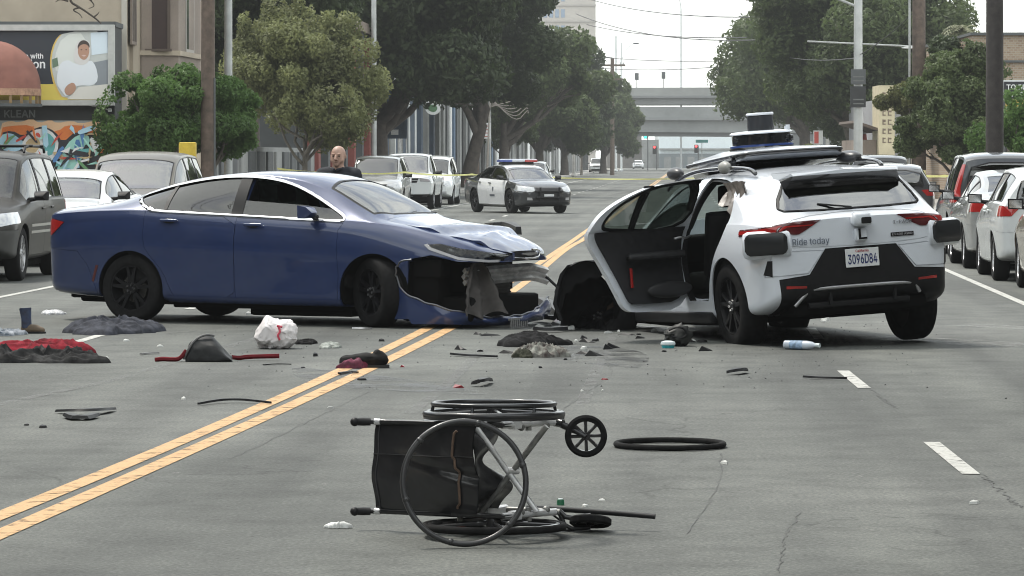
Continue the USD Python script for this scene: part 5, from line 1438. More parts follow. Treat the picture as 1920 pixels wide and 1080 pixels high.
    back_text(pl, 'plate_state_name', 'California', .022, 0, .763, -.9045, M('plate_red', (.45, .05, .06), .5), False, .12)
    back_text(root, 'tailgate_slogan', 'Ride today', .056, .46, .858, -.892, M('lettering_grey', (.12, .14, .18), .4), False, .34)
    back_text(root, 'model_badge', 'I-PACE', .028, -.40, .985, -.892, M('badge_grey', (.35, .36, .38), .3, .8), True, .17)
    bd = part(root, 'trim_badge', [box(-.892, -.878, -.50, -.285, .875, .91, .003)], BLACK, 20)
    back_text(bd, 'badge_lettering', 'EV400 AWD', .018, -.39, .884, -.8925, M('badge_light', (.5, .5, .52), .3, .8), True, .19)
    back_text(root, 'corner_lettering', 'ELECTRIC', .018, .66, .818, -.878, M('badge_grey', (.35, .36, .38), .3, .8), False, .11)
    # rear camera pod, emblem mount, sensor pods on the corners
    pod = part(root, 'rear_camera_pod', box(-.985, -.86, -.085, .085, .985, 1.105, .035), WHITE, 40)
    part(pod, 'camera_window', box(-.992, -.975, -.075, .02, 1.005, 1.06, .012), BLACK, 40)
    em = part(root, 'emblem_mount', box(-.93, -.86, -.055, .06, .855, .97, .02), WHITE, 40)
    part(em, 'emblem_bracket', [box(-.937, -.925, .012, .030, .875, .965), box(-.937, -.925, -.045, .030, .872, .888)], BLACK, 20)
    for s in (1, -1):
        pd = part(root, 'corner_sensor_pod', move(box(-.09, .16, -.215, .215, -.125, .115, .05), -.74, s * .80, .885, rz=-s * .50), WHITE, 40)
        part(pd, 'sensor_window', move(box(-.125, -.06, -.185, .185, -.095, .095, .045), -.74, s * .80, .885, rz=-s * .50), M('sensor_black', (.010, .011, .012), .25), 40)
    # spoiler
    sp = np.array([(-.64, -.50, 1.475), (-.64, .50, 1.475), (-.30, -.56, 1.49), (-.30, .56, 1.49), (-.66, -.49, 1.452), (-.66, .49, 1.452), (-.40, -.56, 1.42), (-.40, .56, 1.42), (-.3, 0, 1.515), (-.66, 0, 1.487)])
    part(root, 'roof_spoiler', tm(Manifold.hull_points(sp)), WHITE, 25)
    part(root, 'spoiler_underside', tm(Manifold.hull_points(np.array([(-.652, -.485, 1.451), (-.652, .485, 1.451), (-.42, -.555, 1.42), (-.42, .555, 1.42), (-.585, -.54, 1.345), (-.585, .54, 1.345), (-.46, -.56, 1.40), (-.46, .56, 1.40)]))), M('gloss_black', (.006, .006, .007), .15, coat=1.0), 25)
    part(root, 'rear_wiper', tube([(-.79, .02, 1.155), (-.70, .30, 1.20)], .009, 6), BLACK, 40)
    c.cabin()
    # curtain airbag and seats
    n, m = 16, 22
    V = []
    for i in range(n):
        for j in range(m):
            u, v = i / (n - 1), j / (m - 1)
            V.append((-.08 + .50 * v, .72 - .05 * math.sin(u * math.pi) + .02 * math.sin(v * 26 + u * 9), 1.44 - .42 * u * (1 - .6 * v) * (.9 + .15 * math.sin(v * 9))))
    V = np.array(V); V[:, 1] -= (1.45 - V[:, 2]) * -.30; V += (fnoise(V * 13, 4)[:, None] - .5) * .035
    f = np.array([q for i in range(n - 1) for j in range(m - 1) for q in ((i * m + j, i * m + j + 1, i * m + m + j + 1), (i * m + j, i * m + m + j + 1, i * m + m + j))])
    part(root, 'curtain_airbag', trimesh.Trimesh(np.vstack([V, V - [0, .01, 0]]), np.vstack([f, f[:, ::-1] + len(V)]), process=False), M('airbag_cream', (.15, .13, .115), .38, var=.2, scale=9), 60)
    part(root, 'interior_seats', [box(.15, .72, -.66, .66, .45, .66, .05), move(box(-.08, .10, -.66, .66, 0, .62, .06), .10, 0, .60, ry=-.38)] + seat(1.35, .38, .46) + seat(1.35, -.38, .46) + [box(2.2, 2.55, -.7, .7, .70, .98, .05)], SEATM, 40)
    # roof rails, roof shell and the sensor tower
    GB = M('gloss_black', (.006, .006, .007), .15, coat=1.0)
    sh = np.array([(2.30, -.30, 1.52), (2.30, .30, 1.52), (1.9, -.50, 1.575), (1.9, .50, 1.575), (1.9, -.46, 1.655), (1.9, .46, 1.655), (1.1, -.52, 1.60), (1.1, .52, 1.60), (1.1, -.46, 1.72), (1.1, .46, 1.72), (.62, -.50, 1.625), (.62, .50, 1.625), (.62, -.46, 1.71), (.62, .46, 1.71), (.50, -.4, 1.68), (.50, .4, 1.68), (1.7, 0, 1.70), (1.0, 0, 1.745), (.6, 0, 1.73)])
    tw = part(root, 'roof_shell', tm(Manifold.hull_points(sh)), WHITE, 30)
    part(tw, 'roof_shell_base', tm(Manifold.hull_points(np.vstack([sh * [.985, .97, 1] - [0, 0, .03], sh[:2] - [0, 0, .05], np.array([(.6, -.48, 1.60), (.6, .48, 1.60), (1.9, -.48, 1.555), (1.9, .48, 1.555)])])) ^ m3.Manifold.cube((4, 4, 1.60), True).translate((1, 0, .80))), GB, 30)
    part(tw, 'shell_edge', tube(chaikin([(1.9, .515, 1.615), (1.1, .52, 1.655), (.60, .515, 1.675), (.46, .38, 1.685), (.46, -.38, 1.685), (.6, -.515, 1.675), (1.1, -.52, 1.655), (1.9, -.515, 1.615)], 2), .020, 8), GB, 50)
    # cross bar with rounded end pods over the rear of the roof
    bars = chaikin([(.62, .66, 1.545), (.66, .63, 1.605), (.72, .50, 1.63), (.75, 0, 1.64), (.72, -.45, 1.63), (.66, -.60, 1.60)], 2)
    cb = part(root, 'sensor_crossbar', [tube(bars, .034, 8), tm(Manifold.hull_points(np.vstack([np.array(bars)[6:-6] + [0, 0, -.04], np.array(bars)[6:-6] + [.30, 0, -.03], np.array(bars)[6:-6] + [.2, 0, .0]])))], GB, 40)
    part(cb, 'side_camera_pod', tm(Manifold.sphere(1, 32).scale((.20, .10, .058)).translate((.66, -.58, 1.60))), M('pod_dark_grey', (.045, .045, .048), .35), 50)
    part(cb, 'side_camera_pod', tm(Manifold.sphere(1, 32).scale((.10, .055, .058)).translate((.60, .64, 1.575))), M('pod_light_grey', (.30, .30, .28), .4), 50)
    part(cb, 'side_camera_pod', tm(Manifold.sphere(1, 32).scale((.14, .07, .06)).translate((2.02, .60, 1.56))), M('pod_dark_grey', (.045, .045, .048), .35), 50)
    for s in (-1, 1):
        part(root, 'roof_rail', tube(chaikin([(-.05, s * .60, 1.50), (.05, s * .605, 1.545), (.6, s * .61, 1.575), (1.5, s * .62, 1.565), (2.0, s * .63, 1.47), (2.12, s * .64, 1.41)], 2), .020, 8), GB, 50)
    X = 1.30
    st = part(root, 'sensor_tower', lathe([(.0, 1.70), (.30, 1.70), (.30, 1.735), (.285, 1.765), (.27, 1.77), (.27, 1.865), (0, 1.865)], 'z', 40, (X, 0, 0)), GB, 35)
    part(st, 'blue_light_band', lathe([(.289, 1.722), (.296, 1.722), (.290, 1.766), (.275, 1.772)], 'z', 40, (X, 0, 0)), M('blue_band', (.02, .045, .17), .3, coat=.5), 40)
    part(st, 'tower_cap', lathe([(.0, 1.866), (.285, 1.866), (.292, 1.876), (.27, 1.892), (.13, 1.900), (0, 1.900)], 'z', 40, (X, 0, 0)), WHITE, 35)
    part(st, 'lidar_drum', lathe([(0, 1.895), (.118, 1.895), (.122, 1.91), (.118, 2.04), (0, 2.04)], 'z', 36, (X, 0, 0)), M('lidar_dark', (.03, .032, .036), .22, coat=.6), 40)
    part(st, 'drum_cap', lathe([(0, 2.038), (.124, 2.038), (.128, 2.05), (.12, 2.062), (0, 2.066)], 'z', 36, (X, 0, 0)), WHITE, 40)
    for k, a in enumerate(np.radians((150, 185, 222, 258, 100, 40, -40))):
        part(st, 'tower_camera', tm(Manifold.cylinder(.03, .036, .030, 20).rotate((0, 90, 0)).translate((.262, 0, 1.815)).rotate((0, 0, math.degrees(a))).translate((X, 0, 0))), M('lens_black', (.004, .004, .005), .08, coat=1.0), 30)
    part(st, 'post', bar((X - .17, -.20, 1.885), (X - .17, -.20, 1.935), .018, .022, 10), WHITE, 40)
    part(st, 'post', bar((X - .02, -.24, 1.885), (X - .02, -.24, 1.925), .02, .016, 10), WHITE, 40)
    # wheels: three stand, the left front one is broken off its hub and splayed outwards
    wheel(root, (0, .80, .355), .372, .245, BLACKW, 1, camber=-.02)
    wheel(root, (0, -.80, .305), .372, .245, BLACKW, -1)
    wheel(root, (2.99, -.80, .30), .372, .245, BLACKW, -1)
    wheel(root, (3.10, 1.05, .20), .36, .245, BLACKW, 1, steer=.45, tilt=.75)
    part(root, 'underbody', [box(.42, 2.6, -.80, .80, .17, .26, .02), box(-.80, -.42, -.62, .62, .24, .36, .03), bar((0, -.75, .36), (0, .75, .38), .05), box(2.7, 3.3, -.55, .15, .22, .75, .05)], UNDER, 30)
    parts(root, 'sill', [box(.45, 2.52, s * .90 - .035, s * .90 + .03, .20, .30, .02) for s in (-1, 1)], BLACK, 30)
    part(root, 'bent_suspension', [bar((2.8, .45, .35), (3.1, 1.0, .20), .03), bar((3.2, .35, .40), (3.15, 1.0, .30), .025), tube(chaikin([(2.95, .6, .80), (3.1, .85, .55), (3.0, .95, .35), (3.2, 1.05, .3)], 2), .022, 6)], M('rusty_steel', (.10, .07, .05), .7, .5), 30)
    c.finish()
    return root
build_suv()
# ---------------------------------------------------------------- poles, lamps, wires, signs, tape
def pole(name, label, px, y, r, h, mat, cat='pole', lean=0.0, base=True):
    x = (px - 960) / FPX * y
    t = thing(name, label, cat, loc=(x, y, .1))
    part(t, 'shaft', tube([(0, 0, -.15), (lean * .5, 0, h * .5), (lean, 0, h)], [r * 1.12, r * 1.02, r * .88], 14), mat, 50)
    if base:
        part(t, 'base_collar', lathe([(r * 1.9, 0), (r * 1.9, .10), (r * 1.3, .2), (r * 1.1, .22)], 'z', 16), mat, 40)
    return t, np.array([x, y, .1])
p1, b1 = pole('utility_pole', 'brown wooden utility pole before the beige stucco house', 390, 86.5, .155, 11, WOODP, base=False)
part(p1, 'cable_guard', tube([(.15, -.06, 0), (.15, -.06, 3.4)], .035, 6), DGREY, 40)
p2, b2 = pole('street_lamp', 'grey steel lamp post between the green tree and the pale tree', 428, 95.5, .10, 10.2, METALP, 'lamp post')
part(p2, 'arm', tube(chaikin([(0, 0, 9.6), (.3, 0, 10.3), (1.2, 0, 10.6), (2.0, 0, 10.6)], 2), .05, 8), METALP, 50)
part(p2, 'lamp_head', tm(Manifold.sphere(1, 24).scale((.4, .14, .09)).translate((2.3, 0, 10.6))), METALP, 50)
pole('sign_post', 'grey steel post with a pale plate before the red shopfront', 701, 150, .11, 8.4, METALP)
pole('thin_pole', 'thin white pole in front of the slate shopfront', 766, 170, .07, 6.2, WHITEWALL)
pole('thin_pole', 'thin white pole left of the round leaf sign', 778, 186, .08, 5.4, WHITEWALL)
pole('thin_pole', 'thin pale post before the striped building', 870, 236, .10, 5.2, METALP)
pole('wooden_post', 'brown wooden pole above the parked white pickup', 893, 226, .17, 8.5, WOODP, base=False)
pole('bollard_post', 'pale concrete post between the police car and the left ficus row', 1012, 300, .12, 3.6, WHITEWALL)
pole('concrete_post', 'short pale post at the far left kerb', 1076, 335, .13, 2.6, CONC)
ps, bsn = pole('parking_sign', 'white parking notice on a thin post left of the police car', 913, 218, .045, 3.6, METALP, 'sign')
part(ps, 'notice_plate', box(-.22, .22, -.06, -.03, 2.70, 3.62, .01), WHITEWALL, False)
parts(ps, 'notice_line', [box(-.15, .15, -.066, -.06, 2.8 + .2 * k, 2.86 + .2 * k) for k in range(4)], M('notice_red', (.40, .16, .14), .6), False)
ys, bys = pole('yellow_wrapped_post', 'post with a bright yellow wrapped box below the left green trees', 352, 84.0, .05, 1.75, METALP, 'street post')
part(ys, 'yellow_box', box(-.19, .19, -.14, .14, .85, 1.90, .03), M('yellow_wrap', (.48, .34, .03), .6, var=.15, scale=6), 30)
part(ys, 'box_label', box(-.12, .12, -.147, -.14, 1.15, 1.45), M('ochre_label', (.30, .19, .02), .6), False)

def cobra(name, label, px, y, h, armx, mat=METALP, r=.10, arm_z=0.5):
    t, b = pole(name, label, px, y, r, h, mat, 'lamp post')
    part(t, 'arm', tube(chaikin([(0, 0, h - .3), (armx * .25, 0, h + arm_z * .7), (armx * .7, 0, h + arm_z), (armx, 0, h + arm_z)], 2), r * .45, 8), mat, 50)
    part(t, 'lamp_head', tm(Manifold.sphere(1, 20).scale((.50, .17, .10)).translate((armx + .35 * np.sign(armx), 0, h + arm_z))), M('lamp_white', (.55, .56, .55), .4), 50)
    return t
cobra('street_lamp', 'lamp post whose pale head stands out against the left ficus, nearest of three', 918, 240, 8.9, 1.1)
cobra('street_lamp', 'lamp post with a pale head in the far left row, middle one', 986, 292, 11.1, 1.4)
cobra('street_lamp', 'lamp post with a low pale head at the right end of the left trees', 1036, 345, 10.4, 1.2)
rl, brl = pole('street_lamp', 'pale steel lamp post with dark boards strapped to it, on the right', 1609, 147, .165, 13.5, M('pale_pole', (.42, .43, .42), .5, .3, var=.12, scale=2), 'lamp post')
part(rl, 'crossarm', bar((-2.0, 0, 6.15), (2.2, 0, 5.95), .035), METALP, 40)
part(rl, 'arm', tube(chaikin([(0, 0, 7.5), (-1.0, 0, 7.9), (-2.0, 0, 8.2)], 1), .05, 8), METALP, 40)
for k, (z0, z1, m_) in enumerate(((4.45, 5.05, DGREY), (3.55, 4.38, BLACKWALL))):
    bd_ = part(rl, 'board', box(-.30 - .03 * k, .28, -.24, -.17, z0, z1, .01), m_, False)
    parts(bd_, 'board_line', [box(-.22, .2, -.246, -.24, z0 + .12 + .16 * q, z0 + .17 + .16 * q) for q in range(2)], M('dim_line', (.12, .125, .12), .7), False)
part(rl, 'small_lamp', tm(Manifold.sphere(1, 20).scale((.30, .10, .05)).translate((2.0, 0, 5.9))), M('lamp_white', (.55, .56, .55), .4), 50)
u3, _ = pole('utility_pole', 'brown utility pole rising behind the cream lettered pier', 1723, 140, .24, 14, WOODP, base=False)
part(u3, 'conduit', tube([(-.36, -.1, 0), (-.36, -.1, 14)], .05, 6), METALP, 40)
pole('utility_pole', 'thick dark utility pole nearest on the right, before the shop sign', 1865, 84, .185, 12, M('dark_pole_wood', (.035, .03, .028), .9, var=.3, scale=5, bump=.3, bscale=20), base=False)
pm, bpm = pole('parking_meter', 'parking meter with a round grey head before the right hand fence', 1803, 104, .035, 1.1, BLACK, 'parking meter')
part(pm, 'meter_head', tm(Manifold.hull_points(np.array([(.10 + .13 * math.cos(a), s, 1.32 + (.17 if math.sin(a) > 0 else .22) * math.sin(a)) for a in np.linspace(0, 2 * math.pi, 20) for s in (-.07, .07)]))), M('meter_grey', (.30, .31, .32), .4, .4), 40)
part(pm, 'meter_window', box(.0, .20, -.078, -.07, 1.34, 1.42), BLACK, False)
pole('bollard', 'short pale yellow bollard beside the cream pier', 1733, 122, .06, 1.15, M('bollard_cream', (.55, .48, .25), .7), 'bollard')
wc = thing('market_umbrella', 'folded white umbrella standing behind the right hand lamp post', 'umbrella', loc=(*R(8.0, 172)[:2], .1))
part(wc, 'pole', bar((0, 0, 0), (0, 0, 2.4), .03), DGREY, 40)
part(wc, 'canopy', lathe([(.02, 4.0), (.10, 3.4), (.27, 2.3), (.20, 2.25), (.02, 2.6)], 'z', 12), M('canvas_white', (.60, .60, .58), .9), 40)
part(wc, 'red_band', lathe([(.215, 2.66), (.225, 2.66), (.255, 2.4), (.245, 2.4)], 'z', 12), M('canvas_red', (.40, .10, .08), .9), 40)
rw_, _ = pole('small_sign', 'small red and white notice on the slatted fence post', 1534, 188, .03, 2.6, METALP, 'sign')
part(rw_, 'plate', box(-.24, .24, -.05, -.03, 2.25, 2.95), M('canvas_white', (.60, .60, .58), .9), False)
part(rw_, 'red_patch', box(-.20, .02, -.056, -.05, 2.3, 2.9), M('notice_bright_red', (.50, .08, .06), .6), False)

# far poles and wires before the white sky
uf, _ = pole('far_utility_pole', 'far dark utility pole with two crossarms against the sky', 1148, 372, .20, 11.6, WOODP, 'utility pole', base=False)
ufa = part(uf, 'crossarm', box(-1.6, 1.3, -.08, .08, 10.75, 10.95), WOODP, False)
part(uf, 'crossarm', box(-1.4, 1.1, -.08, .08, 9.4, 9.55), WOODP, False)
parts(uf, 'insulator', [lathe([(.05, 10.95), (.07, 11.0), (.05, 11.15)], 'z', 8, (x, 0, 0)) for x in (-1.4, -.8, .8, 1.1)], METALP, 40)
MASTM = M('mast_pale', (.50, .52, .52), .6)
for px, y, h, lab in ((1155, 470, 17, 'left'), (1165, 480, 16.5, 'right')):
    pole('steel_mast', 'thin pale steel mast above the overpass, %s one of the pair' % lab, px, y, .13, h, MASTM, 'mast')
ml, _ = pole('freeway_lamp', 'tall curved freeway lamp standing on the overpass', 1277, 545, .13, 23.5, MASTM, 'lamp post', base=False)
part(ml, 'arm', tube(chaikin([(0, 0, 23.2), (-.1, 0, 24.6), (-1.0, 0, 25.6), (-2.2, 0, 25.9)], 2), .08, 8), MASTM, 50)
m2, _ = pole('curved_lamp', 'small curved lamp left of the freeway lamp', 1166, 500, .07, 15.2, MASTM, 'lamp post', base=False)
part(m2, 'arm', tube(chaikin([(0, 0, 14.8), (.5, 0, 16.2), (1.6, 0, 17.0)], 2), .05, 6), MASTM, 50)
part(m2, 'lamp_head', tm(Manifold.sphere(1, 16).scale((.45, .16, .1)).translate((1.9, 0, 17.0))), DGREY, 50)
for px, top, lab in ((1194, 137, 'left of the two'), (1244, 135, 'right of the two')):
    y = 541.0
    x = (px - 960) / FPX * y
    t = thing('freeway_sign', 'small freeway sign on a thin post above the overpass, %s' % lab, 'sign', loc=(x, y, 11.4))
    part(t, 'post', bar((0, 0, 0), (0, 0, EYE - (top - 298) / FPX * y - 11.4), .05), DGREY, 40)
    part(t, 'sign_plate', box(-.28, .28, -.09, -.05, EYE - (top + 13 - 298) / FPX * y - 11.4, EYE - (top - 298) / FPX * y - 11.4), DGREY, False)

def sag(name, label, p0, p1, s, r=.032, n=24):
    t = np.linspace(0, 1, n)
    P = np.outer(1 - t, p0) + np.outer(t, p1); P[:, 2] -= 4 * s * t * (1 - t)
    q = solo(name, tube(P, r, 4), WIREM, label, 'wire', smooth=50)
for k, (a, ya, b, yb2, s) in enumerate([((1090, -6), 330, (1420, 32), 210, .5), ((1080, 26), 330, (1420, 75), 210, .7), ((1100, 46), 340, (1400, 70), 230, .4), ((1122, 107), 372, (1420, 112), 300, .25),
                                      ((1128, 128), 372, (1400, 120), 300, .3), ((1148, 108), 372, (1010, 60), 345, .5)]):
    sag('overhead_wire', 'thin overhead wire across the white sky, number %s from the top' % ('one two three four five six'.split()[k]), D(*a, ya), D(*b, yb2), s)
sag('overhead_wire', 'long cable between the lamp post crossarm and the brown utility pole', D(1612, 103, 147), D(1716, 20, 140), .12, .02)
sag('overhead_wire', 'dark cable in front of the large right hand ficus', D(1480, 108, 190), D(1612, 108, 147), .12, .02)

# lit traffic signals far under the overpass
def signal(name, label, px, py, y, lit, mast_px=None):
    x, z = (px - 960) / FPX * y, EYE - (py - HORIZON) / FPX * y
    t = thing(name, label, 'traffic light', loc=(x, y, 0))
    part(t, 'post', bar((.35, .2, 0), (.35, .2, z + .5), .08), DGREY, 40)
    hd = part(t, 'housing', box(-.26, .26, -.15, .15, z - .62, z + .62, .05), BLACK, 40)
    cols = {'red': ((.9, .03, .03), 0), 'green': ((.02, .75, .42), 2)}
    c_, i_ = cols[lit]
    for k in range(3):
        zz = z + .40 - .4 * k
        lens = lathe([(0, -.18), (.17, -.18), (.17, -.14), (0, -.14)], 'y', 16, (0, 0, zz))
        part(hd, 'lens', lens, M('signal_' + lit, c_, .4, emit=c_, estr=3.0) if k == i_ else BLACK, 40)
    parts(hd, 'visor', [box(-.20, .20, -.32, -.15, z + .58 - .4 * k, z + .60 - .4 * k) for k in range(3)], BLACK, False)
signal('traffic_signal', 'green traffic light hanging under the left end of the overpass', 1210, 252, 535, 'green')
signal('traffic_signal', 'small green traffic light low beside the dim brown building', 1185, 279, 600, 'green')
signal('traffic_signal', 'red traffic light before the grey front, under the overpass', 1227, 281, 560, 'red')
signal('traffic_signal', 'red traffic light before the white warehouse', 1305, 279, 560, 'red')
ss, _ = pole('street_name_sign', 'teal street name sign before the white warehouse', 1316, 552, .06, 4.2, METALP, 'sign')
part(ss, 'plate', box(-.9, .9, -.09, -.06, 3.9, 4.35), M('teal_sign', (.03, .30, .27), .5), False)

# yellow police tape, strung across the street beyond the police car
TAPE = M('police_tape', (.62, .60, .22), .5)
def tape(name, label, pts, w=.06, s=.05, n=60):
    P = []
    for a, b in zip(pts[:-1], pts[1:]):
        for t in np.linspace(0, 1, n, endpoint=False):
            q = np.asarray(a) * (1 - t) + np.asarray(b) * t
            q = q + [0, 0, -4 * s * t * (1 - t)]
            P.append(q)
    P.append(np.asarray(pts[-1])); P = np.array(P)
    tw2 = .5 + .5 * fnoise(np.column_stack([P[:, 0] * .8, P[:, 1], P[:, 2]]), 3)
    a = P + np.column_stack([np.zeros(len(P)), .02 * np.sin(P[:, 0] * 2.1), w / 2 * tw2]); b = P - np.column_stack([np.zeros(len(P)), .02 * np.sin(P[:, 0] * 2.1), w / 2 * tw2])
    k = len(P)
    V = np.vstack([a, b, a + [0, .004, 0], b + [0, .004, 0]])
    F = []
    for i in range(k - 1):
        F += [(i, i + k, i + k + 1), (i, i + k + 1, i + 1), (i + 2 * k, i + 3 * k + 1, i + 3 * k), (i + 2 * k, i + 2 * k + 1, i + 3 * k + 1)]
    solo(name, trimesh.Trimesh(V, np.array(F), process=False), TAPE, label, 'tape', smooth=60)
tape('police_tape', 'yellow police tape strung past the silver parked cars and behind the police car', [D(520, 316, 104), D(640, 322, 104), D(760, 323, 107), D(885, 327, 118), D(1040, 333, 130), D(1300, 334, 138), D(1480, 330, 140)])
tape('police_tape', 'yellow police tape on the right, between the bollard and the meter', [D(1640, 329, 118), D(1735, 330, 118), D(1803, 328, 104), D(1865, 326, 84)], .09, .02)
# ---------------------------------------------------------------- parked cars and the police car
SPEC = {
 'suv': dict(T=[(-.95, .42, .78, 1.0, .76, .60, 1.46, 1.50), (-.88, .36, .85, 1.05, .83, .64, 1.60, 1.655), (-.5, .30, .89, 1.06, .86, .655, 1.66, 1.715), (.4, .28, .90, 1.06, .865, .665, 1.68, 1.735), (1.2, .26, .90, 1.045, .86, .665, 1.665, 1.72),
      (1.65, .26, .90, 1.035, .855, .66, 1.60, 1.66), (2.05, .26, .90, 1.02, .845, .675, 1.27, 1.33), (2.3, .26, .90, 1.01, .835, .68, 1.07, 1.12), (2.8, .28, .89, .98, .80, .67, 1.015, 1.05), (3.2, .32, .87, .90, .77, .62, .95, .985), (3.42, .38, .80, .82, .70, .55, .87, .90), (3.50, .45, .70, .76, .62, .48, .80, .83)],
      wb=2.62, R=.36, win=(-.75, 2.1), pil=[(.02, .12), (1.02, 1.12)], ws=(1.68, 2.26), rear='F', rz=(1.14, 1.55), ry=.56),
 'minivan': dict(T=[(-1.0, .40, .80, 1.0, .78, .62, 1.46, 1.52), (-.92, .34, .88, 1.03, .86, .66, 1.60, 1.66), (-.5, .27, .95, 1.04, .90, .69, 1.67, 1.73), (.6, .22, .96, 1.04, .91, .70, 1.69, 1.755), (1.5, .21, .96, 1.02, .90, .70, 1.66, 1.73),
      (1.95, .21, .96, 1.0, .89, .69, 1.55, 1.63), (2.45, .22, .95, .98, .88, .70, 1.28, 1.35), (2.9, .22, .94, .96, .85, .72, 1.05, 1.10), (3.3, .25, .91, .90, .80, .66, .95, .99), (3.6, .30, .86, .82, .74, .58, .86, .89), (3.85, .40, .68, .72, .58, .42, .75, .78)],
      wb=2.95, R=.335, win=(-.78, 2.5), pil=[(.10, .17), (1.25, 1.35)], ws=(1.98, 2.82), rear='F', rz=(1.10, 1.52), ry=.58),
 'sedan': dict(T=[(-1.10, .42, .58, .92, .54, .44, .98, 1.0), (-1.05, .34, .72, .98, .70, .56, 1.03, 1.05), (-.9, .28, .84, 1.0, .80, .62, 1.06, 1.08), (-.45, .24, .89, 1.03, .83, .60, 1.11, 1.14), (0, .22, .90, 1.03, .83, .55, 1.27, 1.30),
      (.45, .20, .905, 1.02, .83, .56, 1.385, 1.42), (1.1, .19, .905, 1.0, .82, .585, 1.415, 1.46), (1.6, .185, .905, .985, .82, .59, 1.375, 1.43), (2.0, .185, .905, .97, .815, .60, 1.25, 1.33), (2.35, .185, .90, .955, .81, .64, 1.08, 1.15), (2.6, .185, .90, .94, .80, .66, .985, 1.02),
      (3.0, .20, .885, .90, .775, .62, .93, .965), (3.35, .23, .84, .82, .72, .54, .85, .88), (3.55, .28, .72, .74, .62, .44, .77, .79), (3.65, .36, .56, .67, .48, .34, .69, .71)],
      wb=2.70, R=.325, win=(-.12, 2.25), pil=[(.22, .27), (1.08, 1.16)], ws=(1.98, 2.54), rear='T', rt=(-.40, .24)),
 'hatch': dict(T=[(-.82, .42, .70, .92, .68, .52, 1.15, 1.20), (-.76, .35, .80, 1.0, .77, .56, 1.32, 1.37), (-.4, .27, .87, 1.03, .82, .58, 1.44, 1.49), (.2, .22, .89, 1.03, .83, .60, 1.475, 1.53), (1.0, .20, .89, 1.01, .83, .60, 1.47, 1.525),
      (1.5, .195, .89, .99, .825, .60, 1.40, 1.465), (1.95, .195, .89, .975, .82, .62, 1.19, 1.26), (2.3, .195, .885, .955, .81, .65, 1.03, 1.08), (2.6, .20, .88, .93, .79, .65, .97, 1.005), (3.0, .23, .86, .86, .75, .58, .90, .93), (3.3, .28, .78, .76, .67, .48, .80, .83), (3.45, .36, .62, .68, .54, .38, .71, .73)],
      wb=2.60, R=.315, win=(-.60, 2.05), pil=[(.0, .10), (1.0, 1.08)], ws=(1.58, 2.28), rear='F', rz=(1.02, 1.38), ry=.54),
 'pickup': dict(T=[(-1.25, .50, .90, 1.0, .88, .80, 1.03, 1.05), (-1.2, .46, .93, 1.04, .90, .82, 1.065, 1.085), (.80, .40, .95, 1.07, .90, .80, 1.09, 1.11), (.93, .40, .95, 1.08, .90, .70, 1.20, 1.25), (1.02, .40, .95, 1.08, .90, .68, 1.70, 1.76), (1.3, .40, .95, 1.09, .90, .68, 1.76, 1.82),
      (2.0, .40, .95, 1.08, .90, .68, 1.75, 1.81), (2.3, .40, .95, 1.08, .89, .67, 1.68, 1.75), (2.75, .40, .95, 1.08, .88, .70, 1.30, 1.36), (2.95, .40, .95, 1.08, .88, .72, 1.14, 1.18), (3.5, .42, .94, 1.06, .86, .72, 1.10, 1.14), (3.95, .44, .93, 1.02, .84, .70, 1.06, 1.10), (4.15, .48, .88, .95, .80, .64, .98, 1.02)],
      wb=3.35, R=.40, win=(1.10, 2.8), pil=[(1.75, 1.85)], ws=(2.32, 2.92), rear='F', rz=(1.18, 1.62), ry=.52, rx=(.5, 1.2)),
}
_skins = {}
def get_skin(kind, n, fine):
    k = (kind, n, fine)
    if k not in _skins:
        _skins[k] = Skin(SPEC[kind]['T'], n, fine=fine, waist=.02)
    return _skins[k]

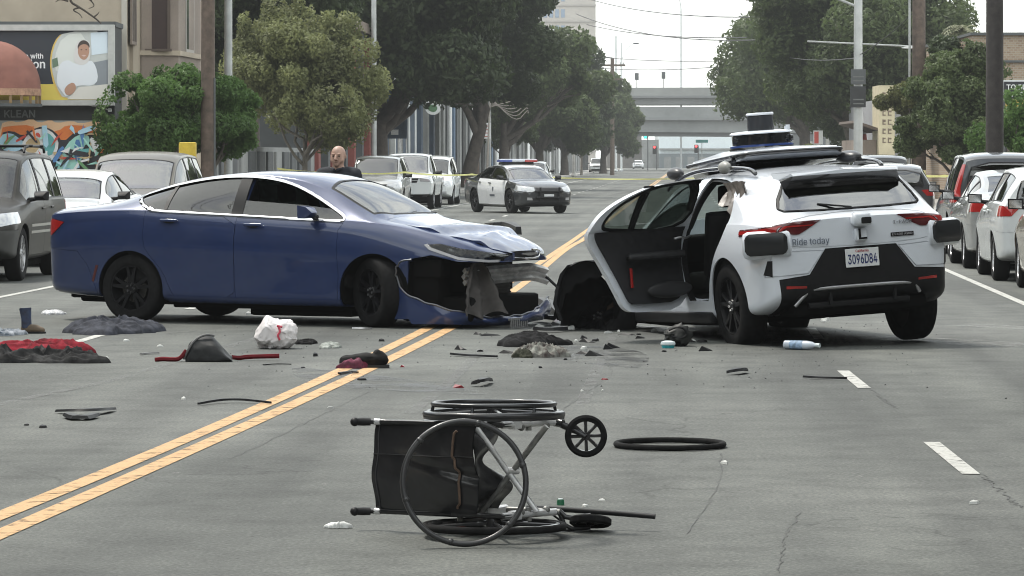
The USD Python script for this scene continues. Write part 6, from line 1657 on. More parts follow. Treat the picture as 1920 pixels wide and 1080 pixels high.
def parked(kind, name, label, o, y_front, away, mat, group=None, cat='car', rim=SILVERW, n=60, fine=2, glass_side=None, glass_ws=None, dx=0, dark_bumper=False, tall_lamp=False, rack=False, police=False, rz=None, loc=None, sc=1.0, spokes=5, mirrors=True):
    """o: street offset of the car's centre line; y_front: distance of the end nearest to the camera."""
    s_ = SPEC[kind]
    sk = get_skin(kind, n, fine)
    head = math.pi / 2 - math.atan(SL) + (0 if away else math.pi)
    near = -sk.x0 if away else sk.x1
    L = R(o, y_front + near) if loc is None else np.array([loc[0], loc[1], 0])
    root = thing(name, label, cat, loc=L, rz=head if rz is None else rz, group=group)
    wb, Rw = s_['wb'], s_['R']
    c = Car(root, sk, mat, wb, Rw, 1.55, cav=(max(sk.x0 + .12, s_['win'][0] - .05), s_['ws'][1] - .08), cavz=.42, archr=Rw + .045)
    c.arches(inner=.50)
    gs, gw = glass_side or G_DARK, glass_ws or G_MID
    xs = np.linspace(*s_['win'], 40)
    zb, w, zs, ws, wr, zre, zr = sk.at(xs)
    ok = zre - .055 > zs + .10
    bot = list(zip(xs[ok], zs[ok] + .04)); top = list(zip(xs[ok], zre[ok] - .05))
    full = poly(bot + top[::-1]).buffer(-.04).buffer(.04)
    for v in ('R', 'L'):
        cuts = [full.bounds[0] - 1] + [x for p in s_['pil'] for x in p] + [full.bounds[2] + 1]
        panes = unary_union([full.intersection(sg.box(cuts[k], 0, cuts[k + 1], 3)) for k in range(0, len(cuts), 2)])
        c.panel('window_surround', full.buffer(.014).difference(panes), v, BLACK, gap=0, deep=.014)
        for k in range(0, len(cuts), 2):
            q = full.intersection(sg.box(cuts[k], 0, cuts[k + 1], 3))
            if q.area > .01:
                c.pane_of('side_window', q, v, gs)
    x0, x1 = s_['ws']
    hw = lambda x, m_: float(sk.at(np.array([x]))[4][0]) - m_
    def tq(xa, xb, m_=.045, bow=.05):
        X_ = np.linspace(xa, xb, 8)
        return poly([(x, -hw(x, m_)) for x in X_] + [(xb + (bow if xb > xa else -bow), 0)] + [(x, hw(x, m_)) for x in X_[::-1]] + [(xa + bow * .4, 0)])
    wsp = tq(x0, x1)
    c.panel('windscreen_border', wsp.buffer(.02).difference(wsp), ('T', .95, 3), BLACK, gap=0, deep=.012)
    c.pane_of('windscreen', wsp, ('T', .95, 3), gw)
    if s_['rear'] == 'T':
        c.pane_of('rear_window', tq(*s_['rt'], .06, .0), ('T', 1.0, 3), gs)
    else:
        ry, (z0, z1) = s_['ry'], s_['rz']
        rq = poly(chaikin([(-ry - .04, z0), (ry + .04, z0), (ry + .06, z0 + .1), (ry - .03, z1), (-ry + .03, z1), (-ry - .06, z0 + .1)], 1, True))
        rx = s_.get('rx', (-3, -.3))
        c.panel('rear_window_border', rq.buffer(.02).difference(rq), ('F', *rx), BLACK, gap=0, deep=.014)
        c.pane_of('rear_window', rq, ('F', *rx), gs)
    # doors
    xd0, xd1 = s_['pil'][-1][0] + .04, s_['ws'][1] - .12
    zfun = lambda x: float(sk.at(np.array([x]))[2][0])
    doorm = mat if not police else police
    spans = [(xd0, xd1)] + ([(max(.36, s_['pil'][-2][0] if len(s_['pil']) > 1 else .3), xd0)] if len(s_['pil']) > 1 else [])
    for v, sgn in (('R', -1), ('L', 1)):
        for i, (a, b) in enumerate(spans):
            zlow = .02 + float(sk.at(np.array([(a + b) / 2]))[0][0]) + .05
            q = poly([(a, zlow), (b, zlow), (b, zfun(b) + .02), (a, zfun(a) + .02)]).difference(full.buffer(.02))
            d = c.panel('front_door' if i == 0 else 'rear_door', q, v, doorm)
            hw_ = float(sk.at(np.array([a + .14]))[1][0])
            part(d, 'door_handle', box(a + .06, a + .24, sgn * (hw_ - .012) - .016, sgn * (hw_ - .012) + .016, zfun(a) - .115, zfun(a) - .085, .008), BLACK if police else mat, 40)
        if mirrors:
            mirror_part(root, s_['ws'][1] - .36, sgn * (float(sk.at(np.array([s_['ws'][1] - .36]))[3][0]) - .0), zfun(s_['ws'][1] - .36) + .09, sgn, BLACK if not police else BLACK, sc=1.1)
    # nose
    xf = sk.x1
    zf_ = float(sk.at(np.array([xf - .25]))[2][0])
    wf = float(sk.at(np.array([xf - .3]))[1][0])
    for sgn in (-1, 1):
        lp = c.panel('headlamp', poly(np.array([(wf * .52, zf_ - .02), (wf * .55, zf_ - .14), (wf * .80, zf_ - .16), (wf * 1.1, zf_ - .10), (wf * 1.1, zf_ + .05), (wf * .8, zf_ + .02)]) * [sgn, 1]), ('F', xf - .62, xf + 1), CLEARLAMP, gap=.002, proud=True)
        part(lp, 'bulb', tm(Manifold.sphere(.045, 16).translate((xf - .12, sgn * wf * .66, zf_ - .08))), SATIN, 50) if False else None
        c.overlay('fog_lamp', poly(np.array([(wf * .62, .40), (wf * .80, .40), (wf * .80, .48), (wf * .62, .47)]) * [sgn, 1]), ('F', xf - .5, xf + 1), M('lamp_dark_chrome', (.16, .16, .17), .2, .8), .004)
    gy = wf * .50
    grl = c.panel('grille', poly([(-gy, zf_ - .03), (-gy * .85, zf_ - .18), (gy * .85, zf_ - .18), (gy, zf_ - .03)]), ('F', xf - .5, xf + 1), BLACK, gap=.003)
    c.overlay('grille_bar', poly([(-gy * .95, zf_ - .09), (gy * .95, zf_ - .09), (gy * .95, zf_ - .115), (-gy * .95, zf_ - .115)]), ('F', xf - .5, xf + 1), SATIN if not police else BLACK, .008, .0)
    c.overlay('lower_intake', poly([(-wf * .6, .36), (wf * .6, .36), (wf * .66, .47), (-wf * .66, .47)]), ('F', xf - .45, xf + 1), BLACK, .004)
    part(root, 'number_plate', box(xf - .02, xf + .012, -.155, .155, .47, .58), PLATE, 20)
    # tail
    xr = sk.x0
    wr_ = float(sk.at(np.array([xr + .2]))[1][0]); zr_ = float(sk.at(np.array([xr + .1]))[2][0])
    for sgn in (-1, 1):
        if tall_lamp:
            q = [(wr_ * .74, zr_ + .48), (wr_ * 1.1, zr_ + .5), (wr_ * 1.2, zr_ - .14), (wr_ * .84, zr_ - .14), (wr_ * .84, zr_ + .1)]
        else:
            q = [(wr_ * .66, zr_ - .02), (wr_ * 1.2, zr_ + .01), (wr_ * 1.2, zr_ - .15), (wr_ * .80, zr_ - .14)]
        c.panel('tail_lamp', poly(np.array(q) * [sgn, 1]), ('F', xr - 1, xr + (.36 if tall_lamp else .24)), REDLAMP, gap=.002, proud=True)
    part(root, 'number_plate', box(xr - .012, xr + .03, -.155, .155, zr_ - .35, zr_ - .24), PLATE, 20)
    if dark_bumper:
        for nm, q, xa, xb in (('front_bumper', [(-2, .2), (2, .2), (2, zf_ - .20), (-2, zf_ - .20)], wb + Rw + .06, xf + 1), ('rear_bumper', [(-2, .2), (2, .2), (2, .66), (-2, .66)], xr - 1, -Rw - .06)):
            c.panel(nm, poly(q), ('F', xa, xb), M('bumper_grey', (.05, .05, .048), .6), gap=.004, proud=True)
    else:
        c.panel('front_bumper', poly([(-2, .2), (2, .2), (2, zf_ - .185), (-2, zf_ - .185)]), ('F', wb + Rw + .06, xf + 1), gap=.003)
        c.panel('rear_bumper', poly([(-2, .2), (2, .2), (2, .66), (-2, .66)]), ('F', xr - 1, -Rw - .06), gap=.003)
    if kind == 'pickup':
        c.body = c.body - tm_box(-1.12, .78, -.72, .72, .62, 2.0)
    c.cabin()
    xsw = s_['pil'][-1][0]
    part(root, 'interior_seats', seat(xsw - .1, -.36, .46) + seat(xsw - .1, .36, .46) + ([box(xsw - 1.15, xsw - .65, -.62, .62, .48, .62, .05), move(box(-.07, .09, -.60, .60, 0, .55, .05), xsw - 1.15, 0, .60, ry=-.3)] if kind != 'pickup' else []) + [box(s_['ws'][1] - .42, s_['ws'][1] - .16, -.66, .66, .70, .94, .04)], SEATM, 40)
    for sgn in (-1, 1):
        for x in (0, wb):
            wheel(root, (x, sgn * (float(sk.at(np.array([x]))[1][0]) - .135), Rw), Rw, .215, rim, sgn, spokes=spokes, twin=spokes == 5)
    part(root, 'underbody', [box(Rw + .08, wb - Rw - .08, -.72, .72, .18, .26), box(xr + .15, -Rw - .06, -.55, .55, .24, .34), box(wb + Rw + .02, xf - .2, -.5, .5, .22, .32)], UNDER, 30)
    if rack:
        for sgn in (-1, 1):
            part(root, 'roof_rail', tube(chaikin([(-.5, sgn * .60, 1.71), (-.42, sgn * .60, 1.79), (1.0, sgn * .60, 1.80), (1.1, sgn * .60, 1.71)], 1), .018, 8), BLACK, 50)
        for x in (-.1, .75):
            part(root, 'roof_bar', bar((x, -.66, 1.80), (x, .66, 1.80), .020), BLACK, 50)
    c.finish()
    return root, c
def tm_box(x0, x1, y0, y1, z0, z1):
    return m3.Manifold.cube((x1 - x0, y1 - y0, z1 - z0)).translate((x0, y0, z0))

P_OLIVE = paint('olive_brown_paint', (.024, .022, .018), .1, .45, .05, .15)
P_WHITE2 = paint('parked_white_paint', (.56, .58, .58), 0, .35, .08)
P_SILVER = paint('silver_paint', (.34, .345, .34), .6, .32, .10)
P_CHAMP = paint('champagne_paint', (.12, .11, .09), .3, .4, .08, .35)
P_DARK = paint('dark_grey_paint', (.028, .03, .034), .3, .32, .10)
P_BLACK = paint('black_police_paint', (.008, .009, .011), .1, .30, .06)
P_TAN = paint('tan_paint', (.25, .20, .14), .4, .36, .15)
G_L, G_R = 'cars parked along the left kerb', 'cars parked along the right kerb'
r_, c_ = parked('suv', 'parked_suv', 'dark olive brown SUV with a roof rack at the left edge of the photo', -9.70, 48.8, False, P_OLIVE, group=G_L, dark_bumper=True, rack=True, n=72, glass_ws=G_MID, glass_side=G_MID)
part(r_, 'side_stripe', [c_.skin.solid(-.006).__sub__(c_.skin.solid(.006)) ^ prism_side(poly([(.45, z), (2.15, z), (2.15, z + .035), (.45, z + .035)]), s) for z in (.62, .71) for s in (1,)], M('stripe_silver', (.42, .41, .38), .4, .5), 30)
parked('sedan', 'parked_sedan', 'white sedan parked nose out between the olive SUV and the champagne minivan', -9.62, 56.0, False, P_WHITE2, group=G_L, n=64, glass_ws=G_CLEAR)
parked('minivan', 'parked_minivan', 'champagne minivan parked behind the white sedan on the left', -9.58, 63.0, False, P_CHAMP, group=G_L, n=64, glass_ws=G_CLEAR)
parked('suv', 'parked_suv', 'silver SUV with a dark windscreen parked just right of the bald officer', -9.5, 112.5, False, P_SILVER, group=G_L, n=56, glass_ws=G_DARK)
parked('pickup', 'parked_pickup', 'white pickup truck parked behind the silver SUV', -9.15, 120.5, False, P_WHITE2, group=G_L, cat='pickup truck', n=56, glass_ws=G_CLEAR)
parked('minivan', 'parked_van', 'white van parked last in the near left row, beside the police car', -9.2, 131.5, False, P_WHITE2, group=G_L, cat='van', n=50, fine=1)
parked('hatch', 'parked_hatchback', 'small silver car half hidden behind the police car', -7.1, 168, False, P_SILVER, n=44, fine=1)
parked('suv', 'distant_suv', 'white SUV far down the street on the left, near the overpass', -10.4, 425, False, P_WHITE2, n=44, fine=1)
parked('sedan', 'distant_car', 'tiny pale car at the far crossing under the overpass', -8.0, 600, False, P_WHITE2, n=40, fine=1)
parked('sedan', 'parked_sedan', 'tan sedan parked nearest on the right, cut by the photo edge', 5.02, 43.2, True, P_TAN, group=G_R, n=64)
parked('hatch', 'parked_hatchback', 'white hatchback parked second on the right with red lamps', 4.92, 48.9, True, P_WHITE2, group=G_R, n=60)
parked('sedan', 'parked_sedan', 'silver white sedan parked before the grey wagon on the right', 4.95, 54.2, True, P_SILVER, group=G_R, n=60)
parked('suv', 'parked_suv', 'dark grey wagon with tall upright red tail lamps on the right', 5.15, 60.4, True, P_DARK, group=G_R, tall_lamp=True, n=60)
parked('hatch', 'parked_hatchback', 'dark grey car right behind the wrecked SUV on the right', 4.22, 76.5, True, P_DARK, group=G_R, n=56)
parked('suv', 'parked_suv', 'black SUV whose roof shows above the dark grey hatchback', 4.9, 95, True, P_BLACK, group=G_R, n=50, fine=1)
parked('suv', 'parked_suv', 'black SUV whose roof shows beside the crossbar of the wrecked SUV', 4.9, 117, True, P_BLACK, group=G_R, n=50, fine=1)

# police car, turned across the lane
PY = 110.5
SPEC['police'] = dict(SPEC['sedan'], T=[(x * (1.10 if x > 0 else 1.06), *row) for x, *row in SPEC['sedan']['T']], wb=2.70 * 1.10, win=(-.1, 2.48), pil=[(.24, .30), (1.18, 1.27)], ws=(2.18, 2.79), rt=(-.42, .26), R=.36)
beta = math.radians(21.0)
pw = paint('police_white_paint', (.66, .67, .68), 0, .35, .08)
px0 = (930 - 960) / FPX * PY
hx, hy = math.sin(beta), -math.cos(beta)
rp, cp = parked('police', 'police_car', 'black and white police car with a roof light bar, turned across the lane', 0, 0, False, P_BLACK, cat='police car', rim=BLACKW, police=pw, n=64, rz=math.atan2(hy, hx), loc=((962 - 960) / FPX * 111.2 - hx * 2.97 + .74 * math.cos(beta), 111.2 - hy * 2.97 + .74 * math.sin(beta), 0), glass_ws=G_CLEAR)
lb = part(rp, 'light_bar', box(1.25, 1.52, -.60, .60, 1.53, 1.62, .03), M('lightbar_clear', (.45, .47, .52), .15, coat=1.0), 30)
part(lb, 'blue_lens', box(1.24, 1.53, -.61, -.20, 1.52, 1.60, .02), M('bar_blue', (.03, .05, .20), .15, coat=1.0), 30)
part(lb, 'red_lens', box(1.24, 1.53, .20, .61, 1.52, 1.60, .02), M('bar_red', (.25, .03, .03), .15, coat=1.0), 30)
part(lb, 'bar_foot', box(1.28, 1.48, -.5, .5, 1.45, 1.525), BLACK, 30)
part(rp, 'push_bumper', [bar((4.05, y, .38), (4.09, y, .78), .03) for y in (-.30, .30)] + [bar((4.08, -.42, z), (4.08, .42, z), .03) for z in (.48, .66)], BLACK, 40)
part(rp, 'roof_panel', (cp.skin.solid(-.004) - cp.skin.solid(.01)) ^ extrude(poly([(.30, -.56), (2.02, -.57), (2.02, .57), (.30, .56)]), 1.30, 3, 'xy'), pw, 32)
for sgn in (-1, 1):
    part(rp, 'door_shield', (cp.skin.solid(-.006) - cp.skin.solid(.004)) ^ prism_side(poly([(1.62, .78), (1.72, .78), (1.72, .70), (1.67, .64), (1.62, .70)]), sgn), M('shield_grey', (.09, .10, .12), .4, .3), 30)
    part(rp, 'door_stripe', (cp.skin.solid(-.006) - cp.skin.solid(.004)) ^ prism_side(poly([(1.40, .50), (1.80, .50), (1.80, .56), (1.40, .56)]), sgn), M('shield_grey', (.09, .10, .12), .4, .3), 30)
# ---------------------------------------------------------------- the officer behind the blue sedan
def bones_mesh(J, bones, grow=0.0, fine=.018, smooth_n=6, sub=None):
    """J: name -> (x,y,z,r). Hulls of spheres along the bones, joined, refined and relaxed into one skin."""
    acc = None
    for b in bones:
        s = None
        pts = []
        for k in b:
            x, y, z, r = J[k][:4]
            sx, sy, sz = (J[k][4:7] if len(J[k]) > 4 else (1, 1, 1))
            r = r + grow
            u = np.asarray(trimesh.creation.icosphere(2, 1.0).vertices) * r * np.array([sx, sy, sz]) + [x, y, z]
            pts.append(u)
        h = Manifold.hull_points(np.vstack(pts))
        acc = h if acc is None else acc + h
    m = tm(acc.refine_to_length(fine))
    m = trimesh.Trimesh(m.vertices, m.faces, process=True)
    trimesh.smoothing.filter_taubin(m, iterations=smooth_n)
    return m

def build_officer():
    base = np.array([(634 - 960) / FPX * 41.2, 41.2, 0])
    t = thing('person', 'bald person in a dark navy uniform standing behind the blue sedan', 'person', loc=tuple(base), rz=math.radians(-14))
    J = {'pelvis': (0, 0, .98, .125, 1.25, .9, .9), 'waist': (0, .0, 1.12, .125, 1.2, .88, 1), 'chest': (0, .0, 1.33, .145, 1.25, .85, 1), 'neck0': (0, .015, 1.47, .072), 'neck1': (0, .0, 1.56, .060),
         'shL': (.185, .01, 1.44, .068), 'elL': (.245, .045, 1.16, .047), 'wrL': (.215, -.10, .95, .033), 'shR': (-.185, .01, 1.44, .068), 'elR': (-.245, .045, 1.16, .047), 'wrR': (-.215, -.10, .95, .033),
         'hipL': (.10, 0, .92, .095), 'knL': (.115, -.01, .50, .062), 'anL': (.12, .03, .10, .043), 'toL': (.135, -.13, .045, .036), 'heL': (.12, .055, .045, .038),
         'hipR': (-.10, 0, .92, .095), 'knR': (-.115, -.01, .50, .062), 'anR': (-.12, .03, .10, .043), 'toR': (-.135, -.13, .045, .036), 'heR': (-.12, .055, .045, .038),
         'skull': (0, .012, 1.675, .092, .86, 1.0, .98), 'brow': (0, -.028, 1.660, .066, 1, .8, .9), 'jaw': (0, -.035, 1.585, .046, 1.05, .9, .8), 'chin': (0, -.060, 1.562, .026), 'chkL': (.040, -.035, 1.61, .036), 'chkR': (-.040, -.035, 1.61, .036)}
    B = [('pelvis', 'waist'), ('waist', 'chest'), ('chest', 'neck0'), ('neck0', 'neck1'), ('chest', 'shL'), ('chest', 'shR'), ('neck0', 'shL'), ('neck0', 'shR'), ('shL', 'elL'), ('elL', 'wrL'), ('shR', 'elR'), ('elR', 'wrR'),
         ('pelvis', 'hipL'), ('pelvis', 'hipR'), ('hipL', 'knL'), ('knL', 'anL'), ('anL', 'heL', 'toL'), ('hipR', 'knR'), ('knR', 'anR'), ('anR', 'heR', 'toR')]
    HB = [('skull', 'brow'), ('brow', 'chkL', 'chkR'), ('skull', 'chkL', 'chkR', 'jaw'), ('jaw', 'chin'), ('neck1', 'jaw'), ('neck1', 'skull')]
    # hands: palm, four fingers, thumb
    for s, n_ in ((1, 'L'), (-1, 'R')):
        w = np.array(J['wr' + n_][:3])
        pal = w + np.array([-.02 * s, -.055, -.055])
        J['pa' + n_] = (*pal, .030, .62, 1.0, 1.0)
        B.append(('wr' + n_, 'pa' + n_))
        for k in range(4):
            f0 = pal + np.array([-.004 * s, -.012 + .017 * (1.5 - k) * .0 - .0, -.012]) + np.array([0, -.012 - .008 * k + .02, -.022 + .012 * k * .3]) + np.array([0, .016 * (k - 1.5), 0])
            L = (.070, .080, .076, .060)[k]
            f1 = f0 + np.array([-.012 * s, -.02, -L * .55]); f2 = f1 + np.array([-.022 * s, .012, -L * .42])
            J['f%d0' % k + n_] = (*f0, .0095); J['f%d1' % k + n_] = (*f1, .0088); J['f%d2' % k + n_] = (*f2, .0078)
            B += [('f%d0' % k + n_, 'f%d1' % k + n_), ('f%d1' % k + n_, 'f%d2' % k + n_), ('pa' + n_, 'f%d0' % k + n_)]
        th0 = pal + np.array([-.012 * s, -.030, .018]); th1 = th0 + np.array([-.018 * s, -.028, -.030]); th2 = th1 + np.array([-.008 * s, -.010, -.028])
        J['t0' + n_], J['t1' + n_], J['t2' + n_] = (*th0, .012), (*th1, .0105), (*th2, .0085)
        B += [('pa' + n_, 't0' + n_), ('t0' + n_, 't1' + n_), ('t1' + n_, 't2' + n_)]
    # face details joined to the same skin
    J.update(n0=(0, -.088, 1.655, .011), n1=(0, -.108, 1.618, .014), nw1=(.014, -.094, 1.612, .010), nw2=(-.014, -.094, 1.612, .010),
             eaL=(.084, .012, 1.645, .020, .35, .75, 1.2), eaR=(-.084, .012, 1.645, .020, .35, .75, 1.2), bwL=(.034, -.080, 1.672, .012, 1.9, .8, .6), bwR=(-.034, -.080, 1.672, .012, 1.9, .8, .6), lip=(0, -.088, 1.588, .011, 2.0, .7, .6))
    HB += [('n0', 'n1'), ('n1', 'nw1'), ('n1', 'nw2'), ('eaL',), ('eaR',), ('bwL',), ('bwR',), ('lip', )]
    SK = M('skin', (.40, .255, .195), .5, var=.08, scale=30)
    body = bones_mesh(J, B + HB, fine=.009, smooth_n=5)
    part(t, 'body', body, SK, True)
    NAVY = M('navy_uniform', (.010, .012, .018), .85, var=.3, scale=12)
    shirt = bones_mesh(J, [('waist', 'chest'), ('chest', 'neck0'), ('chest', 'shL'), ('chest', 'shR'), ('neck0', 'shL'), ('neck0', 'shR'), ('shL', 'elL'), ('shR', 'elR'), ('elL', 'wrL'), ('elR', 'wrR'), ('pelvis', 'waist')], grow=.014, fine=.02, smooth_n=4)
    shirt.vertices += (fnoise(shirt.vertices * 16, 5)[:, None] - .5) * .02
    sh = mani(shirt) - m3.Manifold.cube((2, 2, 1), True).translate((0, 0, 2.035)) - m3.Manifold.sphere(.10, 24).translate((0, .0, 1.575))
    part(t, 'uniform_shirt', sh, NAVY, 50)
    tro = bones_mesh(J, [('pelvis', 'hipL'), ('pelvis', 'hipR'), ('hipL', 'knL'), ('knL', 'anL'), ('hipR', 'knR'), ('knR', 'anR')], grow=.02, fine=.025, smooth_n=4)
    part(t, 'trousers', tro, NAVY, 50)
    part(t, 'belt', move(lathe([(.175, -.03), (.178, -.03), (.178, .03), (.175, .03)], 'z', 32), 0, 0, 1.03).apply_scale((1, .76, 1)), BLACK, 40)
    for s in (1, -1):
        n_ = 'L' if s > 0 else 'R'
        part(t, 'boot', bones_mesh(J, [('an' + n_, 'he' + n_, 'to' + n_)], grow=.012, fine=.02, smooth_n=3), BLACK, 50)
        part(t, 'eye', tm(Manifold.sphere(.009, 16).translate((.033 * s, -.0735, 1.648))), M('eye_dark', (.03, .022, .018), .2), True)
    part(t, 'darker_jaw', bones_mesh(J, [('jaw', 'chin')], grow=.004, fine=.01, smooth_n=4), M('darker_jaw_skin', (.30, .19, .145), .7), True)  # jaw and chin in a darker skin tone than the face
    part(t, 'badge', box(.07, .12, -.155, -.145, 1.34, 1.40, .004), CHROME, 20)
    parts(t, 'collar', [tube([(s * .015, -.10, 1.50), (s * .06, -.03, 1.515), (s * .05, .06, 1.525)], .016, 6) for s in (1, -1)], NAVY, 50)
build_officer()

# ---------------------------------------------------------------- the overturned wheelchair (f forward, l left, u up from the axle; it lies on its left side)
def build_chair():
    c_, s_ = .56, .828
    O = np.array([(926 - 960) / FPX * 16.0, 16.0, .285])
    mw = np.eye(4)
    mw[:3, 0] = (c_, s_, 0); mw[:3, 1] = (0, 0, -1); mw[:3, 2] = (-s_, c_, 0); mw[:3, 3] = O
    Tx = trimesh.transformations.rotation_matrix(math.radians(-1.4), (1, 0, 0), O)
    mw = Tx @ mw
    t = thing('wheelchair', 'broken black wheelchair lying on its side in the middle of the road', 'wheelchair', mat4=mw)
    FR = M('chair_black_frame', (.016, .016, .017), .3, .3, coat=.4)
    BRT = M('chair_steel', (.58, .58, .58), .30, .45, var=.15, scale=14)
    DULL = M('chair_dull_steel', (.20, .20, .19), .38, .5, var=.3, scale=20)
    VIN = M('black_vinyl', (.012, .012, .013), .26, coat=.35, var=.25, scale=9, bump=.25, bscale=9)
    def rimw(l, R_, tyre, side):
        w = part(t, 'wheel', ring((0, l, 0), R_, .016, 'y', 64, 8), FR if not tyre else TYRE, 50)
        part(w, 'rim', lathe([(R_ - .016, -.012), (R_ - .030, -.014), (R_ - .034, 0), (R_ - .030, .014), (R_ - .016, .012)], 'y', 56, (0, l, 0)), FR, 40)
        part(w, 'hub', lathe([(0, -.035), (.03, -.035), (.034, -.02), (.034, .02), (.03, .035), (0, .035)], 'y', 20, (0, l, 0)), FR, 40)
        sp = []
        for k in range(8):
            a = 2 * math.pi * k / 8
            sp.append(bar((.03 * math.cos(a), l + .012 * (-1) ** k, .03 * math.sin(a)), ((R_ - .03) * math.cos(a), l, (R_ - .03) * math.sin(a)), .010, .007, 6))
        part(w, 'spokes', sp, FR, 40)
        return w
    w1 = rimw(-.242, .292, False, -1)
    hr = part(w1, 'hand_rim', ring((0, -.285, 0), .262, .0105, 'y', 64, 8), FR, 50)
    parts(hr, 'rim_standoff', [bar((.262 * math.cos(a), -.285, .262 * math.sin(a)), (.272 * math.cos(a), -.240, .272 * math.sin(a)), .007, None, 6) for a in np.arange(6) * math.pi / 3 + .25], FR, 40)
    part(w1, 'bare_rim_flange', lathe([(.298, -.010), (.304, -.012), (.304, .012), (.298, .010), (.285, .012), (.285, -.012), (.298, -.010)], 'y', 56, (0, -.235, 0)), FR, 40)
    w2 = rimw(.238, .300, True, 1)
    for side in (-1, 1):
        l = .195 * side
        fr = part(t, 'side_frame', [tube(chaikin([(-.02, l, -.06), (-.02, l, .20), (-.03, l, .42), (-.035, l, .57), (-.055, l, .615)], 2), .0115, 8)], FR, 50)
        part(fr, 'push_handle', [tube([(-.055, l, .615), (-.075, l, .64), (-.10, l, .66)], [.017, .018, .016], 10), tm(Manifold.sphere(.02, 16).translate((-.105, l, .664)))], BLACK, 50)
        part(fr, 'handle_collar', tube([(-.037, l, .575), (-.045, l, .60)], .0145, 10), BRT, 50)
        part(fr, 'seat_rail', tube([(-.02, l * .97, .185), (.38, l * .97, .195)], .0155, 8), BRT, 50)
        part(fr, 'lower_rail', tube([(-.02, l, -.055), (.20, l, -.06), (.37, l, -.075)], .0155, 8), BRT, 50)
        part(fr, 'front_upright', tube([(.37, l, -.10), (.375, l, .06), (.37, l, .20)], .0135, 8), DULL, 50)
        part(fr, 'arm_tube', tube(chaikin([(-.02, l, .18), (-.02, l * 1.02, .36), (.06, l * 1.04, .39), (.22, l * 1.04, .38), (.30, l, .30), (.30, l, .19)], 2), .010, 8), FR, 50)
        part(fr, 'skirt_guard', box(.02, .29, l - .004 + .004 * side, l + .004 + .004 * side, .20, .34, .002), BLACK, 30)
        parts(fr, 'brake_bracket', [box(.20, .34, l - .016, l + .016, .165, .215, .006), bar((.30, l - .02 * side, .19), (.24, l + .05 * side, .26), .007), box(.05, .11, l - .02, l + .02, -.075, -.035, .006)], BRT, 30)
        parts(fr, 'frame_fitting', [tm(Manifold.sphere(.018, 12).translate((x, l - .012 * side, z))) for x, z in ((.06, .19), (.14, .185), (.26, .19), (.12, -.06), (.30, -.07))] + [lathe([(0, -.03), (.014, -.03), (.014, .03), (0, .03)], 'y', 10, (x, l, z)) for x, z in ((.02, .19), (.18, -.058))], DULL, 40)
        part(fr, 'warning_label', box(.03, .075, l - .0145 - .0, l + .0145, .176, .20), M('label_yellow', (.62, .58, .12), .5), 20)
        part(fr, 'axle_stub', bar((0, l, 0), (0, l + .05 * side, 0), .014), BRT, 40)
        part(fr, 'axle_plate', box(-.035, .035, l - .008, l + .008, -.07, .20, .003), FR, 20)
    # cross brace
    part(t, 'cross_brace', tube([(.10, -.19, .175), (.205, .185, -.085)], .0135, 10), BRT, 50)
    part(t, 'cross_brace', tube([(.205, -.185, -.135), (.135, .19, .155)], .0135, 10), DULL, 50)
    part(t, 'brace_bolt', bar((.150, .01, .03), (.190, .01, -.0), .016, None, 10), BRT, 40)
    # back upholstery between the canes, sagging and creased
    n, m = 44, 40
    V = []
    for i in range(n):
        u = i / (n - 1)
        for j in range(m):
            v = j / (m - 1)
            l = -.197 + .394 * v
            z = .070 + .530 * u
            sagf = -.034 * math.sin(math.pi * v) ** .8 * (.5 + .5 * math.sin(math.pi * (u * .8 + .1)))
            cre = .012 * math.sin(9 * u + 3 * v) * math.sin(math.pi * v) + .016 * math.exp(-((v - .5 + .3 * (u - .3)) / .05) ** 2) * (1 - u)
            edge = .004 * math.sin(v * 13) * (u > .9)
            lowe = .014 * math.sin(math.pi * v * 2.0) * (1 - u) ** 3
            V.append((-.03 + sagf + cre, l, z + edge + lowe))
    V = np.array(V)
    f = np.array([q for i in range(n - 1) for j in range(m - 1) for q in ((i * m + j, i * m + j + 1, i * m + m + j + 1), (i * m + j, i * m + m + j + 1, i * m + m + j))])
    bk = part(t, 'back_upholstery', trimesh.Trimesh(np.vstack([V, V + [.006, 0, 0]]), np.vstack([f, f[:, ::-1] + len(V)]), process=False), VIN, True)
    part(bk, 'back_seam', [tube([V[(n - 3) * m + j] + [-.004, 0, 0] for j in range(m)], .0028, 5), tube([V[i * m + 14] + [-.004, 0, 0] for i in range(n)], .0022, 5)], M('seam_thread', (.03, .03, .032), .6), 50)
    strap = [V[(6 + int(1.3 + 1.2 * math.sin(j / m * 7))) * m + j] + [-.012, 0, 0] for j in range(3, m - 3)]
    part(bk, 'torn_lining', tube(chaikin(strap, 2), .0055, 6), M('tan_lining', (.11, .072, .05), .85, var=.4, scale=20), 50)
    # seat sling, folded inwards in the middle
    V = []
    for i in range(n):
        u = i / (n - 1)
        for j in range(m):
            v = j / (m - 1)
            l = -.19 + .38 * v
            pin = 1 - .55 * math.exp(-((v - .42) / .16) ** 2)
            fx = -.075 + (.10 + .25 * u) * pin
            uz = .185 - .10 * math.sin(math.pi * v) * (1 - .4 * u) - .06 * math.exp(-((v - .74) / .14) ** 2) * u
            V.append((fx, l, uz + .01 * math.sin(12 * v + 5 * u)))
    V = np.array(V)
    part(t, 'seat_upholstery', trimesh.Trimesh(np.vstack([V, V + [0, 0, -.006]]), np.vstack([f, f[:, ::-1] + len(V)]), process=False), VIN, True)
    # upper caster, swivelled towards the camera; lower caster lying flat; footrest tube
    Cc = np.array([.425, -.135, -.195])
    look = np.array([-s_, 0, c_ * 0 + -0]) ; look = np.array([-.80, .05, -.56]); look /= np.linalg.norm(look)      # wheel axis points at the viewer
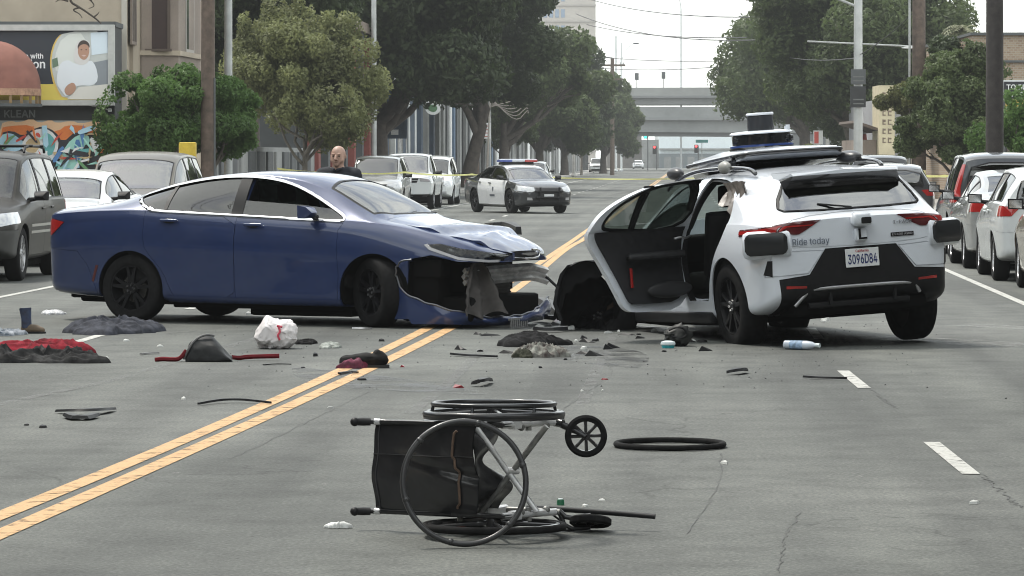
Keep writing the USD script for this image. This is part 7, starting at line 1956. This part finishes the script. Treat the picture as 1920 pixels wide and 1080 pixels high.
    def caster(C, ax, name, r=.092):
        a, b = frame_of(ax)
        Q = np.eye(4); Q[:3, 0], Q[:3, 1], Q[:3, 2], Q[:3, 3] = a, b, ax, C
        def pl(m_):
            m_ = tm(m_).copy(); m_.apply_transform(Q); return m_
        w = part(t, 'caster', pl(lathe([(r * .72, -.012), (r * .9, -.017), (r, -.010), (r, .010), (r * .9, .017), (r * .72, .012), (r * .72, -.012)], 'z', 40)), TYRE, 40)
        part(w, 'caster_spokes', [pl(bar((.012 * math.cos(k), .012 * math.sin(k), 0), (r * .74 * math.cos(k), r * .74 * math.sin(k), 0), .007, .0075, 6)) for k in np.arange(8) * math.pi / 4] + [pl(lathe([(0, -.018), (.018, -.018), (.018, .018), (0, .018)], 'z', 16))], FR, 40)
        part(w, 'caster_rim', pl(lathe([(r * .70, -.010), (r * .74, -.012), (r * .74, .012), (r * .70, .010), (r * .70, -.010)], 'z', 32)), FR, 40)
        return w, pl
    w, pl = caster(Cc, look, 'a')
    part(w, 'caster_fork', [tube([(.37, -.19, -.09), (.395, -.175, -.12), tuple(Cc + look * .024)], [.016, .014, .011], 8), tube([(.37, -.19, -.09), (.40, -.165, -.13), tuple(Cc - look * .024)], [.016, .014, .011], 8), bar((.37, -.195, -.07), (.372, -.19, -.11), .02)], FR, 50)
    C2 = np.array([.43, .235, -.215])
    ax2 = np.array([.22, -.95, .10]); ax2 /= np.linalg.norm(ax2)
    w, pl = caster(C2, ax2, 'b')
    part(w, 'caster_fork', [tube(chaikin([(.37, .19, -.09), (.38, .225, -.13), tuple(C2 + ax2 * .026)], 1), .012, 8), tube(chaikin([(.37, .19, -.09), (.38, .27, -.12), tuple(C2 - ax2 * .026)], 1), .011, 8), pl(lathe([(0, .014), (.070, .014), (.070, .018), (0, .018)], 'z', 28))], FR, 50)
    part(t, 'footrest_tube', tube(chaikin([(.37, .185, .08), (.45, .19, -.02), (.52, .20, -.20), (.60, .215, -.44)], 2), .0115, 8), BLACK, 50)
    part(t, 'red_reflector', box(-.10, .10, .262, .272, .10, .13, .003), M('chair_red', (.22, .02, .02), .4), 20)
    part(t, 'brake_cable', tube(chaikin([(.36, .20, -.05), (.42, .245, -.08), (.40, .275, -.16), (.33, .27, -.13)], 2), .005, 6), BLACK, 50)
build_chair()
# loose hand rim leaning in front of the chair, and the loose tyre
hx = (871 - 960) / FPX * 15.62
hoop = thing('loose_hand_rim', 'thin black wheel hoop standing upright in front of the wheelchair', 'wheel rim', mat4=trimesh.transformations.translation_matrix((hx, 15.6, .268)) @ trimesh.transformations.rotation_matrix(math.radians(-13), (1, 0, 0)) @ trimesh.transformations.rotation_matrix(math.radians(5), (0, 0, 1)))
part(hoop, 'hoop', ring((0, 0, 0), .258, .0125, 'y', 72, 8), M('hoop_black', (.020, .020, .021), .35, coat=.2), 50)
parts(hoop, 'fixing_tab', [tm(Manifold.sphere(.016, 12).translate((.256 * math.cos(a), 0, .256 * math.sin(a)))) for a in np.arange(6) * math.pi / 3 + .3], M('hoop_black', (.02, .02, .02), .35), 40)
c0 = G(1256, 838.5)
ty = thing('detached_wheel_tyre', 'loose black tyre lying flat on the road right of the wheelchair', 'tyre', loc=tuple(c0))
part(ty, 'rubber_ring', ring((0, 0, .018), .302, .0165, 'z', 80, 10), TYRE, 50)
# ---------------------------------------------------------------- things strewn over the road
def cloth(w, d, h, seed, n=120, k=44, ridge=3.0, sharp=1.0):
    """crumpled cloth lying on the road: an uneven outline, sharp ridged folds, hem touching the ground"""
    rng = np.random.default_rng(seed)
    ph = rng.uniform(0, 6.28, 8)
    a = 2 * math.pi * np.arange(n) / n
    Ro = 1 + .13 * np.sin(2 * a + ph[0]) + .11 * np.sin(3 * a + ph[1]) + .10 * np.sin(5 * a + ph[2]) + .07 * np.sin(9 * a + ph[3]) + .05 * np.sin(15 * a + ph[4])
    r = np.arange(1, k + 1) / k
    xy = np.stack([w / 2 * r[:, None] * Ro * np.cos(a), d / 2 * r[:, None] * Ro * np.sin(a)], -1).reshape(-1, 2)
    xy = np.vstack([[0, 0], xy]); rr_ = np.concatenate([[0], np.repeat(r, n)])
    s = 1.0 / max(.16, min(w, d, .9) * .55)
    q = np.column_stack([xy * s, np.full(len(xy), seed * 1.7)])
    warp = np.column_stack([fnoise(q * .9, seed + 1), fnoise(q * .9, seed + 2), np.zeros(len(q))]) - [.5, .5, 0]
    q2 = q * [ridge * .42, ridge * .62, 1] + warp * 2.2
    r1 = (1 - np.abs(2 * fnoise(q2, seed, 2) - 1)) ** 2.2
    r2 = (1 - np.abs(2 * fnoise(q2 * 2.3, seed + 5, 2) - 1)) ** 2.6
    lump = fnoise(q * .7, seed + 3, 2)
    prof = np.clip(1 - rr_ ** 2.6, 0, 1) ** .55
    z = h * prof * np.clip(.12 + .62 * lump * (1 + .25 * sharp * (r1 - .5)) + .42 * sharp * (r1 - .35) + .20 * sharp * (r2 - .4), .03, 1.5) + .006
    V = np.column_stack([xy, z])
    V[:, :2] += warp[:, :2] * .16 * max(h, .10)
    V[-n:, 2] = .002
    F = [(0, 1 + j, 1 + (j + 1) % n) for j in range(n)]
    i_, j_ = np.meshgrid(np.arange(k - 1), np.arange(n), indexing='ij')
    A = 1 + i_ * n + j_; A2 = 1 + i_ * n + (j_ + 1) % n
    F = np.vstack([F, np.stack([A, A + n, A2 + n], -1).reshape(-1, 3), np.stack([A, A2 + n, A2], -1).reshape(-1, 3)])
    V = np.vstack([V, [(0, 0, .001)]])
    L = 1 + (k - 1) * n
    F = np.vstack([F, [(len(V) - 1, L + (j + 1) % n, L + j) for j in range(n)]])
    return trimesh.Trimesh(V, F, process=False)

def cl(name, label, cat, px0, px1, py0, py1, col, seed, ridge=3.0, depth=None, rough=.9, col2=None, dz=0, sharp=1.0, zs=1.0):
    """cloth heap seen between the photograph columns px0..px1, its foot on row py1, its top on row py0"""
    c = G((px0 + px1) / 2, py1)
    sc = c[1] / FPX
    w = (px1 - px0) * sc
    d = depth or w * .55
    h = max(.02, (py1 - py0) * sc * .92 * zs)
    m = cloth(w, d, h, seed, ridge=ridge, sharp=sharp)
    return solo(name, move(m, c[0], c[1] + d * .42, dz), M(name + '_%d' % seed, col, rough, var=.55, scale=13, col2=col2, spec=.2), label, cat, smooth=70)

cl('grey_garment', 'dark grey garment crumpled on the road before the rear wheel of the sedan', 'clothing', 112, 290, 598, 627, (.045, .048, .060), 31, 4.5, .9, sharp=1.6)
cl('red_garment', 'bright red garment, upper part of the heap at the left edge', 'clothing', -40, 150, 638, 668, (.17, .011, .020), 32, 4, .9, sharp=1.5)
cl('black_blanket', 'black and grey blanket heaped in front of the red garment', 'blanket', -50, 192, 648, 681, (.045, .045, .046), 33, 5, .7, col2=(.008, .008, .009), sharp=1.8)
cl('patterned_cloth', 'small white and blue patterned cloth by the boot at the left edge', 'clothing', -30, 40, 610, 630, (.40, .42, .46), 34, 4, .5, col2=(.03, .05, .07))
c = G(50, 625); s_ = c[1] / FPX
bt_ = thing('tall_boot', 'dark blue tall boot standing upright at the left edge', 'boot', loc=(c[0], c[1], 0), rz=-.3)
part(bt_, 'shaft', [tube([(0, 0, .05), (-.005, 0, .14), (-.015, 0, .235)], [.050, .047, .058], 14)], M('boot_navy', (.035, .055, .12), .7, col2=(.02, .02, .03), scale=14), 50)
part(bt_, 'foot', bones_mesh({'h': (-.01, 0, .045, .045), 'b': (.09, 0, .042, .042), 't': (.155, 0, .030, .028)}, [('h', 'b'), ('b', 't')], fine=.015), M('boot_tan', (.12, .085, .055), .7), 50)
part(bt_, 'sole', box(-.05, .18, -.042, .042, .0, .018, .006), BLACK, 30)
part(bt_, 'opening', lathe([(.048, 0), (.05, .004), (0, .002)], 'z', 16, (-.015, 0, .232)), BLACK, 40)
cl('paper_scrap', 'crumpled white paper lying behind the grey garment, left', 'paper', 78, 118, 580, 590, (.55, .56, .58), 35, 3, .35)
# black shoulder bag with red straps
c = G(388, 679); s_ = c[1] / FPX
bg = thing('black_bag', 'black bag with two red straps spread out on the left lane', 'bag', loc=(c[0], c[1] + .15, 0))
pts = np.array([(-.17, -.12, 0), (.20, -.14, 0), (-.19, .12, 0), (.17, .12, 0), (-.13, -.06, .17), (-.05, .02, .205), (.03, .02, .20), (.12, 0, .11), (-.17, 0, .12), (-.10, -.11, .10), (.08, -.10, .12), (.19, .02, .04)])
bm_ = tm(Manifold.hull_points(pts).refine_to_length(.03)); bm_ = trimesh.Trimesh(bm_.vertices, bm_.faces, process=True); trimesh.smoothing.filter_taubin(bm_, iterations=8)
bm_.vertices = bm_.vertices + (fnoise(bm_.vertices * 13, 4)[:, None] - .5) * [.03, .03, .03]
part(bg, 'bag_body', bm_, M('bag_black', (.010, .011, .012), .5, var=.5, scale=12, spec=.3), 60)
part(bg, 'bag_edge', tube(chaikin([(-.19, -.08, .02), (-.155, -.10, .10), (-.10, -.06, .18), (-.02, -.02, .215), (.05, -.02, .205)], 2), .010, 6), M('bag_piping', (.12, .12, .12), .6), 50)
RED = M('strap_red', (.13, .009, .014), .8, var=.25, scale=18, spec=.2)
part(bg, 'strap', tube(chaikin([(-.17, -.08, .09), (-.22, -.10, .02), (-.30, -.08, .018), (-.36, -.06, .022), (-.42, -.08, .015)], 2), [.010] * 6 + [.022] * 12 if False else .018, 6), RED, 50)
part(bg, 'strap', [tube(chaikin([(.19, .02, .03), (.24, .06, .02), (.30, .10, .03), (.56, .12, .035)], 2), .020, 6)], RED, 50)
# white carrier bag with red print
c = G(516, 655); s_ = c[1] / FPX
wbag = thing('plastic_bag', 'full white plastic carrier bag with a red print on the left lane', 'plastic bag', loc=(c[0], c[1] + .14, 0))
m = trimesh.creation.icosphere(5, 1.0); v = m.vertices.copy()
v *= np.array([.172, .15, .125]); v += (fnoise(v * 11, 6)[:, None] - .5) * np.array([.07, .07, .08]) + (1 - np.abs(2 * fnoise(v * 16, 9) - 1))[:, None] * v * .13 - v * .06
v[:, 2] += .055 * np.exp(-((v[:, 0] + .08) / .05) ** 2) * (v[:, 2] > 0) + .11; v[:, 2] = np.maximum(v[:, 2], .004)
m.vertices = v
part(wbag, 'bag', m, M('bag_white', (.72, .69, .69), .38, var=.06, scale=7), 60)
pr_ = [tube(chaikin([(.03, -.150, .19), (.045, -.160, .15), (.02, -.165, .12), (.04, -.16, .08)], 2), .010, 5), tube(chaikin([(.015, -.145, .20), (.06, -.140, .19)], 1), .010, 5)]
part(wbag, 'red_print', pr_, M('print_red', (.55, .06, .10), .5), 50)
cl('black_glove', 'small black glove right beside the white carrier bag', 'glove', 552, 592, 632, 646, (.006, .006, .007), 41, 4, .3)
cl('crumpled_paper', 'crumpled white paper between the carrier bag and the yellow lines', 'paper', 596, 640, 641, 653, (.50, .53, .50), 42, 4, .35, col2=(.12, .13, .12))
# shoe on the yellow lines
c = G(678, 691)
sh_ = thing('trainer_shoe', 'black and dark pink shoe lying on the yellow lines', 'shoe', loc=(c[0], c[1] + .08, 0), rz=.08)
J = {'h': (.15, 0, .065, .055), 'b': (.03, 0, .06, .058), 't': (-.13, 0, .05, .048), 'c': (.12, 0, .11, .035)}
sm = bones_mesh(J, [('h', 'b'), ('b', 't'), ('h', 'c')], fine=.014); sm.vertices += (fnoise(sm.vertices * 25, 3)[:, None] - .5) * .02; sm.vertices[:, 2] = np.maximum(sm.vertices[:, 2], .006)
part(sh_, 'shoe_upper', sm, M('shoe_black', (.008, .008, .009), .7, spec=.2, var=.5, scale=20), 60)
part(sh_, 'shoe_sole', tm(Manifold.hull_points(np.array([(.21, -.05, 0), (.21, .05, 0), (-.18, -.045, 0), (-.18, .045, 0), (.21, -.05, .025), (.21, .05, .025), (-.18, -.045, .022), (-.18, .045, .022)]))), M('sole_dark', (.03, .03, .03), .8), 30)
flap = cloth(.26, .10, .11, 55, 50, 16, 3)
part(sh_, 'pink_lining', move(flap, -.07, -.07, .0, rz=.2), M('lining_pink', (.20, .03, .075), .8, col2=(.03, .01, .015), scale=22), 60)
# black plastic splinters
def splinter(name, label, pts, w, th=.012, up=0.0, seed=1, mat=None):
    """a long thin torn trim piece along photograph points on the ground"""
    P = np.array([G(*p) for p in pts]); P[:, 2] = th * .6 + np.array([up * math.sin(math.pi * i / (len(P) - 1)) for i in range(len(P))])
    P = chaikin(P, 2)
    ww = w * (.35 + .65 * np.sin(np.linspace(.25, math.pi - .1, len(P))))
    t_ = np.gradient(P, axis=0); t_ /= np.linalg.norm(t_, axis=1, keepdims=True); nn = np.column_stack([t_[:, 1], -t_[:, 0], np.zeros(len(P))])
    hull = None
    V = np.vstack([P + nn * ww[:, None] / 2, P - nn * ww[:, None] / 2, P + nn * ww[:, None] / 2 * .7 + [0, 0, th], P - nn * ww[:, None] / 2 * .7 + [0, 0, th]])
    k = len(P); F = []
    for i in range(k - 1):
        a, b, c2, d = i, i + k, i + 2 * k, i + 3 * k
        F += [(c2, d, d + 1), (c2, d + 1, c2 + 1), (a, c2, c2 + 1), (a, c2 + 1, a + 1), (d, b, b + 1), (d, b + 1, d + 1), (b, a, a + 1), (b, a + 1, b + 1)]
    F += [(0, k, 3 * k), (0, 3 * k, 2 * k), (k - 1, 3 * k - 1, 4 * k - 1), (k - 1, 4 * k - 1, 2 * k - 1)]
    return solo(name, trimesh.Trimesh(V, np.array(F), process=False), mat or M('splinter_black', (.006, .006, .007), .45, spec=.3), label, 'car debris', smooth=40)
splinter('trim_splinter', 'curved black splinter nearest the left edge of the road', [(109, 775), (150, 779), (190, 777), (213, 771)], .10, .016, .02)
splinter('trim_splinter', 'short black splinter lying under the curved one at left', [(126, 783), (150, 790), (181, 783)], .12, .02)
splinter('trim_strip', 'long thin black strip touching the left yellow line', [(372, 761), (410, 756), (455, 755), (508, 759)], .035, .014, .01)
splinter('trim_strip', 'small dark strip under the shoe on the yellow lines', [(636, 703), (655, 700), (671, 701)], .05, .012)
splinter('trim_strip', 'long black strip left of the colourful clothes in the middle', [(846, 667), (880, 670), (932, 672)], .055, .016)
splinter('trim_strip', 'black strip behind the black jacket', [(1003, 622), (1030, 624), (1062, 622)], .10, .03)
splinter('trim_strip', 'thin black strip touching the far white dash on the right', [(1507, 710), (1540, 712), (1588, 713)], .045, .015)
splinter('trim_piece', 'short black torn piece right of the loose tyre, up the road', [(1362, 703), (1378, 703), (1392, 701), (1399, 699)], .09, .02, .02)
splinter('trim_piece', 'black torn piece beside the small red shard in the middle', [(887, 724), (900, 726), (912, 722), (921, 718)], .07, .02, .03)
splinter('metal_strip', 'thin pale metal strip before the front wheel of the sedan', [(660, 617), (680, 617), (697, 618)], .04, .01, mat=SATIN)
splinter('trim_strip', 'thin grey strip on the left lane beside the red garment heap', [(264, 666), (280, 664), (299, 664)], .05, .01, mat=M('strip_grey', (.12, .12, .12), .6))
splinter('trim_strip', 'fine dark strip on the left lane before the carrier bag', [(494, 686), (520, 684), (546, 685)], .02, .008)
# jacket and clothes in the middle
cl('black_jacket', 'black jacket lying flat in the middle between the two wrecks', 'jacket', 938, 1064, 624, 650, (.007, .007, .008), 51, 4.5, .8, sharp=1.4)
cl('colourful_clothes', 'heap of mixed dark red, green and white clothes before the black jacket', 'clothing', 960, 1064, 645, 670, (.30, .31, .28), 52, 7, .5, col2=(.030, .012, .014), sharp=1.7)
cl('olive_cloth', 'olive cloth at the left end of the mixed clothes', 'clothing', 962, 1010, 655, 671, (.03, .032, .022), 53, 4, .35, sharp=1.4)
# black bag and lid by the SUV's rear wheel
c = G(1272, 650)
b2_ = thing('crumpled_bag', 'dark crumpled bag lying before the rear wheel of the white SUV', 'bag', loc=(c[0], c[1] + .12, 0))
m = trimesh.creation.icosphere(4, 1.0); v = m.vertices.copy(); v *= np.array([.125, .11, .095]); v += (fnoise(v * 18, 12)[:, None] - .5) * .10; v[:, 2] += .085; v[:, 2] = np.maximum(v[:, 2], .003); m.vertices = v
part(b2_, 'bag', m, M('bag_grey_black', (.016, .017, .016), .5, spec=.3, var=.7, scale=16), 50)
part(b2_, 'bag_opening', tube(chaikin([(-.08, -.10, .14), (-.02, -.12, .17), (.05, -.11, .16), (.08, -.09, .10), (.02, -.12, .07), (-.06, -.12, .09)], 2), .010, 6), BLACK, 50)
c = G(1253, 653)
lid = thing('food_tub', 'small tub with a white lid and turquoise side before the crumpled bag', 'tub', loc=(c[0], c[1] + .05, 0))
part(lid, 'tub', lathe([(0, .0), (.050, .0), (.060, .03), (.0, .03)], 'z', 28), M('tub_turquoise', (.04, .40, .45), .4), 40)
part(lid, 'lid', lathe([(.0605, .026), (.064, .032), (.060, .052), (.03, .062), (0, .064)], 'z', 28), M('lid_white', (.62, .70, .72), .35), 40)
# bottle
a, b = G(1471, 655), G(1537, 657)
L_ = np.linalg.norm(b - a); bo = thing('plastic_bottle', 'white plastic bottle with a blue label lying behind the white SUV', 'bottle', loc=(a[0], a[1], .041), rz=math.atan2(b[1] - a[1], b[0] - a[0]))
part(bo, 'bottle', lathe([(0, 0), (.030, 0), (.038, .008), (.038, L_ * .66), (.030, L_ * .80), (.016, L_ * .87), (.016, L_ * .90), (0, L_ * .90)], 'x', 24), M('bottle_white', (.60, .66, .74), .25, coat=.4), 40)
part(bo, 'label', lathe([(.0385, L_ * .18), (.0392, L_ * .18), (.0392, L_ * .55), (.0385, L_ * .55)], 'x', 24), M('bottle_label', (.30, .42, .58), .5, var=.5, scale=30), 40)
part(bo, 'cap', lathe([(0, L_ * .885), (.019, L_ * .885), (.019, L_), (0, L_)], 'x', 18), M('lid_white', (.62, .70, .72), .35), 40)
# between the wrecks
cl('pink_plastic', 'pale pink plastic bag under the crushed front wheel of the white SUV', 'plastic bag', 1050, 1116, 582, 609, (.62, .50, .52), 61, 3, .5, rough=.45, col2=(.60, .64, .66))
c = G(1131, 601)
solo('white_carton', move(box(-.09, .09, -.06, .06, 0, .055, .006), c[0], c[1], 0, rz=.25, ry=.12), M('carton_white', (.62, .63, .64), .5), 'small white carton beside the pink plastic bag', 'carton', smooth=30)
splinter('bumper_piece', 'long dark bumper piece with orange edge lying along the white SUV', [(1118, 606), (1160, 611), (1210, 614), (1262, 617)], .22, .05, .02, mat=M('debris_mixed', (.03, .03, .03), .6, var=.6, scale=14))
splinter('orange_shard', 'orange lamp shard on the bumper piece beside the white SUV', [(1160, 609), (1176, 609), (1190, 611)], .09, .07, mat=M('shard_orange', (.34, .11, .03), .4, var=.5, scale=30))
splinter('bumper_piece', 'black broken piece sloping between the wrecked noses', [(1000, 570), (1020, 585), (1042, 600), (1050, 607)], .16, .05, .08)
splinter('bumper_piece', 'black broken strip at the foot of the blue bumper cover', [(1004, 603), (1030, 606), (1058, 607)], .14, .04, .02)
# torn wheel arch liner of the SUV
def liner():
    y0 = 35.2
    X_ = lambda px: (px - 960) / FPX * y0
    Z_ = lambda py: EYE - (py - HORIZON) / FPX * y0
    out = np.array([(1038, 596), (1042, 570), (1050, 540), (1056, 512), (1066, 497), (1090, 490), (1120, 489), (1142, 496), (1150, 530), (1152, 596)], float)
    out = chaikin(out, 1)
    pr = np.array([(X_(a), Z_(b)) for a, b in out])
    n, k = len(pr), 12
    V = []
    for q in range(k):
        s = q / (k - 1)
        wob = (fnoise(np.column_stack([pr * 7, np.full(n, q * .4)]), 4) - .5) * .10
        V.append(np.column_stack([pr[:, 0] + .10 * s + wob * .5, np.full(n, y0) + .75 * s, np.maximum(pr[:, 1] - .05 * s + wob * (pr[:, 1] > .08), .012)]))
    V = np.vstack(V)
    F = [t for q in range(k - 1) for j in range(n - 1) for t in ((q * n + j, q * n + j + 1, q * n + n + j + 1), (q * n + j, q * n + n + j + 1, q * n + n + j))]
    F = np.array(F)
    t = thing('torn_wheel_arch', 'black torn wheel arch liner standing over the broken front wheel of the white SUV', 'car debris')
    part(t, 'liner', trimesh.Trimesh(np.vstack([V, V + [.012, .012, 0]]), np.vstack([F, F[:, ::-1] + len(V)]), process=False), M('liner_black', (.006, .006, .007), .75, var=.5, scale=8, spec=.2), 50)
    # ragged web closing the back of the arch
    c0 = np.array([X_(1100), y0 + .62, .0])
    W = [(X_(1052), y0 + .6, .02), (X_(1060), y0 + .6, .35), (X_(1085), y0 + .6, .55), (X_(1120), y0 + .6, .55), (X_(1148), y0 + .6, .4), (X_(1150), y0 + .6, .02)]
    part(t, 'arch_web', extrude(poly([(p[0], p[2]) for p in W]), y0 + .60, y0 + .63, 'xz'), M('liner_black', (.012, .012, .013), .75), 30)
    W2 = [(1042, 575), (1040, 548), (1050, 515), (1064, 498), (1092, 492), (1120, 491), (1142, 499), (1147, 520), (1132, 516), (1118, 524), (1104, 520), (1092, 534), (1080, 530), (1072, 548), (1060, 552), (1056, 572), (1050, 590)]
    part(t, 'torn_flap', extrude(poly([(X_(a), Z_(b)) for a, b in W2]), y0 + .12, y0 + .15, 'xz'), M('liner_black', (.012, .012, .013), .75), 30)
    part(t, 'hanging_strip', [tube([(X_(1046), y0 - .02, .42), (X_(1040), y0 - .08, .26), (X_(1052), y0 - .1, .10)], .02, 5)], M('liner_black', (.012, .012, .013), .75), 50)
liner()
# things further off and near the chair
fd = splinter('car_part', 'black broken car part lying far up the road behind the blue bonnet', [(914, 441), (930, 444), (950, 443), (962, 446), (972, 449)], .35, .16, .06)
cl('crushed_napkin', 'small crushed white napkin left of the wheelchair', 'napkin', 612, 656, 974, 991, (.62, .63, .62), 71, 3, .09)
c = G(1051, 947)
cap = thing('bottle_cap', 'small green bottle cap right of the wheelchair cross brace', 'bottle cap', loc=(c[0], c[1], .0))
part(cap, 'cap', lathe([(0, .028), (.012, .028), (.017, .022), (.018, .0), (.0, .0)], 'z', 20), M('cap_green', (.015, .10, .05), .35), 40)
part(cap, 'cap_top', lathe([(0, .031), (.010, .0305), (.012, .028)], 'z', 20), M('lid_white', (.62, .70, .72), .35), 40)
RS = M('red_shard', (.20, .016, .022), .3)
for px, py, w, lab in ((863, 727, .07, 'red lamp shard beside the black torn piece in the middle'), (752, 688, .05, 'red lamp shard right of the shoe on the yellow lines'), (1134, 712, .035, 'tiny pinkish red shard before the crumpled bag')):
    c = G(px, py)
    solo('lamp_shard', move(tm(Manifold.hull_points(np.array([(-w * .8, 0, 0), (w * .8, .2 * w, 0), (.2 * w, w * .8, 0), (-.5 * w, .2 * w, w * .28), (.5 * w, .3 * w, w * .35), (.1 * w, .1 * w, w * .15)]))), c[0], c[1], 0, rz=px), RS, lab, 'lamp shard', smooth=20)
rng = np.random.default_rng(12)
BS, WS = M('shard_black', (.006, .006, .007), .5, spec=.3), M('scrap_white', (.55, .56, .54), .6)
def shard(w, h):
    k = rng.integers(5, 8)
    a = np.sort(rng.uniform(0, 2 * math.pi, k)); r = w * rng.uniform(.35, 1, k)
    p = np.column_stack([r * np.cos(a), r * .8 * np.sin(a), np.zeros(k)])
    return tm(Manifold.hull_points(np.vstack([p, p * .8 + [0, 0, h], [[0, 0, h * 1.5]]])))
dark = [(51, 798), (79, 802), (568, 690), (678, 713), (1000, 633), (1197, 628), (1215, 702), (1887, 748), (1245, 660), (940, 641), (1060, 675), (1180, 617), (1030, 612), (590, 668), (715, 640), (1318, 642), (900, 660), (1440, 640), (1010, 690), (1120, 640)]
white = [(230, 580), (200, 672), (235, 640), (345, 749), (465, 590), (1080, 640), (1095, 655), (1090, 734), (1130, 733), (1300, 640), (1545, 604), (1550, 601), (1140, 625), (1010, 615), (1360, 870), (1095, 950), (1130, 940), (1825, 945), (620, 765), (300, 650), (990, 600), (1020, 598), (1075, 618), (1225, 622), (1160, 622), (505, 576), (640, 590)]
for lst, mt, nm, lb, gp in ((dark, BS, 'black_shard', 'small black plastic shard scattered on the road by the crash', 'black plastic shards strewn around the wrecks'), (white, WS, 'white_scrap', 'small white scrap scattered on the road by the crash', 'white scraps strewn around the wrecks')):
    for px, py in lst:
        c = G(px, py)
        w = rng.uniform(.02, .045) * (1.6 if py < 680 else 1.0)
        if py < 620: w *= 1.3
        solo(nm, move(shard(w, w * .3), c[0], c[1], .001, rz=rng.uniform(0, 6)), mt, lb, 'debris', gp, smooth=20)
for i in range(30):
    px, py = rng.uniform(860, 1330), 598 + 75 * rng.random() ** 1.8
    c = G(px, py); w = rng.uniform(.05, .14)
    m = tm(Manifold.hull_points(np.array([(-w, 0, 0), (w * .9, .015, 0), (-w * .6, .03, 0), (w * .3, -.02, 0), (-w * .5, .01, .02 + .03 * rng.random()), (w * .5, 0, .012)])))
    solo('black_splinter', move(m, c[0], c[1], .001, rz=rng.uniform(-.9, .9)), BS, 'thin black plastic splinter on the road between the two wrecked cars', 'debris', 'black splinters between the wrecked cars', smooth=20)
# grit ground into the surface around the crash
V, F, k = [], [], 0
for i in range(380):
    px, py = rng.uniform(380, 1760), 600 + 130 * rng.random() ** 1.6
    c = G(px, py); s_ = rng.uniform(.003, .009)
    for q in ((-s_, -s_, 0), (s_, -s_ * .4, 0), (0, s_, 0), (0, 0, s_ * 1.2)):
        V.append(c + np.array(q))
    F += [(k, k + 1, k + 3), (k + 1, k + 2, k + 3), (k + 2, k, k + 3)]; k += 4
solo('crash_grit', trimesh.Trimesh(np.array(V), np.array(F), process=False), M('grit_grey', (.20, .20, .20), .6, col2=(.02, .02, .02), scale=40), 'fine grit and glass crumbs between the two wrecked cars', 'grit', kind='stuff', smooth=False)

# ---------------------------------------------------------------- air
hz = box(-420, 420, -30, 1500, -1.8, 75)
haze_mat = usdkit.material(stage, '/World/Looks/haze_air', {'v': ('principled_volume', {'color': (.93, .96, .98), 'density': .00022, 'anisotropy': .2})}, [], volume='v.volume')
solo('haze', hz, haze_mat, kind='stuff', smooth=False)
